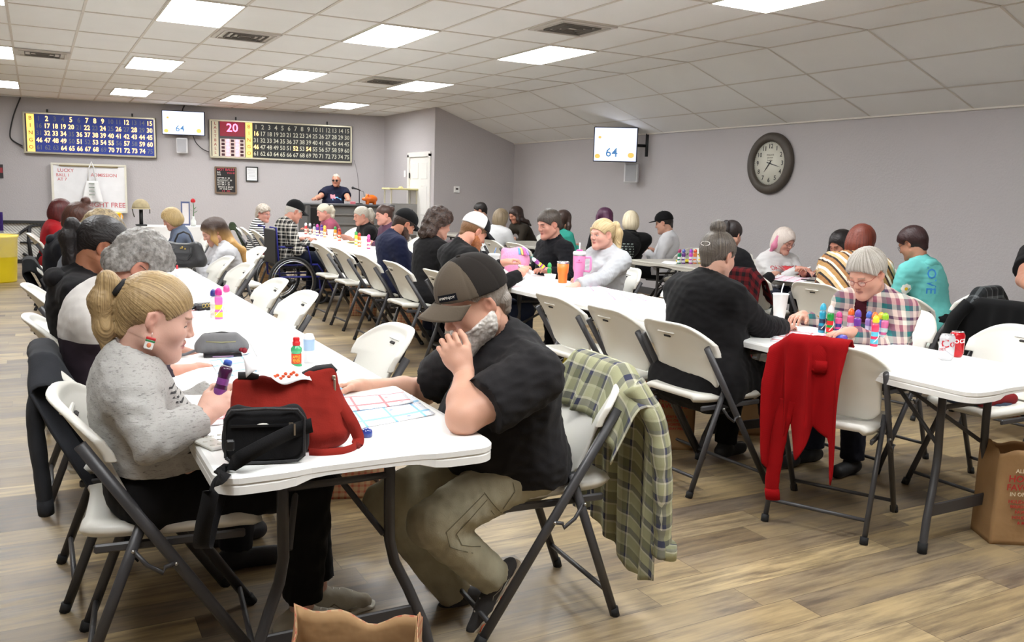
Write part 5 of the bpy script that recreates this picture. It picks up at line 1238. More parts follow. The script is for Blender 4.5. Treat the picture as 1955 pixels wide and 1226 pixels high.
C_(1.66, 8.75, 183, 'white folding chair under the woman in the loose grey sweater'); C_(1.66, 11.4, 180, 'white folding chair under the woman in slate blue')
BC = [(2.99, 3.36, 3, 'white folding chair under the woman with the topknot'), (2.99, 3.88, 0, 'empty white folding chair next past the woman with the topknot'), (2.99, 4.46, 0, 'empty white folding chair nearest the pink tumbler, on the aisle side'),
      (2.95, 6.16, 0, 'white folding chair under the red-bearded man in the white cap'), (2.92, 6.98, 0, 'white folding chair under the woman with dark curly hair'), (2.92, 7.76, 0, 'white folding chair under the man in the navy shirt'),
      (2.98, 8.72, 0, 'empty white folding chair between the navy shirt and the wheelchair, the nearer of two'), (2.98, 9.42, 0, 'empty white folding chair between the navy shirt and the wheelchair, next to the wheel'),
      (2.93, 12.35, -4, 'empty white folding chair behind the man in the wheelchair'), (2.93, 13.05, -10, 'white folding chair under the older woman in the striped jacket'), (2.98, 14.0, -10, 'white folding chair with an olive green coat over its back')]
for c in BC: C_(*c)
C_(3.19, 2.68, 27, 'white folding chair with the red knit cardigan over its back')
for c in [(4.16, 3.28, 186, 'white folding chair under the elderly woman in the plaid shirt'), (4.18, 2.60, 180, 'empty white folding chair behind the two soda cans'), (4.06, 5.05, 180, 'empty white folding chair between the topknot and the grey hooded sweatshirt'),
          (4.18, 6.05, 184, 'white folding chair under the woman with the long blonde ponytail'), (4.22, 6.95, 180, 'white folding chair under the man in the zip-neck pullover'), (4.14, 10.6, 180, 'white folding chair under the woman in mauve'), (4.14, 11.5, 180, 'white folding chair under the woman in a black tee'), (4.17, 13.3, 180, 'white folding chair under the woman in a dusty rose tee'),
          (7.02, 8.35, 195, 'empty white folding chair at the far corner of the grey table with the snack bag'), (6.95, 7.62, 182, 'empty white folding chair behind the daubers and the yellow snack bag'), (5.66, 5.72, 8, 'white folding chair with the long red and black checked coat over its back'),
          (6.52, 6.5, -94, 'white folding chair under the woman with pink and silver hair'), (6.99, 5.72, 182, 'white folding chair under the woman in maroon'), (5.45, 4.72, 8, 'white folding chair under the woman in the striped shawl'), (5.40, 3.98, 10, 'empty white folding chair beside the woman in the striped shawl'),
          (6.12, 4.22, 100, 'white folding chair with a charcoal checked jacket over its back'), (5.62, 3.30, 6, 'white folding chair with a black coat over its back'), (7.14, 3.92, 205, 'white folding chair under the man in a black tee'),
          (5.55, 10.3, 0, 'empty white folding chair seen between the white cap and the dark-haired man'), (5.5, 9.55, 4, 'white folding chair under the person in a teal top'), (5.5, 11.0, 10, 'white folding chair under the person in a white top by the far corner'),
          (5.82, 8.38, 55, 'white folding chair under the person in the black hooded sweatshirt'), (7.0, 8.75, 128, 'white folding chair under the man in the flat-brim cap'), (7.15, 12.3, 186, 'white folding chair under the young woman by the far corner'), (6.38, 8.96, 88, 'white folding chair under the person with purple-tinted hair'), (5.1, 12.6, 10, 'empty white folding chair near the thermostat')]:
    C_(*c)
# ---------------------------------------------------------------- clothes hung over chair backs
def chair_m(x, y, deg):
    return Matrix.Translation((x, y, 0)) @ Matrix.Rotation(math.radians(deg), 4, 'Z')
def drape(name, label, cat, ch, mat, w=.25, yo=0, lean=0, back=lambda u: .5, front=lambda u: .1, amp=.014, nf=5, seed=1, sleeves=(), th=.007, flare=.0, collar=True, top=.853):
    x0, y0, deg = ch; rr = random.Random(seed); ph = [rr.uniform(0, 6) for _ in range(8)]; xt = tl(.83).x-.01
    a = MB(); N = 56; pv = []
    def fn(u_, t_):
        u = u_*2-1; B, Fr = back(u), front(u); y = u*w
        top_ = top-.055*max(0, abs(u*w+yo)-.15)/.07*1.0
        L = Fr+.09+B; d = t_*L
        wv = sum(math.sin(u*nf*(1+.45*k)*2.1+ph[k]) for k in range(3))/3
        sideo = max(0, abs(y)-.215)
        if d < Fr: zz = top_-(Fr-d); x = xt+.042-.35*(Fr-d)*0-(top_-zz)*-.45+.004; dep = (Fr-d)
        elif d < Fr+.09: a_ = (d-Fr)/.09*PI; x = xt+.042*math.cos(a_)+.0; zz = top_+.024*math.sin(a_); dep = 0
        else:
            dep = d-Fr-.09; zz = top_-dep; x = xt-.042-flare*dep-.006+lean*dep
        am = amp*min(1, dep/.15+.12)
        x += wv*am*(-1 if d > Fr else 1)*1.0-(.012 if d > Fr+.09 else 0)*min(1, dep*6)
        y += .35*am*math.sin(u*nf*3+ph[4]+dep*5)
        y *= 1-.10*min(1, dep*1.2)*(1 if d > Fr else 0)
        return (x, y+yo, zz)
    a.grid(fn, N, 46, thick=th)
    P = []
    for i in range(N+1):
        for j in range(47):
            u = i/N*2-1; L = front(u)+.09+back(u); P.append((u*w, j/46*L-front(u), 0))
    P = P+P
    it = iter(P)
    o = a.build(name, mat, None, (x0, y0, 0), math.radians(deg), puv=lambda v, it=it: next(it))
    tag(o, label, cat)
    for k, (pts, r, fl) in enumerate(sleeves):
        b_ = MB(); n = len(pts); Q = []
        # resample for smooth bends
        for i in range(n-1):
            for s_ in range(8): Q.append(Vector(pts[i]).lerp(Vector(pts[i+1]), s_/8))
        Q.append(Vector(pts[-1])); Q = [sum((Q[max(0, min(len(Q)-1, i+d))] for d in (-3, -2, -1, 0, 1, 2, 3)), Vector())/7 for i in range(len(Q))]
        R = [r*(1-.25*i/len(Q))*(1+.035*math.sin(i*1.1+k)+.02*math.sin(i*2.3)) for i in range(len(Q))]
        R[-2:] = [R[-3]*1.02]*2
        b_.tube(Q, R, 18, flat=fl)
        sb = b_.build('sleeve', mat, o, puv=lambda v: (v[1]+v[0], -v[2], 0))
        b_ = MB(); d_ = (Q[-1]-Q[-4]).normalized(); b_.tube([Q[-1]-d_*.045, Q[-1]-d_*.02, Q[-1]+d_*.006], [R[-1]*1.08, R[-1]*1.12, R[-1]*1.06], 18, flat=fl); b_.build('cuff', mat, o, puv=lambda v: (v[1]+v[0]+.05, -v[2]*1.3, 0))
    return o
def zig(pts):
    def f(u):
        for (a, b) in zip(pts, pts[1:]):
            if u <= b[0]: return a[1]+(b[1]-a[1])*(u-a[0])/max(1e-6, b[0]-a[0])
        return pts[-1][1]
    return f
REDK = NT('red_rib_knit'); s_ = REDK.sep(REDK.attr('puv', 1)); o_ = REDK.obj()
rb = REDK.math('SINE', REDK.math('MULTIPLY', s_[0], 900.0)); rb2 = REDK.math('SINE', REDK.math('MULTIPLY', s_[1], 700.0)); c_ = lin((148, 16, 20))
REDK.l(REDK.mix(REDK.noise(o_, 9, 4), mul(c_, .75), mul(c_, 1.12)), REDK.b.inputs['Base Color']); REDK.b.inputs['Roughness'].default_value = .95; REDK.b.inputs['Specular IOR Level'].default_value = .1
REDK.bump(REDK.math('MULTIPLY', rb, rb2), .15, .002); REDK = REDK.m
drape('cardigan', 'red knit cardigan draped over the back of a white folding chair', 'sweater', (3.19, 2.68, 27), REDK, w=.165, yo=.065,
      back=zig([(-1, .46), (-.85, .60), (-.7, .40), (-.35, .36), (.05, .52), (.25, .34), (.5, .40), (.75, .56), (.9, .50), (1, .32)]), front=lambda u: .16, amp=.036, nf=3.2, seed=3, th=.008,
      sleeves=[([(-.29, .03, .87), (-.335, .02, .84), (-.345, .02, .78), (-.345, .02, .73)], .050, .35), ([(-.33, .13, .60), (-.35, .15, .48), (-.345, .165, .34), (-.34, .175, .20), (-.335, .165, .13)], .038, .45)])
drape('flannel_shirt', 'green and navy plaid flannel shirt hung over the chair of the bearded man', 'shirt', (1.45, 2.53, 176), PL_GREEN, w=.30,
      back=zig([(-1, .52), (-.6, .60), (-.2, .66), (.2, .70), (.5, .74), (.75, .68), (1, .60)]), front=lambda u: .16, amp=.024, nf=5, seed=8, flare=.02, th=.005,
      sleeves=[([(-.29, .20, .83), (-.37, .26, .70), (-.39, .28, .52), (-.40, .28, .36), (-.405, .285, .22)], .078, .5), ([(-.34, -.12, .80), (-.40, -.14, .62), (-.43, -.13, .45), (-.42, -.14, .30)], .055, .45)])
drape('jacket', 'dark grey knit jacket hanging over the chair of the curly grey-haired woman', 'jacket', (.30, 3.32, 0), cloth((66, 68, 74), 'denim'), w=.26, lean=.5, back=zig([(-1, .62), (-.3, .66), (.4, .58), (1, .50)]), front=lambda u: .10, amp=.022, nf=4, seed=4,
      sleeves=[([(-.30, -.12, .82), (-.335, -.14, .66), (-.32, -.15, .48), (-.31, -.16, .32)], .05, .6)])
drape('coat', 'olive green coat hung over a chair near the far wall', 'coat', (2.98, 14.0, -10), cloth((58, 70, 44), 'jersey'), w=.28, back=lambda u: .55, front=lambda u: .3, seed=5)
drape('coat', 'long red and black checked coat hanging over a chair by the right wall', 'coat', (5.66, 5.72, 8), PL_RED, w=.27, back=zig([(-1, .66), (0, .60), (1, .5)]), front=lambda u: .2, seed=6)
drape('jacket', 'charcoal checked jacket over the chair behind the turquoise sweatshirt', 'jacket', (6.12, 4.22, 100), PL_GREY, w=.29, back=zig([(-1, .5), (1, .62)]), front=lambda u: .15, seed=7, sleeves=[([(-.31, .2, .8), (-.38, .24, .62), (-.38, .25, .4), (-.37, .25, .26)], .06, .6)])
drape('coat', 'black coat over the chair beside the nearest grey table', 'coat', (5.62, 3.30, 6), cloth((22, 22, 24), 'jersey'), w=.31, back=lambda u: .62, front=lambda u: .25, seed=8, sleeves=[([(-.31, .2, .84), (-.38, .28, .72), (-.38, .30, .5), (-.37, .3, .3)], .065, .7)])
drape('coat', 'black coat over the chair of the person with the small top bun', 'coat', (.24, 7.2, 0), cloth((22, 22, 25), 'jersey'), w=.25, back=lambda u: .38, front=lambda u: .3, seed=9, lean=.5)
# wheelchair
def wheelchair(x, y, deg):
    t = thing('wheelchair', 'black wheelchair with silver-rimmed wheels under the man in plaid', 'wheelchair', (x, y, 0), math.radians(deg))
    BK = M((26, 26, 28), .5); SL = M((176, 178, 182), .3, metal=1); BL = M((40, 44, 130), .4)
    for s in (-1, 1):
        wy = s*.30; a = MB(); R = .305
        def ring(r, rad, m, z0=R, n=36, y=wy): 
            a_ = MB(); a_.tube([(-.06+r*math.cos(2*PI*k/n), y, z0+r*math.sin(2*PI*k/n)) for k in range(n+1)], rad, 8, caps=False); return a_
        wl = ring(.285, .019, 0).build('wheel', M((22, 22, 23), .7), t)
        ring(.262, .010, 0).build('rim', SL, wl); ring(.245, .007, 0, y=wy+s*.035).build('hand_rim', SL, wl)
        a = MB()
        for k in range(20):
            w_ = 2*PI*k/20; a.tube([(-.06+.03*math.cos(w_+.5), wy+(k % 2*2-1)*.015, R+.03*math.sin(w_+.5)), (-.06+.262*math.cos(w_), wy, R+.262*math.sin(w_))], .0015, 4)
        a.build('spokes', M((60, 60, 64), .4, metal=.6), wl)
        a = MB(); a.tube([(-.06, wy-.03, R), (-.06, wy+.03, R)], .03, 12); a.build('hub', BK, wl)
        a = MB(); a.tube([(.32+.09*math.cos(2*PI*k/20), s*.22, .10+.085*math.sin(2*PI*k/20)) for k in range(21)], .014, 6, caps=False); cw = a.build('caster_wheel', M((40, 40, 42), .7), t)
        a = MB(); a.tube([(-.2, s*.24, .35), (-.24, s*.24, .95), (-.32, s*.24, .96)], .012, 8); a.tube([(-.2, s*.24, .35), (.3, s*.24, .35), (.32, s*.22, .2), (.32, s*.22, .1)], .012, 8); a.tube([(-.2, s*.24, .5), (.28, s*.24, .5), (.40, s*.2, .35), (.52, s*.18, .12)], .012, 8)
        a.tube([(-.2, s*.25, .72), (.15, s*.25, .72), (.2, s*.25, .5)], .012, 8); fr_ = a.build('frame', BL, t)
        a = MB(); a.box((.0, s*.25, .735), (.28, .05, .03), bev=.01); a.build('armrest', BK, t)
        a = MB(); a.box((.56, s*.12, .10), (.16, .14, .015), bev=.005); a.build('footplate', BK, t)
    a = MB(); a.box((.03, 0, .475), (.44, .46, .05), bev=.02); a.build('seat', BK, t)
    a = MB(); a.box((-.235, 0, .72), (.025, .46, .42), bev=.01); a.build('backrest', BK, t)
wheelchair(2.76, 10.86, 4)
# ---------------------------------------------------------------- wall things
def back_frame(px0, py0, px1, py1, off):
    A, B, C2 = onB(px0, py0, off), onB(px1, py1, off), onB(px0, py1, off)
    return A, B, C2
def at_back(px, py, off): return onB(px, py, off)
BANG = math.atan2(-.2457, 1)
def wmat(c):   # board frame: x along the far wall, y up, z toward the room
    m = Matrix(((BX.x, 0, -BN.x, c.x), (BX.y, 0, -BN.y, c.y), (0, 1, 0, c.z), (0, 0, 0, 1))); return m
GOLD = M((196, 190, 168), .35, metal=.5, name='brushed_frame'); 
def em(col, s, base=None):
    k = ('em', str(col), s)
    if k not in MC:
        t = NT('lit_bulb_face'); t.b.inputs['Base Color'].default_value = lin(base or col); t.b.inputs['Emission Color'].default_value = lin(col); t.b.inputs['Emission Strength'].default_value = s; MC[k] = t.m
    return MC[k]
def number_board(label, tlp, trp, blp, brp, panel, dim, lit, colx0, letters, special):
    off = .10; P = [onB(*p, off) for p in (tlp, trp, blp, brp)]; c = sum(P, Vector())/4; W_ = ((P[1]-P[0]).length+(P[3]-P[2]).length)/2; H_ = ((P[0].z-P[2].z)+(P[1].z-P[3].z))/2
    t = thing('number_board', label, 'bingo board', (c.x, c.y, c.z), 0); R_ = wmat(Vector((0, 0, 0)))
    a = MB(); a.box((0, 0, -.045), (W_, H_, .085), mat=R_); a.build('casing', M((70, 70, 72), .5), t)
    a = MB()
    for s in (-1, 1): a.box((0, s*(H_/2-.018), .0), (W_, .036, .03), mat=R_, bev=.006); a.box((s*(W_/2-.018), 0, .0), (.036, H_, .03), mat=R_, bev=.006)
    a.build('frame', GOLD, t)
    a = MB(); a.box((colx0*W_/2+0, 0, .002), (W_*(1-colx0)-.06, H_-.06, .006), mat=R_); pn = a.build('number_panel', panel, t)
    x0 = -W_/2+colx0*W_+.03; cw = (W_/2-.04-x0)/15; ch = (H_-.10)/5
    A, B_ = MB(), MB()
    for n in range(75):
        i, j = n % 15, n//15; x = x0+cw*(i+.5); y = H_/2-.05-ch*(j+.5)
        (B_ if n+1 in lit else A).text(str(n+1), ch*.98 if n < 9 else ch*.92, R_ @ Matrix.Translation((x, y, .007)) @ Matrix.Scale(.86, 4, (1, 0, 0)), ext=.001)
    A.build('unlit_numbers', dim, pn); B_.build('lit_numbers', em((255, 190, 96), 1.25, (255, 220, 150)), pn)
    a = MB(); xl = x0-.075; a.box((xl, 0, .003), (.13, H_-.07, .008), mat=R_); lp = a.build('letter_panel', em((250, 196, 96), .55), t)
    a = MB()
    for k, ch_ in enumerate(letters): a.text(ch_, .10, R_ @ Matrix.Translation((xl, H_/2-.05-ch*(k+.5), .008)), ext=.001)
    a.build('letters', M((178, 84, 40), .6), lp)
    if special:
        x1 = -W_/2+.04; sx = x1+.16; sw = xl-.08-sx
        a = MB(); a.box((x1+.07, 0, .003), (.12, H_-.07, .008), mat=R_); sp_ = a.build('side_panel', M((214, 206, 180), .5), t)
        a = MB()
        for k, ch_ in enumerate('NACOGDOCH'[:0]+'LAST BALL'.replace(' ', '')): a.text(ch_, .075, R_ @ Matrix.Translation((x1+.07, H_/2-.08-k*.082, .008)), ext=.001)
        a.build('side_letters', M((150, 50, 50), .6), sp_)
        a = MB(); a.box((sx+sw/2, H_*.27, .004), (sw, H_*.38, .008), mat=R_); d_ = a.build('digit_display', em((120, 8, 34), .45, (70, 6, 18)), t)
        a = MB(); a.text('20', H_*.30, R_ @ Matrix.Translation((sx+sw/2, H_*.29, .009)), ext=.001); a.build('digits', em((255, 90, 140), 2.2), d_)
        a = MB(); a.box((sx+sw/2, -H_*.22, .004), (sw, H_*.46, .008), mat=R_); g_ = a.build('pattern_grid', M((232, 214, 206), .5), t)
        A, B_ = MB(), MB()
        for i in range(5):
            for j in range(5):
                (A if i % 2 == 0 else B_).box((sx+sw*(.12+.19*i), -H_*.22+H_*.46*(.4-.2*j), .01), (sw*.13, H_*.065, .006), mat=R_)
        A.build('dark_cells', M((70, 18, 30), .5), g_); B_.build('lit_cells', em((255, 120, 160), 1.2), g_)
    for s in (-1, 1):
        a = MB(); a.box((s*W_*.32, H_/2+.03, -.03), (.03, .07, .02), mat=R_); a.build('hanger', M((30, 30, 32), .5), t)
    return t, c, W_, H_
lit1 = {2, 5, 7, 8, 9, 12, 15, 17, 18, 19, 20, 22, 24, 26, 28, 30, 32, 33, 34, 36, 37, 38, 39, 40, 41, 42, 43, 44, 45, 46, 47, 48, 49, 51, 53, 54, 55, 57, 59, 60, 64, 65, 66, 67, 68, 70, 71, 72, 73, 74}
number_board('blue numbered call board with many orange numbers lit, on the far wall', (43, 212), (298, 226), (45, 293), (297, 301), M((40, 62, 156), .5), M((120, 126, 140), .6), lit1, .075, 'BINGO', False)
number_board('black numbered call board with a red 20 display, on the far wall', (400, 228), (673, 240), (400, 303), (671, 310), M((26, 28, 28), .5), M((206, 204, 186), .6), {16, 46, 52, 54}, .285, 'BINGO', True)
# televisions
def tv(label, c, n, W_, H_, tilt, cable, wallp):
    n = Vector(n).normalized(); x = Vector((0, 0, 1)).cross(n).normalized(); z = n.cross(x) if False else Vector((0, 0, 1))
    m = Matrix((x, z, n)).transposed().to_4x4(); t = thing('television', label, 'television', c)
    a = MB(); a.box((0, 0, -.025), (W_, H_, .05), mat=m, bev=.008); a.build('housing', M((16, 16, 18), .35), t)
    a = MB(); a.box((0, 0, .001), (W_-.03, H_-.03, .004), mat=m); s_ = a.build('screen', em((196, 204, 240), .62, (60, 60, 70)), t)
    a = MB(); a.add([(.30*W_*math.cos(k*PI/20)*1.15, .0+.5*H_*.88*math.sin(k*PI/20), .0045) for k in range(40)], [tuple(range(40))], 0, False, m); a.build('ball_picture', em((240, 244, 252), .8, (80, 80, 80)), s_)
    a = MB(); a.text('64', H_*.36, m @ Matrix.Translation((0-.08*W_, -.24*H_, .006)), ext=.0005); a.build('number', em((60, 110, 160), .35), s_)
    a = MB()
    for (px_, py_, r) in ((.36, -.3, .04), (-.40, -.34, .035), (-.36, .2, .02)): a.add([(px_*W_+r*math.cos(k*PI/6)*1.2, py_*H_+r*math.sin(k*PI/6), .0042) for k in range(12)], [tuple(range(12))], 0, False, m)
    a.build('picture_accents', em((214, 180, 90), .35), s_)
    w_ = Vector(wallp)-Vector(c); a = MB(); a.tube([-n*.05, (w_.x, w_.y, 0)], .022, 8); a.tube([(w_.x, w_.y, -.16), (w_.x, w_.y, .18)], .03, 8); a.build('mount_arm', M((30, 30, 32), .5), t)
    return t
pc = onB(350, 235, .22); tv('wall television showing ball 64, between the two number boards', pc, (-BN.x-.05, -BN.y, -.06), .80, .47, 0, None, pc+BN*.22)
pc = onX(1175, 276, XR-.48); a_, b_ = onX(1146, 276, XR-.48), onX(1205, 276, XR-.48)
tv('wall television showing ball 64, on the right wall beside the clock', pc, (-.62, -.78, -.05), .66, .52, 0, None, Vector((XR, pc.y-.15, pc.z)))
def speaker(label, c, n):
    n = Vector(n).normalized(); x = Vector((0, 0, 1)).cross(n).normalized(); m = Matrix((x, Vector((0, 0, 1)), n)).transposed().to_4x4(); t = thing('wall_speaker', label, 'speaker', c)
    a = MB(); a.box((0, 0, -.07), (.21, .30, .14), mat=m, bev=.015); a.build('cabinet', M((222, 222, 224), .5), t); a = MB(); a.box((0, 0, .003), (.165, .255, .008), mat=m, bev=.006); a.build('grille', M((176, 176, 180), .7, bump=.6, bs=300), t)
    a = MB(); a.tube([(0, 0, -.1), (0, 0, -.22)], .02, 8, mat=m); a.build('bracket', M((40, 40, 42), .5), t)
speaker('white speaker on the far wall below the television', onB(347, 278, .17), (-BN.x, -BN.y, -.05))
speaker('white speaker on the right wall below the television', onX(1204, 330, XR-.2), (-.75, -.66, -.05))
# cables
def cable(label, pts, r=.011, col=(36, 34, 34)):
    Q = []; P = [Vector(p) for p in pts]
    for i in range(len(P)-1):
        p0, p1, p2, p3 = P[max(0, i-1)], P[i], P[i+1], P[min(len(P)-1, i+2)]
        for k in range(6):
            t_ = k/6; Q.append(.5*((2*p1)+(p2-p0)*t_+(2*p0-5*p1+4*p2-p3)*t_*t_+(3*p1-p0-3*p2+p3)*t_**3))
    Q.append(P[-1]); a = MB(); a.tube(Q, r, 6); tag(a.build('cable', M(col, .6)), label, 'cable')
cable('black cable drooping beside the blue number board', [onB(39, 186, .03), onB(26, 220, .05), onB(19, 255, .05), onB(24, 268, .05), onB(43, 279, .09)], .014)
cable('thin black cable from the television to the black number board', [onB(368, 258, .1), onB(374, 272, .04), onB(386, 284, .04), onB(399, 290, .08)], .008)
cable('black cable from the ceiling to the television by the number boards', [onB(353, 200, .04), onB(349, 208, .08), onB(348, 214, .12)], .012)
cable('thin cable hanging below the black number board', [onB(676, 306, .03), onB(682, 330, .02), onB(685, 362, .02)], .004, (110, 106, 106))
# whiteboard, menu board, notice, switch, thermostat
def wbox(name, label, cat, p0, p1, off, th, mat, group=None):
    A, B_ = onB(*p0, off), onB(*p1, off); C3 = Vector(((A.x+B_.x)/2, (A.y+B_.y)/2, (A.z+B_.z)/2)); W_ = Vector((A.x-B_.x, A.y-B_.y)).length; H_ = abs(A.z-B_.z)
    t = thing(name, label, cat, C3); return t, wmat(Vector((0, 0, 0))), W_, H_
t, m, W_, H_ = wbox('whiteboard', 'white dry-erase board with faint red writing below the blue number board', 'whiteboard', (99, 312), (242, 405), .12, .03, None)
a = MB(); a.box((0, 0, -.015), (W_, H_, .03), mat=m); a.build('panel', M((236, 236, 238), .25, coat=.3), t)
a = MB()
for s in (-1, 1): a.box((0, s*H_/2, 0), (W_+.03, .035, .05), mat=m); a.box((s*W_/2, 0, 0), (.035, H_, .05), mat=m)
a.build('frame', M((226, 222, 208), .4), t)
a = MB(); a.box((0, H_/2-.03, .02), (W_*.8, .02, .03), mat=m); a.build('top_rail', M((150, 132, 92), .4, metal=.4), t)
a = MB(); a.text('NIGHT FREE', .13, m @ Matrix.Translation((.28, -H_*.36, .002)), ext=.0008); a.text('LUCKY', .09, m @ Matrix.Translation((-W_*.32, H_*.36, .002)), ext=.0008); a.text('BALL 1', .08, m @ Matrix.Translation((-W_*.36, H_*.26, .002)), ext=.0008); a.text('AT 7', .08, m @ Matrix.Translation((-W_*.37, H_*.17, .002)), ext=.0008); a.text('ADMISSION', .09, m @ Matrix.Translation((W_*.2, H_*.28, .002)), ext=.0008)
a.build('red_writing', M((206, 120, 124), .6), t)
for s in (-1, 1):
    a = MB(); a.tube([(s*W_*.42, -H_/2, -.02), (s*W_*.42, -.9, -.02), ], .02, 8, mat=m); a.build('leg', M((190, 188, 180), .4), t)
pb = onB(176, 345, .22); t = thing('tote_bag', 'white cloth bag hanging from the top of the whiteboard', 'bag', pb)
m = wmat(Vector((0, 0, 0))); a = MB(); a.grid(lambda u, v: ((u-.5)*(.20+.2*(1-v)), -.42+.42*v, .03+.03*math.sin(u*9+v*2)*(1-v)), 12, 10, thick=.01, mat=m); a.build('bag_body', M((228, 228, 228), .8), t)
a = MB(); a.tube([(-.07, 0, .03), (-.04, .25, .03), (0, .36, .01), (.04, .25, .03), (.07, 0, .03)], .014, 6, mat=m); a.build('handle', M((228, 228, 228), .8), t)
a = MB()
for k in range(4): a.box((0, -.06-.07*k, .068), (.10, .022, .004), mat=m)
a.build('printed_motif', M((130, 140, 130), .8), t)
t, m, W_, H_ = wbox('menu_board', 'black letter board headed HOT BALLS with white and red lettering', 'sign', (411, 319), (451, 369), .03, .03, None)
a = MB(); a.box((0, 0, -.01), (W_, H_, .02), mat=m); a.build('panel', M((32, 30, 30), .7), t)
a = MB()
for s in (-1, 1): a.box((0, s*H_/2, 0), (W_+.02, .03, .03), mat=m); a.box((s*W_/2, 0, 0), (.03, H_, .03), mat=m)
a.build('frame', M((118, 98, 78), .5), t)
a = MB(); a.text('HOT BALLS', .066, m @ Matrix.Translation((0, H_*.41, .004))); a.text('YOU 45', .045, m @ Matrix.Translation((.10, H_*.28, .004))); a.text('1 4   500', .045, m @ Matrix.Translation((0, -H_*.43, .004))); a.build('red_letters', M((206, 70, 90), .6), t)
a = MB()
for k, s_ in enumerate(('B42', 'G52', 'LETTER X  25', 'BLACKOUT  50', 'LETTER T  25', 'LETTER Y  20')): a.text(s_, .042, m @ Matrix.Translation((-W_*.42, H_*(.30-.085*k-(.05 if k > 1 else 0)), .004)), align='LEFT')
a.text('BINGO IS BACK', .042, m @ Matrix.Translation((0, -H_*.27, .004))); a.text('AT ONE DAY', .042, m @ Matrix.Translation((0, -H_*.35, .004)))
a.build('white_letters', M((220, 218, 212), .6), t)
t, m, W_, H_ = wbox('framed_notice', 'white notice in a thin black frame beside the letter board', 'picture frame', (470, 319), (492, 346), .025, .03, None)
a = MB(); a.box((0, 0, -.006), (W_, H_, .012), mat=m); a.build('paper', M((232, 232, 234), .5), t)
a = MB()
for s in (-1, 1): a.box((0, s*H_/2, 0), (W_+.02, .022, .02), mat=m); a.box((s*W_/2, 0, 0), (.022, H_, .02), mat=m)
a.build('frame', M((30, 28, 28), .4), t)
a = MB()
for k in range(7): a.box((0, H_*(.32-.1*k), .001), (W_*(.6 if k % 3 else .75), .006, .001), mat=m)
a.build('printed_lines', M((170, 170, 176), .6), t)
p = onX(773, 332, XJ-.01); t = thing('light_switch', 'white light switch plate beside the white door', 'light switch', p); a = MB(); a.box((0, 0, 0), (.012, .08, .13), bev=.004); a.build('plate', WHITE_PL, t); a = MB(); a.box((-.01, 0, 0), (.012, .012, .03)); a.build('toggle', WHITE_PL, t)
p = onY(872, 362, YJ-.012); t = thing('thermostat', 'small white thermostat on the wall of the corner', 'thermostat', p); a = MB(); a.box((0, 0, 0), (.12, .024, .12), bev=.008); a.build('housing', WHITE_PL, t); a = MB(); a.box((0, -.013, .012), (.05, .004, .035)); a.build('screen', M((70, 60, 58), .3), t)
t = thing('wall_sign', 'edge of a small black sign at the far wall, cut by the frame', 'sign', onB(-2, 327, .02)); a = MB(); a.box((0, 0, 0), (.14, .02, .26)); a.build('panel', M((30, 26, 30), .5), t); a = MB(); a.box((.02, -.012, .02), (.08, .004, .10)); a.build('red_patch', M((150, 40, 50), .5), t)
# clock
p = onX(1470, 312, XR-.03); rC = (onX(1470, 254, XR).z-onX(1470, 371, XR).z)/2
t = thing('wall_clock', 'large round wall clock with a dark rustic frame and black numerals', 'clock', p); mC = Matrix(((0, 0, -1, 0), (-1, 0, 0, 0), (0, 1, 0, 0), (0, 0, 0, 1)))
a = MB(); a.lathe([(rC*.70, .0), (rC*.72, .035), (rC*.80, .045), (rC*.9, .04), (rC*.97, .03), (rC, .012), (rC, -.02)], 56, mat=mC, caps=False); a.build('frame', M((74, 66, 58), .5, .25, 9, bump=.5, bs=50), t)
a = MB(); a.lathe([(rC*.73, .0), (rC*.73, .004)], 56, mat=mC); fc = a.build('dial', M((222, 220, 206), .5), t)
a = MB()
for k in range(12):
    w_ = PI/2-(k+1)*PI/6; a.text(str(k+1), rC*.21, mC @ Matrix.Translation((rC*.55*math.cos(w_), rC*.55*math.sin(w_), .005)))
for k in range(60):
    w_ = PI/2-k*PI/30; a.box((rC*.685, 0, .005), (rC*(.02 if k % 5 else .035), rC*.008, .002), mat=mC @ Matrix.Rotation(w_, 4, 'Z'))
a.build('numerals', M((50, 46, 44), .6), fc)
a = MB(); a.text('WALLACE', rC*.07, mC @ Matrix.Translation((0, rC*.27, .005))); a.text('STATION', rC*.06, mC @ Matrix.Translation((0, rC*.18, .005))); a.text('London', rC*.07, mC @ Matrix.Translation((0, rC*.10, .005))); a.build('dial_lettering', M((120, 112, 100), .6), fc)
def hand(ang, L, w_, nm):
    a = MB(); mm = mC @ Matrix.Rotation(PI/2-ang, 4, 'Z'); a.add([(-L*.25, -w_, .008), (L*.6, -w_*.6, .008), (L, 0, .008), (L*.6, w_*.6, .008), (-L*.25, w_, .008), (-L*.25, -w_, .011), (L*.6, -w_*.6, .011), (L, 0, .011), (L*.6, w_*.6, .011), (-L*.25, w_, .011)], [(0, 1, 2, 3, 4), (9, 8, 7, 6, 5)]+[(i, (i+1) % 5, (i+1) % 5+5, i+5) for i in range(5)], 0, False, mm); a.build(nm, M((34, 32, 32), .4), t)
hand(math.radians(105), rC*.52, rC*.018, 'minute_hand'); hand(math.radians(219), rC*.36, rC*.024, 'hour_hand')
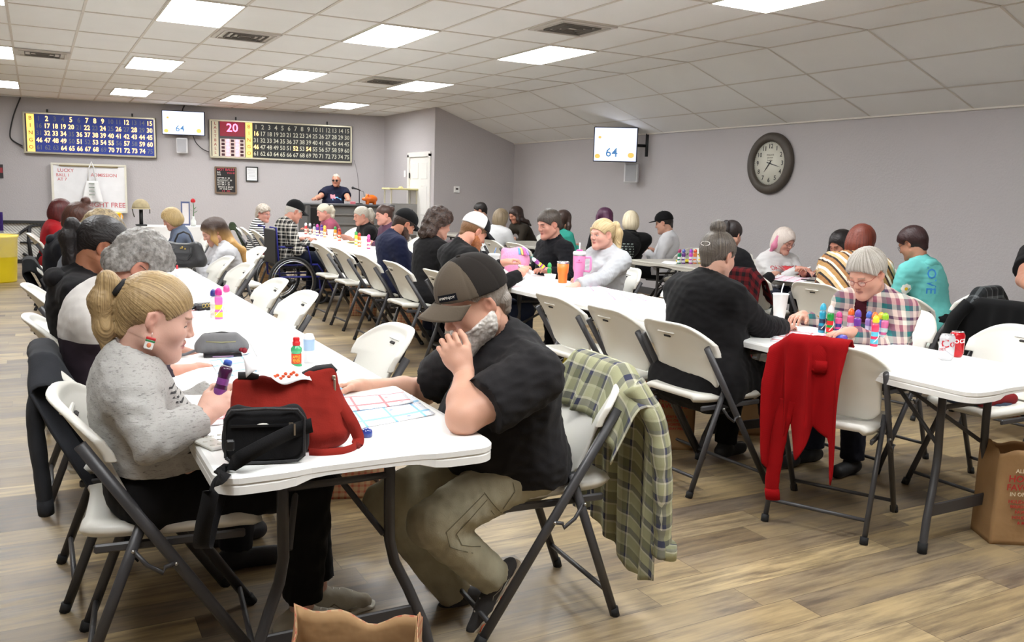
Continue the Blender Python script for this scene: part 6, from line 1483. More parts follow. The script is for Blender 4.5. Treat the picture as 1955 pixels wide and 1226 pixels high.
# stage railing with branch ornament
fy = 15.25; t = thing('railing', 'low black metal railing with a branch ornament and pale mesh behind', 'railing', (-1.0, fy, 0)); BK = M((34, 34, 38), .5)
X1 = onY(97, 430, fy).x+1.0; xa = -2.6; zt = onY(60, 424, fy).z; zb = onY(60, 499, fy).z
a = MB(); a.box(((X1+xa)/2, 0, zt), (X1-xa, .04, .045)); a.build('top_rail', BK, t); a = MB(); a.box(((X1+xa)/2, 0, zb), (X1-xa, .04, .06)); a.build('bottom_rail', BK, t)
for x in (xa, xa+1.1, X1-.12): a = MB(); a.box((x, 0, (zt+zb)/2), (.035, .035, zt-zb)); a.build('post', BK, t)
L_ = lambda px, py: onY(px, py, fy)-Vector((-1, fy, 0))
a = MB(); a.tube([L_(-60, 446), L_(0, 448), L_(35, 448), L_(48, 438), L_(62, 431), L_(84, 430)], [.02, .02, .022, .022, .018, .010], 8); a.tube([L_(56, 432), L_(55, 462), L_(59, 490)], [.030, .024, .03], 8); a.tube([L_(44, 484), L_(54, 490), L_(70, 494)], .02, 8); a.tube([L_(16, 462), L_(24, 452), L_(30, 448)], .012, 6); a.tube([L_(38, 463), L_(72, 463)], .014, 6)
a.build('branch_ornament', BK, t)
MESHM = NT('pale_mesh_infill'); bt = MESHM.n('ShaderNodeTexBrick'); MESHM.l(MESHM.scale(MESHM.obj(), (1, 1, 1)), bt.inputs[0]); MESHM.b.inputs['Base Color'].default_value = lin((196, 194, 190)); MESHM.b.inputs['Roughness'].default_value = .7
w1 = MESHM.n('ShaderNodeTexWave', bands_direction='DIAGONAL'); MESHM.l(MESHM.obj(), w1.inputs[0]); w1.inputs['Scale'].default_value = 14; MESHM.l(MESHM.mix(w1.outputs[1], lin((150, 148, 146)), lin((214, 212, 208))), MESHM.b.inputs['Base Color'])
a = MB(); a.box(((X1+xa)/2, .03, (zt+zb)/2), (X1-xa, .008, zt-zb)); a.build('mesh_infill', MESHM.m, t)
a = MB(); p_ = onY(2, 405, fy-.1); p1_ = onY(2, 445, fy-.1); a.grid(lambda u, v: (p_.x-.35+.37*u, p_.y+.02*math.sin(u*12), p1_.z+(p_.z-p1_.z)*v), 12, 6, thick=.02); tag(a.build('hanging_cloth', cloth((66, 44, 120))), 'purple cloth hung on the railing at the frame edge', 'cloth')
# yellow bin
p = onZ(5, 541, 0); t = thing('trash_can', 'round yellow trash can with a clear liner near the railing', 'trash can', (p.x-.08, p.y+.25, 0)); a = MB(); a.lathe([(.25, .0), (.255, .02), (.285, .62), (.30, .63), (.30, .66), (.27, .66), (.25, .05)], 32); a.build('bin', M((232, 208, 30), .4), t)
LIN = NT('clear_plastic_film'); LIN.b.inputs['Base Color'].default_value = (.9, .9, .88, 1); LIN.b.inputs['Alpha'].default_value = .10; LIN.b.inputs['Roughness'].default_value = .25; LIN.bump(LIN.noise(LIN.obj(), 14, 4), .8, .02)
a = MB(); a.lathe([(.315, .36), (.31, .5), (.318, .68), (.30, .70), (.26, .66)], 32, caps=False); a.build('liner', LIN.m, t)
# memorial table by the far wall
t = thing('covered_table', 'small table under a white cloth by the far wall with a helmet and a rose', 'table', (2.15, 15.35, 0)); a = MB(); a.prism(rrect(-.68, -.38, .68, .38, .05), .0, .745, smooth=False)
a = MB(); n_ = 96
def cl(u, v):
    w_ = u*2*PI; x = .70*math.copysign(abs(math.cos(w_))**.4, math.cos(w_)); y = .40*math.copysign(abs(math.sin(w_))**.4, math.sin(w_)); f = 1+(.03*math.sin(w_*14)+.06)*(1-v); return (x*f, y*f, .25+.5*v)
a.grid(cl, n_, 6); a.box((0, 0, .748), (1.38, .78, .012)); a.build('tablecloth', M((232, 230, 228), .8), t)
a = MB(); a.box((0, 0, .37), (1.0, .5, .72)); a.build('table_frame', M((200, 198, 196), .8), t)
hx = onY(270, 430, 15.2).x; t = thing('helmet_stand', 'camouflage helmet resting on a black post stand', 'helmet', (hx, 15.2, .757)); a = MB(); a.box((0, 0, .012), (.16, .16, .024)); a.tube([(0, 0, 0), (0, 0, .26)], .03, 10); a.build('post', M((24, 24, 26), .5), t)
a = MB(); a.ball((0, 0, .28), (.135, .125, .15), z0=0, n=20); a.lathe([(.15, .27), (.135, .285)], 20, caps=False); a.build('helmet', M((176, 162, 128), .8, .3, 18), t); a = MB(); a.tube([(-.13, 0, .28), (-.12, -.02, .2), (-.10, 0, .14)], .008, 6); a.tube([(.13, 0, .28), (.13, -.02, .2)], .008, 6); a.build('chin_strap', M((70, 66, 56), .8), t)
hx = onY(369, 410, 15.3).x; t = thing('rose', 'red rose standing in a slim vase by the far wall', 'flower', (hx, 15.3, .757)); a = MB(); a.lathe([(.04, 0), (.045, .08), (.02, .13), (.024, .16)], 14); a.build('vase', M((210, 214, 210), .2), t)
a = MB(); a.tube([(0, 0, .1), (.01, 0, .28), (0, 0, .40)], .006, 6)
for k, (x, z, s) in enumerate(((.03, .30, 1), (-.04, .27, -1), (.04, .24, 1), (-.03, .34, -1))): a.add([(0, 0, z-.03), (x, -.02, z-.01), (x*1.8, 0, z+.02), (x, .02, z)], [(0, 1, 2, 3)], 0)
a.build('stem', M((56, 104, 50), .7), t); a = MB(); a.ball((0, 0, .42), (.034, .034, .036), n=12, m=6)
for k in range(6): w_ = k*PI/3; a.ball((.018*math.cos(w_), .018*math.sin(w_), .415), (.022, .022, .028), n=8, m=5)
a.build('bloom', M((196, 24, 34), .6), t)
hx = onY(354, 405, 15.45).x; t = thing('photo_frame', 'small framed photo behind the rose', 'picture frame', (hx, 15.45, .757)); a = MB(); a.box((0, 0, .20), (.14, .02, .40)); a.build('frame', M((90, 100, 140), .5), t); a = MB(); a.box((0, -.012, .20), (.10, .006, .34)); a.build('picture', M((220, 214, 214), .5), t)
for k, (px_, py_, lab) in enumerate(((300, 438, 'crumpled white napkin on the far table of the row of the girl'), (318, 428, 'white folded programme standing by the blonde woman in slate blue'), (338, 446, 'white plate pushed beside the slate blue sleeve'))):
    p = onZ(px_, py_+6, TZ); p = onY(px_, py_, 11.9+.3*k); a = MB(); a.ball((0, 0, .05), (.10, .08, .055), n=12, m=6); v_ = [(x+.018*math.sin(z*90+x*60), y+.018*math.sin(x*80), z) for x, y, z in a.v]; a.v = v_; o = a.build('napkin', M((240, 240, 240), .8), None, (min(1.02, p.x), 11.9-.25*k, TZ)); tag(o, lab, 'napkin')
# caller console
CX_, CY_ = 5.15, 16.0; t = thing('calling_console', 'grey wooden calling console with ledges in front of the caller', 'podium', (CX_, CY_, 0)); GW_ = M((138, 136, 134), .6, .12, 5); GD = M((92, 91, 91), .7)
a = MB(); a.box((0, .1, 1.15), (1.78, .62, .04), bev=.008); a.build('top', M((84, 84, 86), .5), t); a = MB(); a.box((0, .15, .56), (1.62, .5, 1.12)); a.build('cabinet', GW_, t)
for z in (.98, .80, .60): a = MB(); a.box((.12, -.13, z), (1.3, .06, .035)); a.build('ledge', GW_, t)
a = MB(); a.box((-.56, -.105, .90), (.34, .02, .36)); a.build('screen_recess', M((30, 28, 28), .4), t)
for s in (-1, 1): a = MB(); a.box((s*.80, .0, .57), (.06, .6, 1.12)); a.build('side_panel', GD, t)
T2 = lambda px, py: onY(px, py, CY_-.05)
def on_console(px): return T2(px, 388).x
x = on_console(686); t = thing('microphone_stand', 'black gooseneck microphone on the calling console', 'microphone', (x, CY_-.05, 1.17)); a = MB(); a.lathe([(.07, 0), (.07, .015), (.02, .025)], 16); a.tube([(0, 0, .02), (.0, 0, .27)], .009, 8); a.tube([(0, 0, .26), (.08, 0, .24), (.11, 0, .1)], .005, 6); a.build('stand', M((26, 26, 28), .4), t); a = MB(); a.tube([(.02, 0, .26), (-.05, 0, .285), (-.12, 0, .30)], [.010, .013, .018], 10); a.ball((-.13, 0, .303), .026, n=10, m=6); a.build('microphone', M((34, 34, 38), .5), t)
x = on_console(708); t = thing('piggy_bank', 'orange piggy bank on the calling console', 'piggy bank', (x, CY_-.05, 1.17)); v, q = surface([([El((0, 0, .105), (.13, .09, .082), k=.02), Rc((-.12, 0, .10), (-.15, 0, .10), .035, .030, k=.02), Rc((-.07, .05, .17), (-.075, .055, .20), .02, .008, k=.015), Rc((-.07, -.05, .17), (-.075, -.055, .20), .02, .008, k=.015)]+[Rc((sx*.07, sy*.045, .06), (sx*.07, sy*.045, .015), .022, .02, k=.015) for sx in (-1, 1) for sy in (-1, 1)], [])], .009)
mesh_np('body', [(v, q)], M((226, 108, 24), .25, coat=.5), t)
x = on_console(746); t = thing('ball_blower', 'glass ball machine with a cream lid on the console end', 'ball machine', (x+.22, CY_, .62)); a = MB(); a.box((0, 0, .86), (.62, .45, .035), bev=.01); a.ball((0, 0, .885), (.05, .05, .03), n=10, m=5); a.build('lid', M((214, 206, 150), .4), t)
for sx in (-1, 1):
    for sy in (-1, 1): a = MB(); a.box((sx*.26, sy*.18, .72), (.025, .025, .28)); a.build('corner_post', M((206, 200, 176), .4), t)
a = MB(); a.box((0, 0, .72), (.5, .34, .27)); a.build('glass', LIN.m, t); a = MB(); a.box((0, 0, .28), (.56, .4, .60)); a.build('base', M((150, 148, 146), .6), t)
x = on_console(672); t = thing('box', 'small red and white box in front of the caller', 'box', (x, CY_-.1, 1.17)); a = MB(); a.box((0, 0, .025), (.09, .06, .05), bev=.004); a.build('box_body', M((214, 120, 130), .5), t)
# ---------------------------------------------------------------- things on and under the tables
def P_(px, py, z=TZ): return onZ(px, py, z)
DB = {}
def dauber(label, pos, body, capc, band=None, h=.135, r=.018, group='ink daubers', m4=None, capon=True, cat='ink dauber', text=None, base=None):
    t = thing('ink_dauber', label, cat, pos, 0, group); mm = m4 or Matrix.Identity(4)
    a = MB(); k = h/.135
    a.lathe([(r*.92, .0), (r, .003), (r, .035*k), (r*.90, .045*k), (r*.90, .07*k), (r, .08*k), (r, .098*k), (r*.8, .106*k)], 20, mat=mm); bo = a.build('bottle', M(body, .25, coat=.4), t)
    if band:
        a = MB(); a.lathe([(r*1.012, .012*k), (r*1.012, .034*k)], 20, mat=mm, caps=False); a.lathe([(r*.915, .047*k), (r*.915, .068*k)], 20, mat=mm, caps=False); a.build('label', M(band, .4, .5, 60), bo)
        a = MB(); a.tube([(r*1.0*math.cos(w_)*1.03, r*math.sin(w_)*1.03, (.02+.06*(j/14))*k) for j, w_ in ((j, -2.6+j*.22) for j in range(15))], .0022, 5, mat=mm); a.build('label_swirl', M((236, 232, 230), .4), bo)
    a = MB(); a.lathe([(r*.62, .104*k), (r*.62, .112*k)], 16, mat=mm); a.build('collar', M((236, 236, 236), .4), t)
    a = MB()
    if capon: a.lathe([(r*.86, .110*k), (r*.90, .114*k), (r*.90, .124*k), (r*.78, .134*k), (r*.45, .142*k), (r*.05, .145*k)], 18, mat=mm)
    else: a.lathe([(r*.66, .110*k), (r*.64, .122*k), (r*.5, .127*k), (r*.1, .129*k)], 16, mat=mm)
    a.build('cap' if capon else 'sponge_tip', M(capc, .3, coat=.3), t)
    return t
def aim(d, up=(0, 0, 1)):
    z = Vector(d).normalized(); x = Vector(up).cross(z).normalized(); y = z.cross(x); return Matrix((x, y, z)).transposed().to_4x4()
dl = [(1568, 637, (42, 160, 196), (60, 180, 214), (40, 60, 90), 'blue-lidded turquoise dauber, first in the line toward the topknot woman', .15), (1583, 640, (30, 150, 60), (236, 236, 236), (230, 40, 40), 'green dauber with a white lid among the daubers by the red cardigan', .145),
      (1599, 640, (226, 90, 150), (226, 90, 160), (60, 60, 140), 'short pink dauber beside the green dauber', .115), (1634, 652, (110, 54, 160), (96, 64, 170), (200, 60, 60), 'tall violet dauber with a violet ball lid', .15), (1646, 640, (216, 90, 140), (240, 110, 40), (220, 190, 220), 'pink dauber with an orange lid, half behind the violet one', .135),
      (1668, 663, (226, 60, 100), (240, 210, 40), (90, 190, 220), 'rainbow dauber with a yellow lid, nearest the red cardigan', .145), (1686, 646, (150, 120, 190), (70, 110, 200), (196, 190, 224), 'foil dauber with a blue lid behind the group', .135), (1697, 651, (110, 110, 190), (226, 190, 60), (190, 190, 226), 'foil dauber with a yellow lid in the group of foil daubers', .14),
      (1710, 647, (190, 90, 140), (240, 120, 50), (200, 190, 220), 'foil dauber with an orange lid in the group of foil daubers', .135), (1738, 650, (220, 110, 160), (150, 200, 40), (190, 220, 226), 'foil rainbow dauber with a lime lid, nearest the soda cans', .14)]
for (px, py, b_, c_, bd, lab, h) in dl: p = P_(px, py-2); dauber(lab, (min(p.x, 3.80), p.y, TZ), b_, c_, bd, h=h, group='daubers on the table with the soda cans')
# the two cans
def can(label, px, py, base, txt, tcol, extra=None):
    p = P_(px, py); t = thing('soda_can', label, 'soda can', (p.x, p.y, TZ)); a = MB(); a.lathe([(.023, 0), (.026, .003), (.0305, .012), (.033, .018), (.033, .100), (.031, .109), (.0265, .116), (.0265, .1175)], 32); b_ = a.build('can_body', M(base, .28, metal=.35, coat=.4), t)
    a = MB(); a.lathe([(.0268, .1165), (.0272, .1195), (.0245, .1195), (.0235, .1165)], 28, caps=True); a.build('lid', M((200, 200, 202), .3, metal=1), t); a = MB(); a.box((.0, -.004, .1195), (.012, .022, .002), bev=.001); a.build('pull_tab', M((190, 190, 192), .3, metal=1), t)
    # lettering wrapped on the can, facing the camera side
    a0 = math.atan2(-p.y, -p.x); a = MB()
    for (s, size, z, off, rot) in txt:
        v, f = text_geo(s, .02, 'CENTER'); V2 = []
        for x, y, zz in v:
            X, Y = x*size*math.cos(rot)-y*size*math.sin(rot)+off, x*size*math.sin(rot)+y*size*math.cos(rot); th = a0+X/.033; R = .0334+zz*.01; V2.append((R*math.cos(th), R*math.sin(th), z+Y))
        a.add(V2, f, 0, False)
    a.build('lettering', M(tcol, .4), b_)
    a = MB(); a.grid(lambda u, v: ((.0336*math.cos(a0-1.2+2.4*u)), .0336*math.sin(a0-1.2+2.4*u), .036+.012*math.sin(u*5)+.004*v), 20, 2); a.build('wave_band', M(extra or tcol, .4), b_)
    return t
can('silver diet cola can with red script, nearest the frame front', 1805, 687, (214, 214, 218), [('Co', .052, .078, .006, .12), ('DIET', .016, .05, -.018, .2)], (190, 20, 40), (190, 190, 196))
can('red cola can with white script, just behind the silver can', 1824, 681, (200, 16, 30), [('Coca', .040, .080, .002, .1)], (240, 236, 236), (170, 10, 24))
def cup(label, px, py, h=.16, r0=.030, r1=.045, col=(240, 240, 240), lid=False, straw=True, txt=None, pos=None, cat='cup', strawc=(236, 236, 236)):
    p = P_(px, py) if pos is None else Vector(pos); t = thing('cup', label, cat, (p.x, p.y, TZ)); a = MB(); a.lathe([(r0, 0), (r0+.001, .004), (r1, h), (r1+.003, h+.002), (r1+.002, h+.006), (r1-.002, h+.004), (r0-.002, .01)], 28); a.build('cup_body', M(col, .45), t)
    if lid: a = MB(); a.lathe([(r1+.004, h-.002), (r1+.004, h+.010), (r1-.006, h+.016), (.01, h+.017)], 28); a.build('lid', M((240, 240, 240), .4), t)
    if straw: a = MB(); a.tube([(0, 0, h*.4), (.006, .0, h+.03), (.018, .0, h+.065)], .0035, 8); a.build('straw', M(strawc, .4), t)
    if txt: a = MB(); a.text(txt, .05, frame((-math.cos(math.atan2(p.y, p.x))*(r1-.001)*.97, -math.sin(math.atan2(p.y, p.x))*(r1-.001)*.97, h*.55), (math.sin(math.atan2(p.y, p.x)), -math.cos(math.atan2(p.y, p.x)), 0), (0, 0, 1))); a.build('lettering', M((196, 40, 50), .5), t)
    return t
cup('white foam cup with a straw in front of the woman with the topknot', 1487, 612, h=.155, lid=False)
# tumblers
p = P_(1104, 538); p = Vector((min(p.x, 3.76), p.y*min(1, 3.76/p.x), TZ)); t = thing('tumbler', 'tall pink tumbler with a handle and straw on the middle table', 'tumbler', p)
PK = M((232, 140, 190), .35); a = MB(); a.lathe([(.034, 0), (.036, .004), (.037, .095), (.047, .125), (.049, .225), (.049, .235)], 32); a.build('tumbler_body', PK, t)
a = MB(); a.lathe([(.050, .235), (.051, .25), (.046, .262), (.02, .266), (.02, .272)], 32); a.build('lid', M((238, 234, 236), .4), t); a = MB(); a.lathe([(.0495, .228), (.0505, .236)], 32, caps=False); a.build('steel_rim', M((190, 190, 192), .3, metal=1), t); a = MB(); a.lathe([(.024, .262), (.026, .274), (.012, .278)], 20); a.build('straw_port', M((224, 90, 160), .4), t)
a = MB(); a.tube([(0, 0, .2), (0, 0, .33)], .006, 10); a.build('straw', M((236, 230, 234), .4), t)
d_ = Vector((CR.x, CR.y, 0)).normalized(); a = MB(); a.tube([d_*.044+Vector((0, 0, .215)), d_*.088+Vector((0, 0, .218)), d_*.094+Vector((0, 0, .20)), d_*.092+Vector((0, 0, .12)), d_*.082+Vector((0, 0, .105)), d_*.040+Vector((0, 0, .11))], .0095, 10); a.build('handle', PK, t)
a = MB(); q_ = -Vector((p.x, p.y, 0)).normalized(); a.ball(q_*.0485+Vector((0, 0, .195)), .006, n=8, m=4); a.text('STANLEY', .012, frame(q_*.0495+Vector((0, 0, .178)), d_, (0, 0, 1))); a.build('emblem', M((190, 60, 130), .4), t)
p = P_(1074, 533); p = Vector((min(p.x, 3.7), p.y*min(1, 3.7/p.x), TZ)); t = thing('tumbler', 'orange tumbler with a steel rim beside the pink tumbler', 'tumbler', p)
a = MB(); a.lathe([(.034, 0), (.036, .004), (.038, .07), (.044, .085), (.048, .155)], 32); a.build('tumbler_body', M((232, 128, 48), .35), t); a = MB(); a.lathe([(.0485, .155), (.049, .172), (.045, .172), (.044, .15)], 32); a.build('steel_rim', M((196, 196, 198), .25, metal=1), t)
cup('small white tub beside the orange tumbler', 0, 0, h=.085, r0=.032, r1=.045, straw=False, pos=(onY(1050, 530, 5.72).x, 5.72, TZ))
cup('white foam cup with red letters SO near the white-capped man', 0, 0, h=.17, r0=.032, r1=.048, lid=True, straw=True, txt='SO', pos=(onY(943, 500, 6.62).x, 6.62, TZ), strawc=(80, 130, 200))
dauber('green dauber standing beside the small white tub', (onY(1049, 515, 5.95).x, 5.95, TZ), (30, 140, 74), (40, 160, 84), (220, 90, 70), h=.15, group='daubers on the tumbler table')
dauber('patterned yellow and violet dauber held by the man in the zip-neck pullover', (onY(1030, 497, 6.35).x, 6.35, .86), (150, 60, 150), (230, 230, 235), (236, 210, 40), group='daubers on the tumbler table', m4=aim((-.6, .1, .45)) @ Matrix.Translation((0, 0, -.06)))
dauber('blue and red dauber standing beyond the plush toy', (onY(977, 470, 6.75).x, 6.75, TZ), (60, 70, 170), (230, 236, 240), (200, 60, 70), h=.15, group='daubers on the tumbler table')
# plush toy
px_ = 984; yy = 6.72; xx = onY(px_, 490, yy).x; t = thing('plush_toy', 'round pink plush toy with an ear and a rainbow mane on the table', 'plush toy', (xx, yy, TZ)); dd = Vector((CR.x, CR.y, 0)).normalized(); f2_ = Vector((-dd.y, dd.x, 0))
v, q = surface([([El((0, 0, .115), (.135, .115, .112), k=.02), El(dd*-.095+Vector((0, 0, .19)), (.036, .03, .036), k=.03), El(dd*.03+Vector((0, 0, .215)), (.03, .03, .025), k=.02)], [])], .007); v = v+vnormals(v, q)*(.003*wob(v, 150, 3, 8, True))[:, None]
mesh_np('plush_body', [(v, q)], M((238, 158, 196), .95, .12, 30, bump=.8, bs=160), t)
a = MB()
RB = [(110, 180, 226), (240, 220, 130), (236, 120, 190), (190, 150, 220)]
for k, c_ in enumerate(RB):
    a = MB(); s0 = dd*(.02+.014*k); 
    a.tube([s0+Vector((0, 0, .228))-f2_*.0, s0*1.5-f2_*.05+Vector((0, 0, .216)), s0*1.8-f2_*.093+Vector((0, 0, .175))], .010, 8); a.build('mane_lock', M(c_, .9, bump=.5, bs=120), t)
# handbag
p = onY(357, 508, 7.65); t = thing('handbag', 'structured black leather handbag with two handles and a gold emblem', 'handbag', (p.x-.02, 7.7, TZ), YAW*-1+.25)
BKL = M((30, 29, 32), .4, bump=.3, bs=200); v, q = surface([([Rc((-.12, 0, .06), (.12, 0, .06), .065, k=.03), Rc((-.10, 0, .115), (.10, 0, .115), .056, k=.02), Rc((-.100, 0, .165), (.100, 0, .165), .040, k=.02), Rc((-.125, 0, .05), (-.105, 0, .17), .055, .045, k=.03), Rc((.125, 0, .05), (.105, 0, .17), .055, .045, k=.03)], [Half((0, 0, .004), (0, 0, -1))])], .009); mesh_np('bag_body', [(v, q)], BKL, t)
for s in (-1, 1):
    a = MB(); a.tube([(-.07, s*.045, .15), (-.068, s*.05, .22), (-.045, s*.05, .275), (0, s*.05, .295), (.045, s*.05, .275), (.068, s*.05, .22), (.07, s*.045, .15)] if s > 0 else [(-.07, -.055, .17), (-.068, -.066, .11), (-.04, -.07, .07), (0, -.072, .055), (.04, -.07, .07), (.068, -.066, .11), (.07, -.055, .17)], .008, 8); a.build('handle', BKL, t)
a = MB(); a.box((-.008, -.060, .165), (.020, .004, .008)); a.box((.022, -.060, .160), (.012, .004, .012)); a.ball((0, -.06, .172), .008, n=8, m=5); a.build('emblem', M((206, 176, 100), .3, metal=1), t)
# black zip shoulder bag
p = P_(519, 888); t = thing('shoulder_bag', 'small black zip shoulder bag with its strap hanging off the table corner', 'bag', (p.x-.004, p.y+.045, TZ), -.28); t.scale = (.88, 1, .98)
BF = cloth((30, 29, 31), 'denim'); BR = M((34, 33, 36), .55, bump=.5, bs=300)
v, q = surface([([Rc((-.075, 0, .045), (.075, 0, .045), .040, k=.02), Rc((-.072, 0, .105), (.072, 0, .105), .036, k=.06), Rc((-.082, 0, .04), (-.076, 0, .115), .034, .03, k=.02), Rc((.082, 0, .04), (.076, 0, .115), .034, .03, k=.02), Rc((-.05, .0, .02), (.05, .0, .02), .03, k=.03)], [Half((0, 0, .002), (0, 0, -1)), Half((0, -.036, 0), (0, -1, 0))])], .0045)
v = v+vnormals(v, q)*(.002*wob(v, 60, 3, 6, True))[:, None]; mesh_np('bag_body', [(v, q)], BF, t)
a = MB(); a.tube([(-.108, -.034, .02), (-.108, -.034, .12), (-.09, -.036, .142), (0, -.037, .146), (.09, -.036, .142), (.108, -.034, .12), (.108, -.034, .02), (.09, -.036, .008), (0, -.038, .006), (-.09, -.036, .008), (-.108, -.034, .02)], .004, 8); a.build('piping', BR, t)
a = MB(); a.box((-.01, -.0395, .103), (.165, .005, .006)); a.build('zipper', M((22, 22, 24), .4), t); a = MB(); a.box((.072, -.043, .108), (.012, .004, .005)); a.box((.082, -.045, .092), (.005, .003, .03)); a.build('zip_pull', M((186, 182, 172), .3, metal=1), t)
a = MB(); a.ball((-.005, -.038, .104), (.018, .003, .005), n=10, m=5); a.build('paper_peek', M((220, 216, 208), .5), t)
def strap(pts, w_, th=.0022, nrm=None):
    """flat webbing along pts; w_ half width vector per point"""
    b_ = MB(); vs = []; n = len(pts)
    for p_, wv in pts: p_ = Vector(p_); wv = Vector(wv); vs += [p_-wv, p_+wv]
    fs = [(2*i, 2*i+1, 2*i+3, 2*i+2) for i in range(n-1)]
    o = len(vs); off = []
    for i in range(n):
        a_ = Vector(pts[min(i+1, n-1)][0])-Vector(pts[max(0, i-1)][0]); nn = a_.cross(Vector(pts[i][1])).normalized()*th; off += [vs[2*i]+nn, vs[2*i+1]+nn]
    fs += [(o+a1, o+d1, o+c1, o+b1) for (a1, b1, c1, d1) in fs[:]] + [(2*i, 2*i+2, o+2*i+2, o+2*i) for i in range(n-1)] + [(2*i+1, o+2*i+1, o+2*i+3, 2*i+3) for i in range(n-1)]
    b_.add(vs+off, fs, 0, True); return b_
WU = Vector((0, 0, 1)); DD = Vector((CR.x, CR.y, 0)).normalized(); DF = Vector((-DD.y, DD.x, 0))   # across / away from the camera
def smooth(P, n=8, it=2):
    Q = []
    for a_, b_ in zip(P, P[1:]):
        for k in range(n): Q.append(Vector(a_).lerp(Vector(b_), k/n))
    Q.append(Vector(P[-1]))
    for _ in range(it): Q = [Q[0]]+[(Q[i-1]+Q[i]*2+Q[i+1])/4 if True else Q[i] for i in range(1, len(Q)-1)]+[Q[-1]]
    for _ in range(6): Q = [Q[0]]+[(Q[i-1]+Q[i]*2+Q[i+1])/4 for i in range(1, len(Q)-1)]+[Q[-1]]
    return Q
inv = Matrix.Translation(t.location) @ Matrix.Rotation(t.rotation_euler.z, 4, 'Z'); inv = (inv @ Matrix.Diagonal((.88, 1, .98, 1))).inverted(); bag_t = t
S1 = smooth([P_(596, 812, .84)-DF*.0, onY(560, 822, 2.10), onY(505, 850, 2.07), onY(455, 878, 2.07), P_(436, 892, TZ+.004), P_(418, 912, TZ+.004), onY(405, 930, 2.02)+Vector((0, 0, .005)), onY(398, 965, 2.02), onY(388, 1005, 2.04), onY(383, 1045, 2.08), onY(392, 1048, 2.14), onY(402, 1000, 2.2), onY(420, 940, 2.25)])
def strap_obj(S, w, mat, name, parent, inv=None, wdir=None):
    pts = []
    for i, p_ in enumerate(S):
        tan = (S[min(i+1, len(S)-1)]-S[max(0, i-1)]).normalized()
        wd = Vector(wdir(i/len(S), p_, tan)); wd = (wd-tan*wd.dot(tan)).normalized()*w
        if inv is not None: pts.append((inv @ p_, inv.to_3x3() @ wd))
        else: pts.append((p_, wd))
    return strap(pts, w).build(name, mat, parent)
strap_obj(S1, .019, BF, 'strap', bag_t, inv, lambda f, p_, tn: (WU if p_.z > TZ+.02 and f < .3 else (DF if f < .52 else DD)))
a = MB(); a.box(tuple(inv @ onY(440, 850, 2.10)), (.022, .016, .028), bev=.004); a.build('buckle', M((24, 24, 26), .4), bag_t)
# red tote
p = P_(575, 870); t = thing('tote_bag', 'rust red zip tote bag with a sheet of paper sticking out, beside the black bag', 'bag', (p.x-.022, p.y+.085, TZ), -.22); tt = t
RD = cloth((168, 44, 33), 'denim'); pr = []
for k in range(9):
    x = -.120+.030*k; sag = .022*math.sin(PI*k/8)**1.5+.014*(k < 2)-.012*(k > 5); pr.append(Rc((x*.96+.015, -.01, .046), (x+.004, .012, .190-sag), .045, .015, k=.035))
v, q = surface([(pr, [Half((0, 0, .002), (0, 0, -1))])], .005); v = v+vnormals(v, q)*(.0035*wob(v, 28, 3, 5, True)+.0015*wob(v, 70, 5, 4, True))[:, None]; mesh_np('bag_body', [(v, q)], RD, t)
a = MB(); a.tube([(-.116, .012, .196), (-.09, .012, .196), (-.066, .012, .188)], .011, 8); a.build('zipper_end', M((30, 27, 28), .7), t); a = MB(); a.tube([(.05, .012, .193), (.085, .012, .210), (.122, .012, .214), (.132, .012, .200)], .010, 8); a.build('zipper_end', M((30, 27, 28), .7), t)
a = MB(); a.box((.128, -.010, .190), (.010, .008, .012), bev=.002); a.box((.130, -.016, .170), (.007, .004, .035), bev=.002); a.build('zip_pull', M((206, 200, 186), .3, metal=1), t)
im = (Matrix.Translation(t.location) @ Matrix.Rotation(t.rotation_euler.z, 4, 'Z')).inverted()
S2 = smooth([onY(634, 735, 2.25), onY(650, 770, 2.20), onY(672, 805, 2.17), P_(686, 838, TZ+.022), P_(678, 858, TZ+.004), P_(655, 866, TZ+.003), P_(615, 869, TZ+.003), P_(590, 868, TZ+.003)])
strap_obj(S2, .016, RD, 'strap', t, im, lambda f, p_, tn: (DD*.9+DF*.5) if f < .5 else WU)
def sheet(u, v): x = -.095+.165*u; return (x-.01*v, .02-.055*(1-v)-.02*math.sin(u*6), .206+.035*v+.018*math.sin(u*5.2+.4)-.012*(1-v)+.012*math.sin(u*9+v*3))
a = MB(); a.grid(sheet, 24, 10, thick=.0008); o = a.build('paper', M((236, 234, 236), .7), None, t.location, t.rotation_euler.z); tag(o, 'crumpled white paper with orange daubs lying over the red tote', 'paper')
a = MB(); 
for k in range(9):
    u = .45+.042*k; x, y, z = sheet(u, .25+.06*math.sin(k*2.1)); a.ball((x, y-.002, z+.001), (.0050, .002, .0045), n=8, m=4)
a.build('orange_daubs', M((226, 92, 50), .7), o)
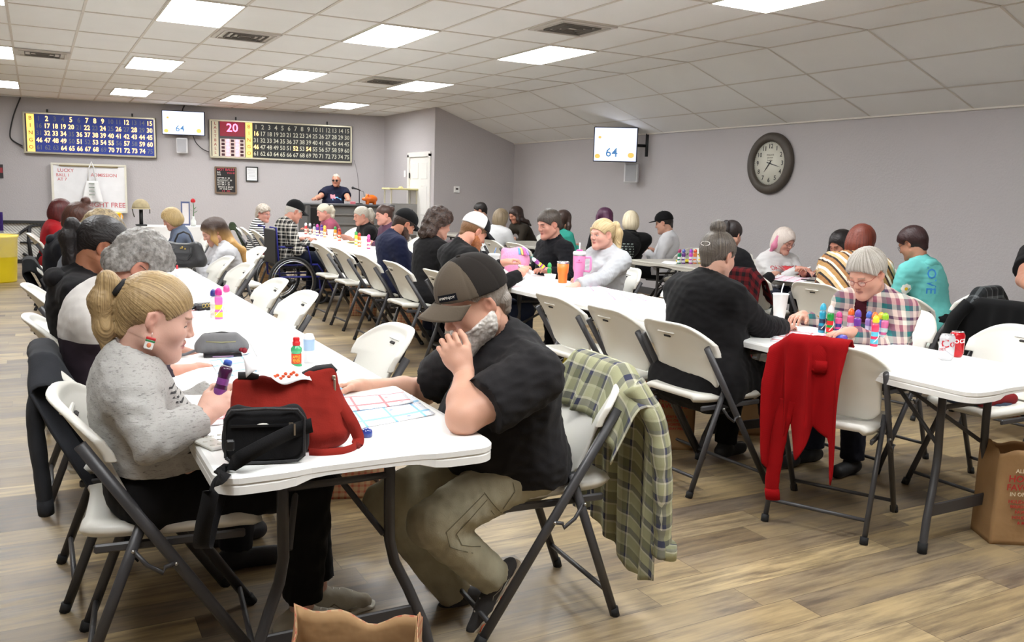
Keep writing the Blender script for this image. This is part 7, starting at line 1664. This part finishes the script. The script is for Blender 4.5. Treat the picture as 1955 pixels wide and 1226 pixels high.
# --- paper grocery bags
def kraft(name, ging=False):
    t = NT(name); o = t.obj(); n = t.noise(o, 7, 5); c = t.mix(n, lin((138, 104, 68)), lin((182, 146, 102)))
    if ging:
        s = t.sep(o); g = lambda x: t.math('LESS_THAN', t.math('FRACT', t.math('MULTIPLY', x, 34.0)), .36); u = t.math('ADD', s[0], s[1])
        c = t.mix(t.math('MULTIPLY', t.math('ADD', g(u), g(s[2])), .36), t.mix(.5, c, lin((196, 168, 132))), lin((168, 44, 36)))
    t.l(c, t.b.inputs['Base Color']); t.b.inputs['Roughness'].default_value = .8; t.bump(t.noise(o, 9, 3), .5, .02); return t.m
KR, KG = kraft('kraft_paper'), kraft('red_gingham_kraft_paper', True)
def paper_bag(label, pos, deg, w=.30, d=.18, h=.42, front=None, side=None, jag=.02, text=None, handles=False, seed=1, wide=0, inner=False):
    rr = random.Random(seed); t = thing('paper_bag', label, 'paper bag', pos, math.radians(deg), 'brown paper shopping bags')
    ph = [rr.uniform(0, 6) for _ in range(6)]
    def ring(u, v):   # u around, v up
        s = (u*4) % 4; k = int(s); f = s-k
        C4 = [(-w/2, -d/2), (w/2, -d/2), (w/2, d/2), (-w/2, d/2)]; A_, B_ = C4[k], C4[(k+1) % 4]; x, y = A_[0]+(B_[0]-A_[0])*f, A_[1]+(B_[1]-A_[1])*f
        e = 1+wide*v; bow = math.sin(PI*f)*(.010*math.sin(v*PI)+.012*math.sin(v*9+ph[k])*v)
        nx, ny = [(0, -1), (1, 0), (0, 1), (-1, 0)][k]
        if k in (1, 3): bow -= .35*d*math.sin(PI*f)*max(0, v-.4)*.35
        return (x*e+nx*bow, y*e+ny*bow, h*v+jag*v**6*(math.sin(u*2*PI*3+ph[4])+.5*math.sin(u*2*PI*9+ph[5])))
    for nm, (u0, u1), m_ in (('front_panel', (0, .25), front), ('side_panel', (.25, .5), side), ('rear_panel', (.5, .75), front), ('side_panel', (.75, 1), side)):
        a = MB(); a.grid(lambda u, v, u0=u0, u1=u1: ring(min(.99999, u0+(u1-u0)*u) if u1 == 1 else u0+(u1-u0)*u-(1e-6 if u == 1 else 0), v), 14, 20, thick=.002); a.build(nm, m_ or KR, t)
    if inner:
        a = MB(); a.grid(lambda u, v: tuple(c*k for c, k in zip(ring(min(.99999, u), v*.995), (.975, .965, .998))), 56, 14, thick=.001); a.build('lining', KR, t)
    a = MB(); a.box((0, 0, .004), (w-.01, d-.01, .006)); a.build('base', KR, t)
    if text:
        par = [c for c in t.children if c.name.startswith('front_panel')][0]; a, b_ = MB(), MB()
        for i, (s, size, z, red) in enumerate(text): (a if red else b_).text(s, size, frame((0, -d/2-.017, z), (1, 0, 0), (0, 0, 1)))
        if a.v: a.build('red_lettering', M((178, 46, 40), .8), par)
        if b_.v: b_.build('white_lettering', M((222, 206, 178), .8), par)
    if handles:
        for s in (-1, 1): a = MB(); a.box((s*.0+.02, -d/2*s-.004*s, h-.03), (.05, .004, .12)); a.tube([(-.06, -s*d/2, h-.04), (-.055, -s*d/2, h+.02), (0, -s*d/2, h+.035), (.055, -s*d/2, h+.02), (.06, -s*d/2, h-.04)], .004, 6); a.build('handle', KR, t)
    return t
HOL = [('ALL OF THE', .024, .335, 0), ('HOLIDAY', .042, .300, 1), ('FAVORITES', .038, .262, 1), ('IN ONE PLACE', .024, .232, 0), ('HOLIDAY BREADS', .020, .200, 1), ('BREADS, CHEESES', .018, .178, 1), ('FAVORITES', .020, .154, 1), ('HOLIDAY PIES', .019, .130, 1), ('& MORE', .019, .106, 1)]
p = onZ(1950, 1048, 0); paper_bag('tall brown holiday grocery bag at the frame edge, under the table with the soda cans', (p.x+.08, p.y+.10, 0), -32, w=.26, d=.18, h=.42, text=HOL, jag=.012, seed=2)
p = onZ(1275, 862, 0); paper_bag('brown holiday grocery bag on the floor behind the woman with the topknot', (p.x+.08, p.y+.10, 0), -28, w=.26, d=.18, h=.34, text=HOL[1:3]+[(s, z_*1, y_-.0, r_) for s, z_, y_, r_ in HOL[4:8]], seed=3, side=KR)
p = onZ(683, 604, 0); paper_bag('red gingham grocery bag below the navy shirt, between two folding chairs', (p.x+.1, p.y+.1, 0), -20, w=.30, d=.18, h=.40, front=KG, side=KR, handles=True, seed=4)
p = onZ(607, 560, 0); paper_bag('plain brown grocery bag standing beside the wheelchair wheel', (p.x+.1, p.y+.12, 0), -30, w=.28, d=.2, h=.42, seed=5)
p = onZ(780, 632, 0); paper_bag('red gingham grocery bag under the chair of the woman with curly dark hair', (p.x+.1, p.y+.1, 0), -20, w=.34, d=.18, h=.32, front=KG, side=KG, seed=6)
p = onZ(648, 962, 0); paper_bag('red gingham grocery bag on the floor under the nearest table', (p.x+.12, p.y+.12, 0), -18, w=.32, d=.18, h=.36, front=KG, side=KG, seed=7)
p = onZ(1440, 835, 0); paper_bag('plain brown grocery bag under the table behind the legs of the topknot woman', (p.x+.1, p.y+.1, 0), -25, w=.26, d=.18, h=.36, seed=8)
p = onZ(1935, 800, 0); paper_bag('red gingham grocery bag under the far side of the soda can table', (p.x+.1, p.y+.1, 0), -25, w=.30, d=.18, h=.36, front=KG, side=KG, seed=9)
p = onZ(520, 545, 0); paper_bag('brown grocery bag behind the front wheel of the wheelchair', (p.x, p.y+.2, 0), -20, w=.26, d=.18, h=.34, seed=10)
p = onZ(1082, 780, 0); paper_bag('red gingham grocery bag under the chair nearest the pink tumbler', (3.55, 4.6, 0), -20, w=.3, d=.18, h=.36, front=KG, side=KG, seed=11)
p = onZ(672, 1205, .37); paper_bag('open brown grocery bag with red gingham sides at the bottom edge of the frame', (p.x, p.y-.02, 0), -24, w=.30, d=.20, h=.37, front=KG, side=KG, jag=.022, wide=.08, seed=12, inner=True)
t = thing('plastic_bag', 'yellow plastic bag behind the plaid flannel shirt', 'bag', (onZ(1062, 690, .4).x, onZ(1062, 690, .4).y, 0)); v, q = surface([([El((0, 0, .18), (.13, .10, .18), k=.03), Rc((-.05, 0, .33), (-.1, 0, .47), .04, .02, k=.05), Rc((.06, 0, .33), (.1, .02, .45), .04, .02, k=.05)], [Half((0, 0, .003), (0, 0, -1))])], .012); v = v+vnormals(v, q)*(.012*wob(v, 40, 3, 6, True))[:, None]; mesh_np('bag_body', [(v, q)], M((226, 210, 60), .35), t)
# --- bingo sheets
def sheet_mat(c1, c2, seed):
    t = NT('bingo_paper'); s = t.sep(t.attr('puv', 1)); W0 = lin((236, 238, 244))
    def gl(x, f, w_): return t.math('LESS_THAN', t.math('ABSOLUTE', t.math('SUBTRACT', t.math('FRACT', t.math('MULTIPLY', x, f)), .5)), w_)
    card = t.math('MAXIMUM', gl(s[0], 1/.105, .045), gl(s[1], 1/.13, .075)); gx = t.math('MAXIMUM', gl(s[0], 1/.021, .03), gl(s[1], 1/.0217, .03))
    dg = t.math('GREATER_THAN', t.noise(t.attr('puv', 1), 330, 2), .60)
    ctr = t.math('MULTIPLY', t.math('LESS_THAN', t.math('ABSOLUTE', t.math('SUBTRACT', t.math('FRACT', t.math('ADD', t.math('MULTIPLY', s[0], 1/.021), .5)), .5)), .28), t.math('LESS_THAN', t.math('ABSOLUTE', t.math('SUBTRACT', t.math('FRACT', t.math('ADD', t.math('MULTIPLY', s[1], 1/.0217), .5)), .5)), .28))
    ink = t.math('MULTIPLY', dg, ctr)
    c = t.mix(t.math('MULTIPLY', gx, .5), W0, lin(c2)); c = t.mix(t.math('MULTIPLY', ink, .8), c, lin((70, 70, 90))); c = t.mix(t.math('MULTIPLY', card, .85), c, lin(c1))
    vo = t.n('ShaderNodeTexVoronoi'); t.l(t.scale(t.attr('puv', 1), (1, 1, 1)), vo.inputs[0]); vo.inputs['Scale'].default_value = 26; vo.inputs['Randomness'].default_value = .7
    dab = t.math('MULTIPLY', t.math('LESS_THAN', vo.outputs['Distance'], .20), t.math('GREATER_THAN', t.sep(vo.outputs['Color'])[0], .72)); c = t.mix(t.math('MULTIPLY', dab, .75), c, lin(c2))
    t.l(c, t.b.inputs['Base Color']); t.b.inputs['Roughness'].default_value = .7; return t.m
SB = sheet_mat((110, 186, 226), (60, 120, 200), 1); SRD = sheet_mat((226, 90, 96), (220, 110, 120), 2); SPK = sheet_mat((206, 50, 120), (196, 60, 130), 3); SGN = sheet_mat((170, 200, 110), (120, 160, 80), 4)
def paper(label, corners, mat, z=0, group='bingo sheets', curl=.004, name='bingo_sheet'):
    """corners: near-left, near-right, far-right, far-left, world points on the table"""
    c = [Vector(k) for k in corners]; o_ = sum(c, Vector())/4; W_ = (c[1]-c[0]).length; L = (c[3]-c[0]).length; a = MB(); pv = []
    def f(u, v):
        q_ = (c[0]*(1-u)+c[1]*u)*(1-v)+(c[3]*(1-u)+c[2]*u)*v-o_; return (q_.x, q_.y, z+.0012+curl*abs(math.sin(u*5+v*3))*(abs(u-.5)*2)**3)
    a.grid(f, 14, 10, thick=-.0006); P = [(i/14*W_, j/10*L, 0) for i in range(15) for j in range(11)]*2; it = iter(P)
    o = a.build(name, mat, None, (o_.x, o_.y, TZ), puv=lambda v, it=it: next(it)); tag(o, label, 'paper', group); return o
def quad(*px): return [P_(*k) for k in px]
paper('wide bingo sheet with blue bands under the bearded man dauber, nearest the camera', quad((672, 822), (831, 793), (786, 757), (640, 778)), SB)
paper('red-bordered bingo sheet on top of the blue one by the bearded man', quad((655, 790), (790, 772), (770, 752), (640, 762)), SRD, .002)
paper('blue bingo sheet under the hands of the curly grey-haired woman', quad((420, 722), (512, 706), (478, 676), (400, 690)), SB)
paper('bingo sheet in front of the girl, mostly behind the red tote', quad((395, 815), (470, 806), (462, 776), (398, 786)), SRD)
paper('yellow-edged sheet beyond the grey pouch', quad((352, 640), (434, 634), (428, 606), (352, 610)), M((238, 238, 226), .7))
paper('bingo sheet near the pink daubers', quad((350, 612), (400, 608), (392, 590), (346, 594)), SRD)
paper('long white sheet lying along the nearest table', quad((500, 702), (560, 700), (520, 640), (470, 642)), M((238, 240, 246), .7), curl=.008)
paper('pale sheet beside the black handbag', quad((300, 560), (350, 552), (340, 528), (296, 534)), M((238, 238, 240), .7))
for i, (c_, lab, m_) in enumerate([([(1120, 556), (1200, 560), (1190, 545), (1118, 543)], 'pink printed sheets scattered beside the pink tumbler', SPK), ([(1160, 572), (1262, 577), (1240, 562), (1150, 559)], 'white sheet with pink print beyond the empty chairs', SPK), ([(1000, 536), (1062, 545), (1070, 528), (1010, 522)], 'white sheet before the white-capped man', M((236, 236, 240), .7)),
                              ([(1470, 652), (1560, 662), (1580, 640), (1490, 628)], 'bingo sheet between the topknot woman and the elderly woman', SRD), ([(1560, 676), (1636, 690), (1668, 672), (1590, 658)], 'sheet under the daubers by the red cardigan', M((238, 238, 240), .7)), ([(1600, 640), (1665, 650), (1680, 634), (1620, 626)], 'bingo sheet under the hands of the elderly woman', SB)]):
    q_ = quad(*c_); q_ = [Vector((min(v_.x, 3.84), v_.y, v_.z)) for v_ in q_]; paper(lab, q_, m_, group='sheets on the middle row')
for c_, lab, m_ in [([(1468, 534), (1530, 541), (1550, 531), (1490, 526)], 'printed sheets on the grey table before the pink-haired woman', SPK), ([(1885, 584), (1950, 590), (1955, 580), (1895, 574)], 'green printed sheet on the nearest grey table', SGN), ([(1262, 503), (1290, 506), (1296, 500), (1270, 498)], 'white sheet beside the yellow snack bag', M((230, 230, 230), .7))]:
    paper(lab, quad(*c_), m_, group='sheets on the grey tables')
# --- small things on the nearest table
t = thing('ink_dauber', 'green glitter dauber with a red lid and orange label, behind the red tote', 'ink dauber', P_(566, 708), 0, 'ink daubers'); a = MB(); a.lathe([(.019, 0), (.0205, .004), (.0205, .022), (.0185, .030), (.0185, .068), (.0210, .078), (.0205, .088), (.013, .096), (.012, .102)], 24); bo_ = a.build('bottle', M((70, 176, 120), .15, .35, 90, coat=.6), t)
a = MB(); a.lathe([(.0192, .030), (.0192, .068)], 24, caps=False); a.build('label', M((224, 74, 40), .4, .5, 60), bo_); a = MB(); w0_ = math.atan2(-t.location.y, -t.location.x); tg_ = Vector((-math.sin(w0_), math.cos(w0_), 0)); nn_ = Vector((math.cos(w0_), math.sin(w0_), 0))
a.text('APPLE', .016, frame(nn_*.0205+Vector((0, 0, .056)), tg_, (0, 0, 1)) @ Matrix.Scale(.6, 4, (1, 0, 0))); a.text('FEVER', .016, frame(nn_*.0205+Vector((0, 0, .041)), tg_, (0, 0, 1)) @ Matrix.Scale(.6, 4, (1, 0, 0))); a.build('label_lettering', M((250, 190, 60), .5), bo_)
a = MB(); a.lathe([(.0135, .098), (.0145, .100), (.0145, .112), (.0115, .114), (.0125, .118), (.0125, .127), (.010, .130)], 20); a.build('cap', M((206, 30, 36), .3), t)
t = thing('ink_dauber', 'blue-lidded white dauber behind the green glitter dauber', 'ink dauber', P_(590, 692), 0, 'ink daubers'); a = MB(); a.lathe([(.020, 0), (.022, .004), (.022, .10), (.016, .115)], 20); a.build('bottle', M((236, 238, 242), .3), t); a = MB(); a.lathe([(.0225, .05), (.0225, .095)], 20, caps=False); a.build('label', M((170, 200, 232), .4), t)
p = P_(700, 834); t = thing('dauber_lid', 'round blue dauber lid lying on the table beside the red strap', 'lid', p); a = MB(); a.lathe([(.015, 0), (.0165, .004), (.0165, .014), (.0145, .020), (.009, .0245), (.001, .026)], 24); a.build('lid_body', M((40, 62, 140), .2, coat=.6), t)
p = P_(436, 822); t = thing('dauber_lid', 'magenta dauber lid beside the black bag', 'lid', p); a = MB(); a.lathe([(.014, 0), (.0155, .004), (.0155, .012), (.011, .018), (.001, .020)], 24); a.build('lid_body', M((226, 30, 120), .2, coat=.6), t)
p = P_(412, 848); t = thing('tray', 'clear embossed plastic tray at the table corner near the girl', 'tray', (p.x, p.y, TZ), .3); a = MB(); a.box((0, 0, .006), (.085, .12, .010), bev=.003); a.build('tray_body', M((206, 206, 200), .15, spec=.6), t); a = MB()
for k in range(12): a.ball((-.03+.02*(k % 4), -.04+.04*(k//4), .010), (.008, .008, .003), n=6, m=3)
a.build('embossing', M((180, 178, 168), .2), t)
dauber('pink dauber with a yellow flower label, standing on the table beyond the grey pouch', P_(418, 610), (226, 110, 190), (196, 40, 140), (240, 220, 60), h=.155, r=.020); dauber('white dauber with a pink lid behind the pink one', P_(433, 600), (240, 238, 240), (226, 90, 160), (236, 236, 240), h=.15, r=.019); dauber('white dauber with a dark blue lid beside the pink one', P_(408, 606), (236, 236, 240), (40, 50, 130), (236, 220, 210), h=.14, r=.018)
p = P_(392, 592); t = thing('key_pouch', 'small black pouch with gold rings and a strap', 'pouch', p, .4); a = MB(); a.box((0, 0, .022), (.13, .06, .04), bev=.012); a.build('pouch_body', BKL, t); a = MB(); a.tube([(-.06, 0, .02), (-.12, -.02, .008), (-.17, -.08, .006)], .007, 6); a.build('strap', BKL, t); a = MB()
for k in range(3): a.tube([(-.03+.02*k+.010*math.cos(w_/8*2*PI), -.034, .03+.010*math.sin(w_/8*2*PI)) for w_ in range(9)], .0015, 5, caps=False)
a.build('rings', M((206, 180, 100), .3, metal=1), t)
# grey pouch
p = P_(428, 682); t = thing('zip_pouch', 'grey zip pouch with a red bow tag on a black phone', 'pouch', (p.x, p.y+.05, TZ), -.18); v, q = surface([([Rc((-.075, 0, .035), (.075, 0, .035), .032, k=.02), Rc((-.055, 0, .072), (.05, 0, .072), .022, k=.04)], [Half((0, 0, .012), (0, 0, -1))])], .005); v = v+vnormals(v, q)*(.0022*wob(v, 50, 3, 5, True))[:, None]; mesh_np('pouch_body', [(v, q)], cloth((140, 140, 142)), t)
a = MB(); a.tube([(-.085, -.012, .05), (-.06, -.008, .088), (0, -.004, .096), (.055, -.008, .088), (.090, -.014, .04)], .0035, 6); a.build('piping', M((60, 60, 62), .6), t); a = MB(); a.tube([(-.06, -.030, .062), (0, -.034, .058), (.055, -.030, .060)], .003, 6); a.build('zipper', M((150, 146, 110), .4), t)
a = MB(); a.ball((.088, -.03, .022), (.012, .008, .012), n=10, m=6); a.ball((.075, -.03, .026), (.009, .006, .009), n=8, m=5); a.build('bow_tag', M((140, 20, 36), .5), t); a = MB(); a.tube([(-.08, 0, .03), (-.14, -.02, .01), (-.17, -.03, .008)], .006, 6); a.build('wrist_strap', M((110, 110, 114), .7), t)
t = thing('phone', 'black phone with a lilac edge under the grey pouch', 'phone', (p.x, p.y+.03, TZ), -.15); a = MB(); a.box((0, 0, .0045), (.15, .075, .009), bev=.003); a.build('phone_body', M((28, 26, 32), .3), t); a = MB(); a.box((0, -.0378, .0045), (.08, .001, .005)); a.build('side_trim', M((170, 140, 176), .4), t)
t = thing('correction_pen', 'small red and white bottle before the black handbag', 'bottle', onY(338, 508, 6.9)*1.0); t.location.z = TZ; a = MB(); a.lathe([(.014, 0), (.015, .05), (.009, .06)], 12); a.build('bottle', M((230, 230, 236), .4), t); a = MB(); a.lathe([(.009, .06), (.008, .085), (.003, .09)], 12); a.build('cap', M((206, 50, 60), .4), t)
p = onY(226, 428, 13.7); t = thing('beverage_cooler', 'tall yellow-orange cooler bucket on the far end of the row of the girl', 'bucket', (.98, 13.6, TZ)); a = MB(); a.lathe([(.065, 0), (.068, .01), (.082, .24), (.088, .245), (.088, .265), (.05, .27)], 24); a.build('bucket', M((240, 176, 20), .4), t)
a = MB(); a.tube([(.088, 0, .25), (.10, -.04, .22), (.10, -.06, .18)], .006, 6); a.build('handle', M((220, 150, 20), .4), t)
dauber('purple and red dauber beside the yellow-orange cooler', (.80, 12.6, TZ), (110, 60, 160), (120, 50, 170), (200, 60, 60), h=.16, r=.02)
# daubers that hands hold
def in_hand(I, k, label, body, capc, band, tipoff=.04, d=None, capon=False, h=.14, r=.0175, off=(0.085, .0, -.022)):
    root = I['root']; Mx = Matrix.Translation(root.location) @ Matrix.Rotation(root.rotation_euler.z, 4, 'Z'); R3 = Matrix([list(r_) for r_ in I['FR'][k]]); o3 = Vector(I['WR'][k]); sg = 1 if k == 0 else -1
    pc_ = o3+R3 @ Vector(off); dr_ = R3 @ Vector(d if d else (0, -sg*1.0 if False else (1 if sg < 0 else -1), .15)); pw = Mx @ pc_; dw = Mx.to_3x3() @ dr_; dw.normalize(); dauber(label, pw-dw*(h*.45), body, capc, band, h=h, r=r, m4=aim(dw), capon=capon, group='held ink daubers')
dauber('purple dauber with a blue tip held upright by the girl', onY(416, 762, 2.47), (60, 22, 58), (44, 84, 176), (120, 60, 130), h=.12, m4=aim((.28, .05, .95)), capon=False, group='held ink daubers')
in_hand(MI, 1, 'light blue dauber with a dark blue tip in the bearded man hand', (140, 190, 232), (24, 44, 120), (220, 226, 240), d=(-.45, .2, -.9) if False else (-.35, -1, .1), off=(.088, .0, -.026), h=.13)
in_hand(g17, 1, 'white dauber in the hand of the white-capped man', (236, 236, 236), (236, 236, 238), (230, 230, 230), d=(.2, 1, .5))
in_hand(g30, 1, 'white dauber in the hand of the pink-haired woman', (236, 236, 236), (240, 240, 240), (230, 230, 230), d=(.2, 1, .4))
in_hand(g34, 0, 'violet and blue dauber held by the elderly woman', (90, 70, 170), (230, 120, 190), (60, 90, 190), d=(.5, -1, .0))
# far middle table goods
far = [(597, 440, 'cluster'), (612, 448, 0)]
cl_ = [(640, 447, 12.0, (240, 150, 30), (40, 140, 60)), (614, 446, 12.6, (110, 60, 150), (60, 40, 120)), (606, 446, 12.75, (90, 50, 140), (200, 60, 150)), (600, 444, 12.9, (180, 180, 186), (40, 40, 44)), (592, 442, 13.1, (60, 60, 70), (200, 200, 206)), (584, 440, 13.2, (190, 60, 60), (230, 230, 230)), (680, 450, 10.6, (230, 210, 50), (60, 160, 80)), (686, 452, 10.3, (236, 120, 40), (200, 40, 40)), (648, 448, 11.5, (226, 90, 40), (180, 30, 40)), (620, 445, 12.3, (226, 150, 60), (240, 200, 60)), (704, 452, 9.9, (190, 60, 130), (220, 80, 150))]
for k, (px, py, yy, b_, c_) in enumerate(cl_):
    x = min(max(onY(px, py, yy).x, 3.15), 3.8); dauber('%s dauber with a %s lid on the table of the wheelchair user' % (['orange', 'violet', 'purple', 'silver', 'charcoal', 'red', 'yellow', 'tangerine', 'vermilion', 'amber', 'berry'][k], ['green', 'dark', 'magenta', 'black', 'pale', 'white', 'leaf green', 'red', 'crimson', 'gold', 'pink'][k]), (x, yy, TZ), b_, c_, (236, 220, 190), h=.16, r=.022, group='daubers far along the middle row')
for k, (px, yy) in enumerate(((631, 11.8), (696, 10.1))): x = min(max(onY(px, 440, yy).x, 3.15), 3.8); cup('white cup %s' % ['near the plaid sleeve of the wheelchair user', 'with daubers beside it before the woman in mauve'][k], 0, 0, h=.13, straw=False, pos=(x, yy, TZ))
p = onZ(660, 452, TZ); t = thing('plate', 'yellow snack plate before the woman in a black tee', 'plate', (3.66, 11.0, TZ)); a = MB(); a.lathe([(.06, 0), (.12, .015), (.125, .018), (.10, .012), (.02, .008)], 24); a.build('plate_body', M((236, 222, 150), .5), t)
# grey table by the clock wall
for k, (px, b_, c_, n_) in enumerate(((1297, (40, 120, 90), (150, 40, 90), 'dark green'), (1305, (110, 60, 140), (80, 90, 170), 'plum'), (1319, (190, 70, 170), (150, 60, 190), 'orchid'), (1327, (236, 130, 60), (226, 80, 40), 'tangerine'), (1337, (236, 210, 60), (226, 226, 80), 'lemon'))):
    yy = 7.45; dauber('%s dauber standing behind the yellow snack bag' % n_, (onY(px, 490, yy).x, yy, TZ), b_, c_, (230, 220, 230), h=.15, r=.021, group='daubers on the grey table')
p = onZ(1308, 502, TZ); t = thing('snack_bag', 'yellow foil snack bag lying on the grey table', 'snack bag', p); v, q = surface([([El((0, 0, .022), (.12, .08, .024), k=.02)], [Half((0, 0, .001), (0, 0, -1))])], .008); v = v+vnormals(v, q)*(.006*wob(v, 50, 3, 6, True))[:, None]; mesh_np('bag_body', [(v, q)], M((220, 208, 40), .25, .3, 20, coat=.5), t)
cup('white foam cup on the grey table between the maroon top and the shawl', 0, 0, h=.13, straw=False, pos=(onY(1581, 520, 5.15).x, 5.15, TZ))
t = thing('phone', 'dark phone lying on the grey table before the pink-haired woman', 'phone', (onZ(1548, 536).x if False else onZ(1548, 536, TZ).x, onZ(1548, 536, TZ).y, TZ), .5); a = MB(); a.box((0, 0, .005), (.08, .16, .009), bev=.003); a.build('phone_body', M((30, 30, 34), .3), t)
t = thing('phone', 'dark wallet phone beside the foil daubers', 'phone', (3.80, P_(1725, 640).y, TZ), .2); a = MB(); a.box((0, 0, .010), (.08, .16, .018), bev=.004); a.build('phone_body', M((70, 74, 70), .4), t)
a = MB(); mm = frame((CT-.05-.381, 3.98-.14, TZ-.042), (0, -1, 0), (0, 0, 1)); a.text('LTC #2', .028, mm, ext=.0005); o = a.build('marker_lettering', M((120, 118, 112), .7), [o_ for o_ in D.objects if o_.name.startswith('tabletop') and o_.parent and o_.parent.get('label', '').startswith('worn grey folding table in front')][0]); o.matrix_parent_inverse = o.parent.matrix_world.inverted() if False else Matrix.Translation(-o.parent.parent.location)
# folded clothes on the chair under the soda can table
t = thing('folded_clothes', 'folded blue and red clothes on the empty chair behind the soda cans', 'clothes', (4.1, 2.62, .452)); v, q = surface([([El((0, 0, .035), (.16, .17, .035), k=.03), El((.02, .03, .07), (.12, .13, .025), k=.02)], [])], .01); v = v+vnormals(v, q)*(.006*wob(v, 40, 3, 5, True))[:, None]; mesh_np('blue_garment', [(v, q)], cloth((74, 84, 104), 'denim'), t)
v, q = surface([([Rc((-.12, -.12, .06), (.10, -.13, .06), .028, k=.02), Rc((-.1, .05, .085), (.08, .1, .085), .02, k=.02)], [])], .008); mesh_np('red_garment', [(v, q)], cloth((150, 30, 36), 'knit'), t)
t = thing('red_bag', 'dark red bag on the seat beside the striped jacket', 'bag', (2.88, 12.4, .452)); v, q = surface([([El((0, 0, .10), (.13, .14, .10), k=.03)], [])], .02); mesh_np('bag_body', [(v, q)], M((120, 24, 40), .6), t)
# prints on clothes
def print_on(I, txt, col, px, py, size, depth_y, rows=None, up=(0, 0, 1), facing=None, name='print', push=.02):
    pass
# ---------------------------------------------------------------- camera, world, view
cam = D.cameras.new('camera'); co = D.objects.new('camera', cam); COL.objects.link(co)
cam.sensor_fit = 'HORIZONTAL'; cam.sensor_width = 36; cam.lens = 36*FPX/1955; cam.clip_start = .05; cam.clip_end = 100
m = Matrix((CR, CU, -CF)).transposed().to_4x4(); m.translation = CAM; co.matrix_world = m
sc.camera = co
w = D.worlds.new('world'); sc.world = w; w.use_nodes = True
w.node_tree.nodes['Background'].inputs[0].default_value = (.8, .85, .9, 1); w.node_tree.nodes['Background'].inputs[1].default_value = .05
sc.view_settings.view_transform = 'Standard'; sc.view_settings.look = 'None'; sc.view_settings.gamma = 1
sc.view_settings.use_curve_mapping = False; sc.view_settings.exposure = 1.5
sc.cycles.diffuse_bounces = 7
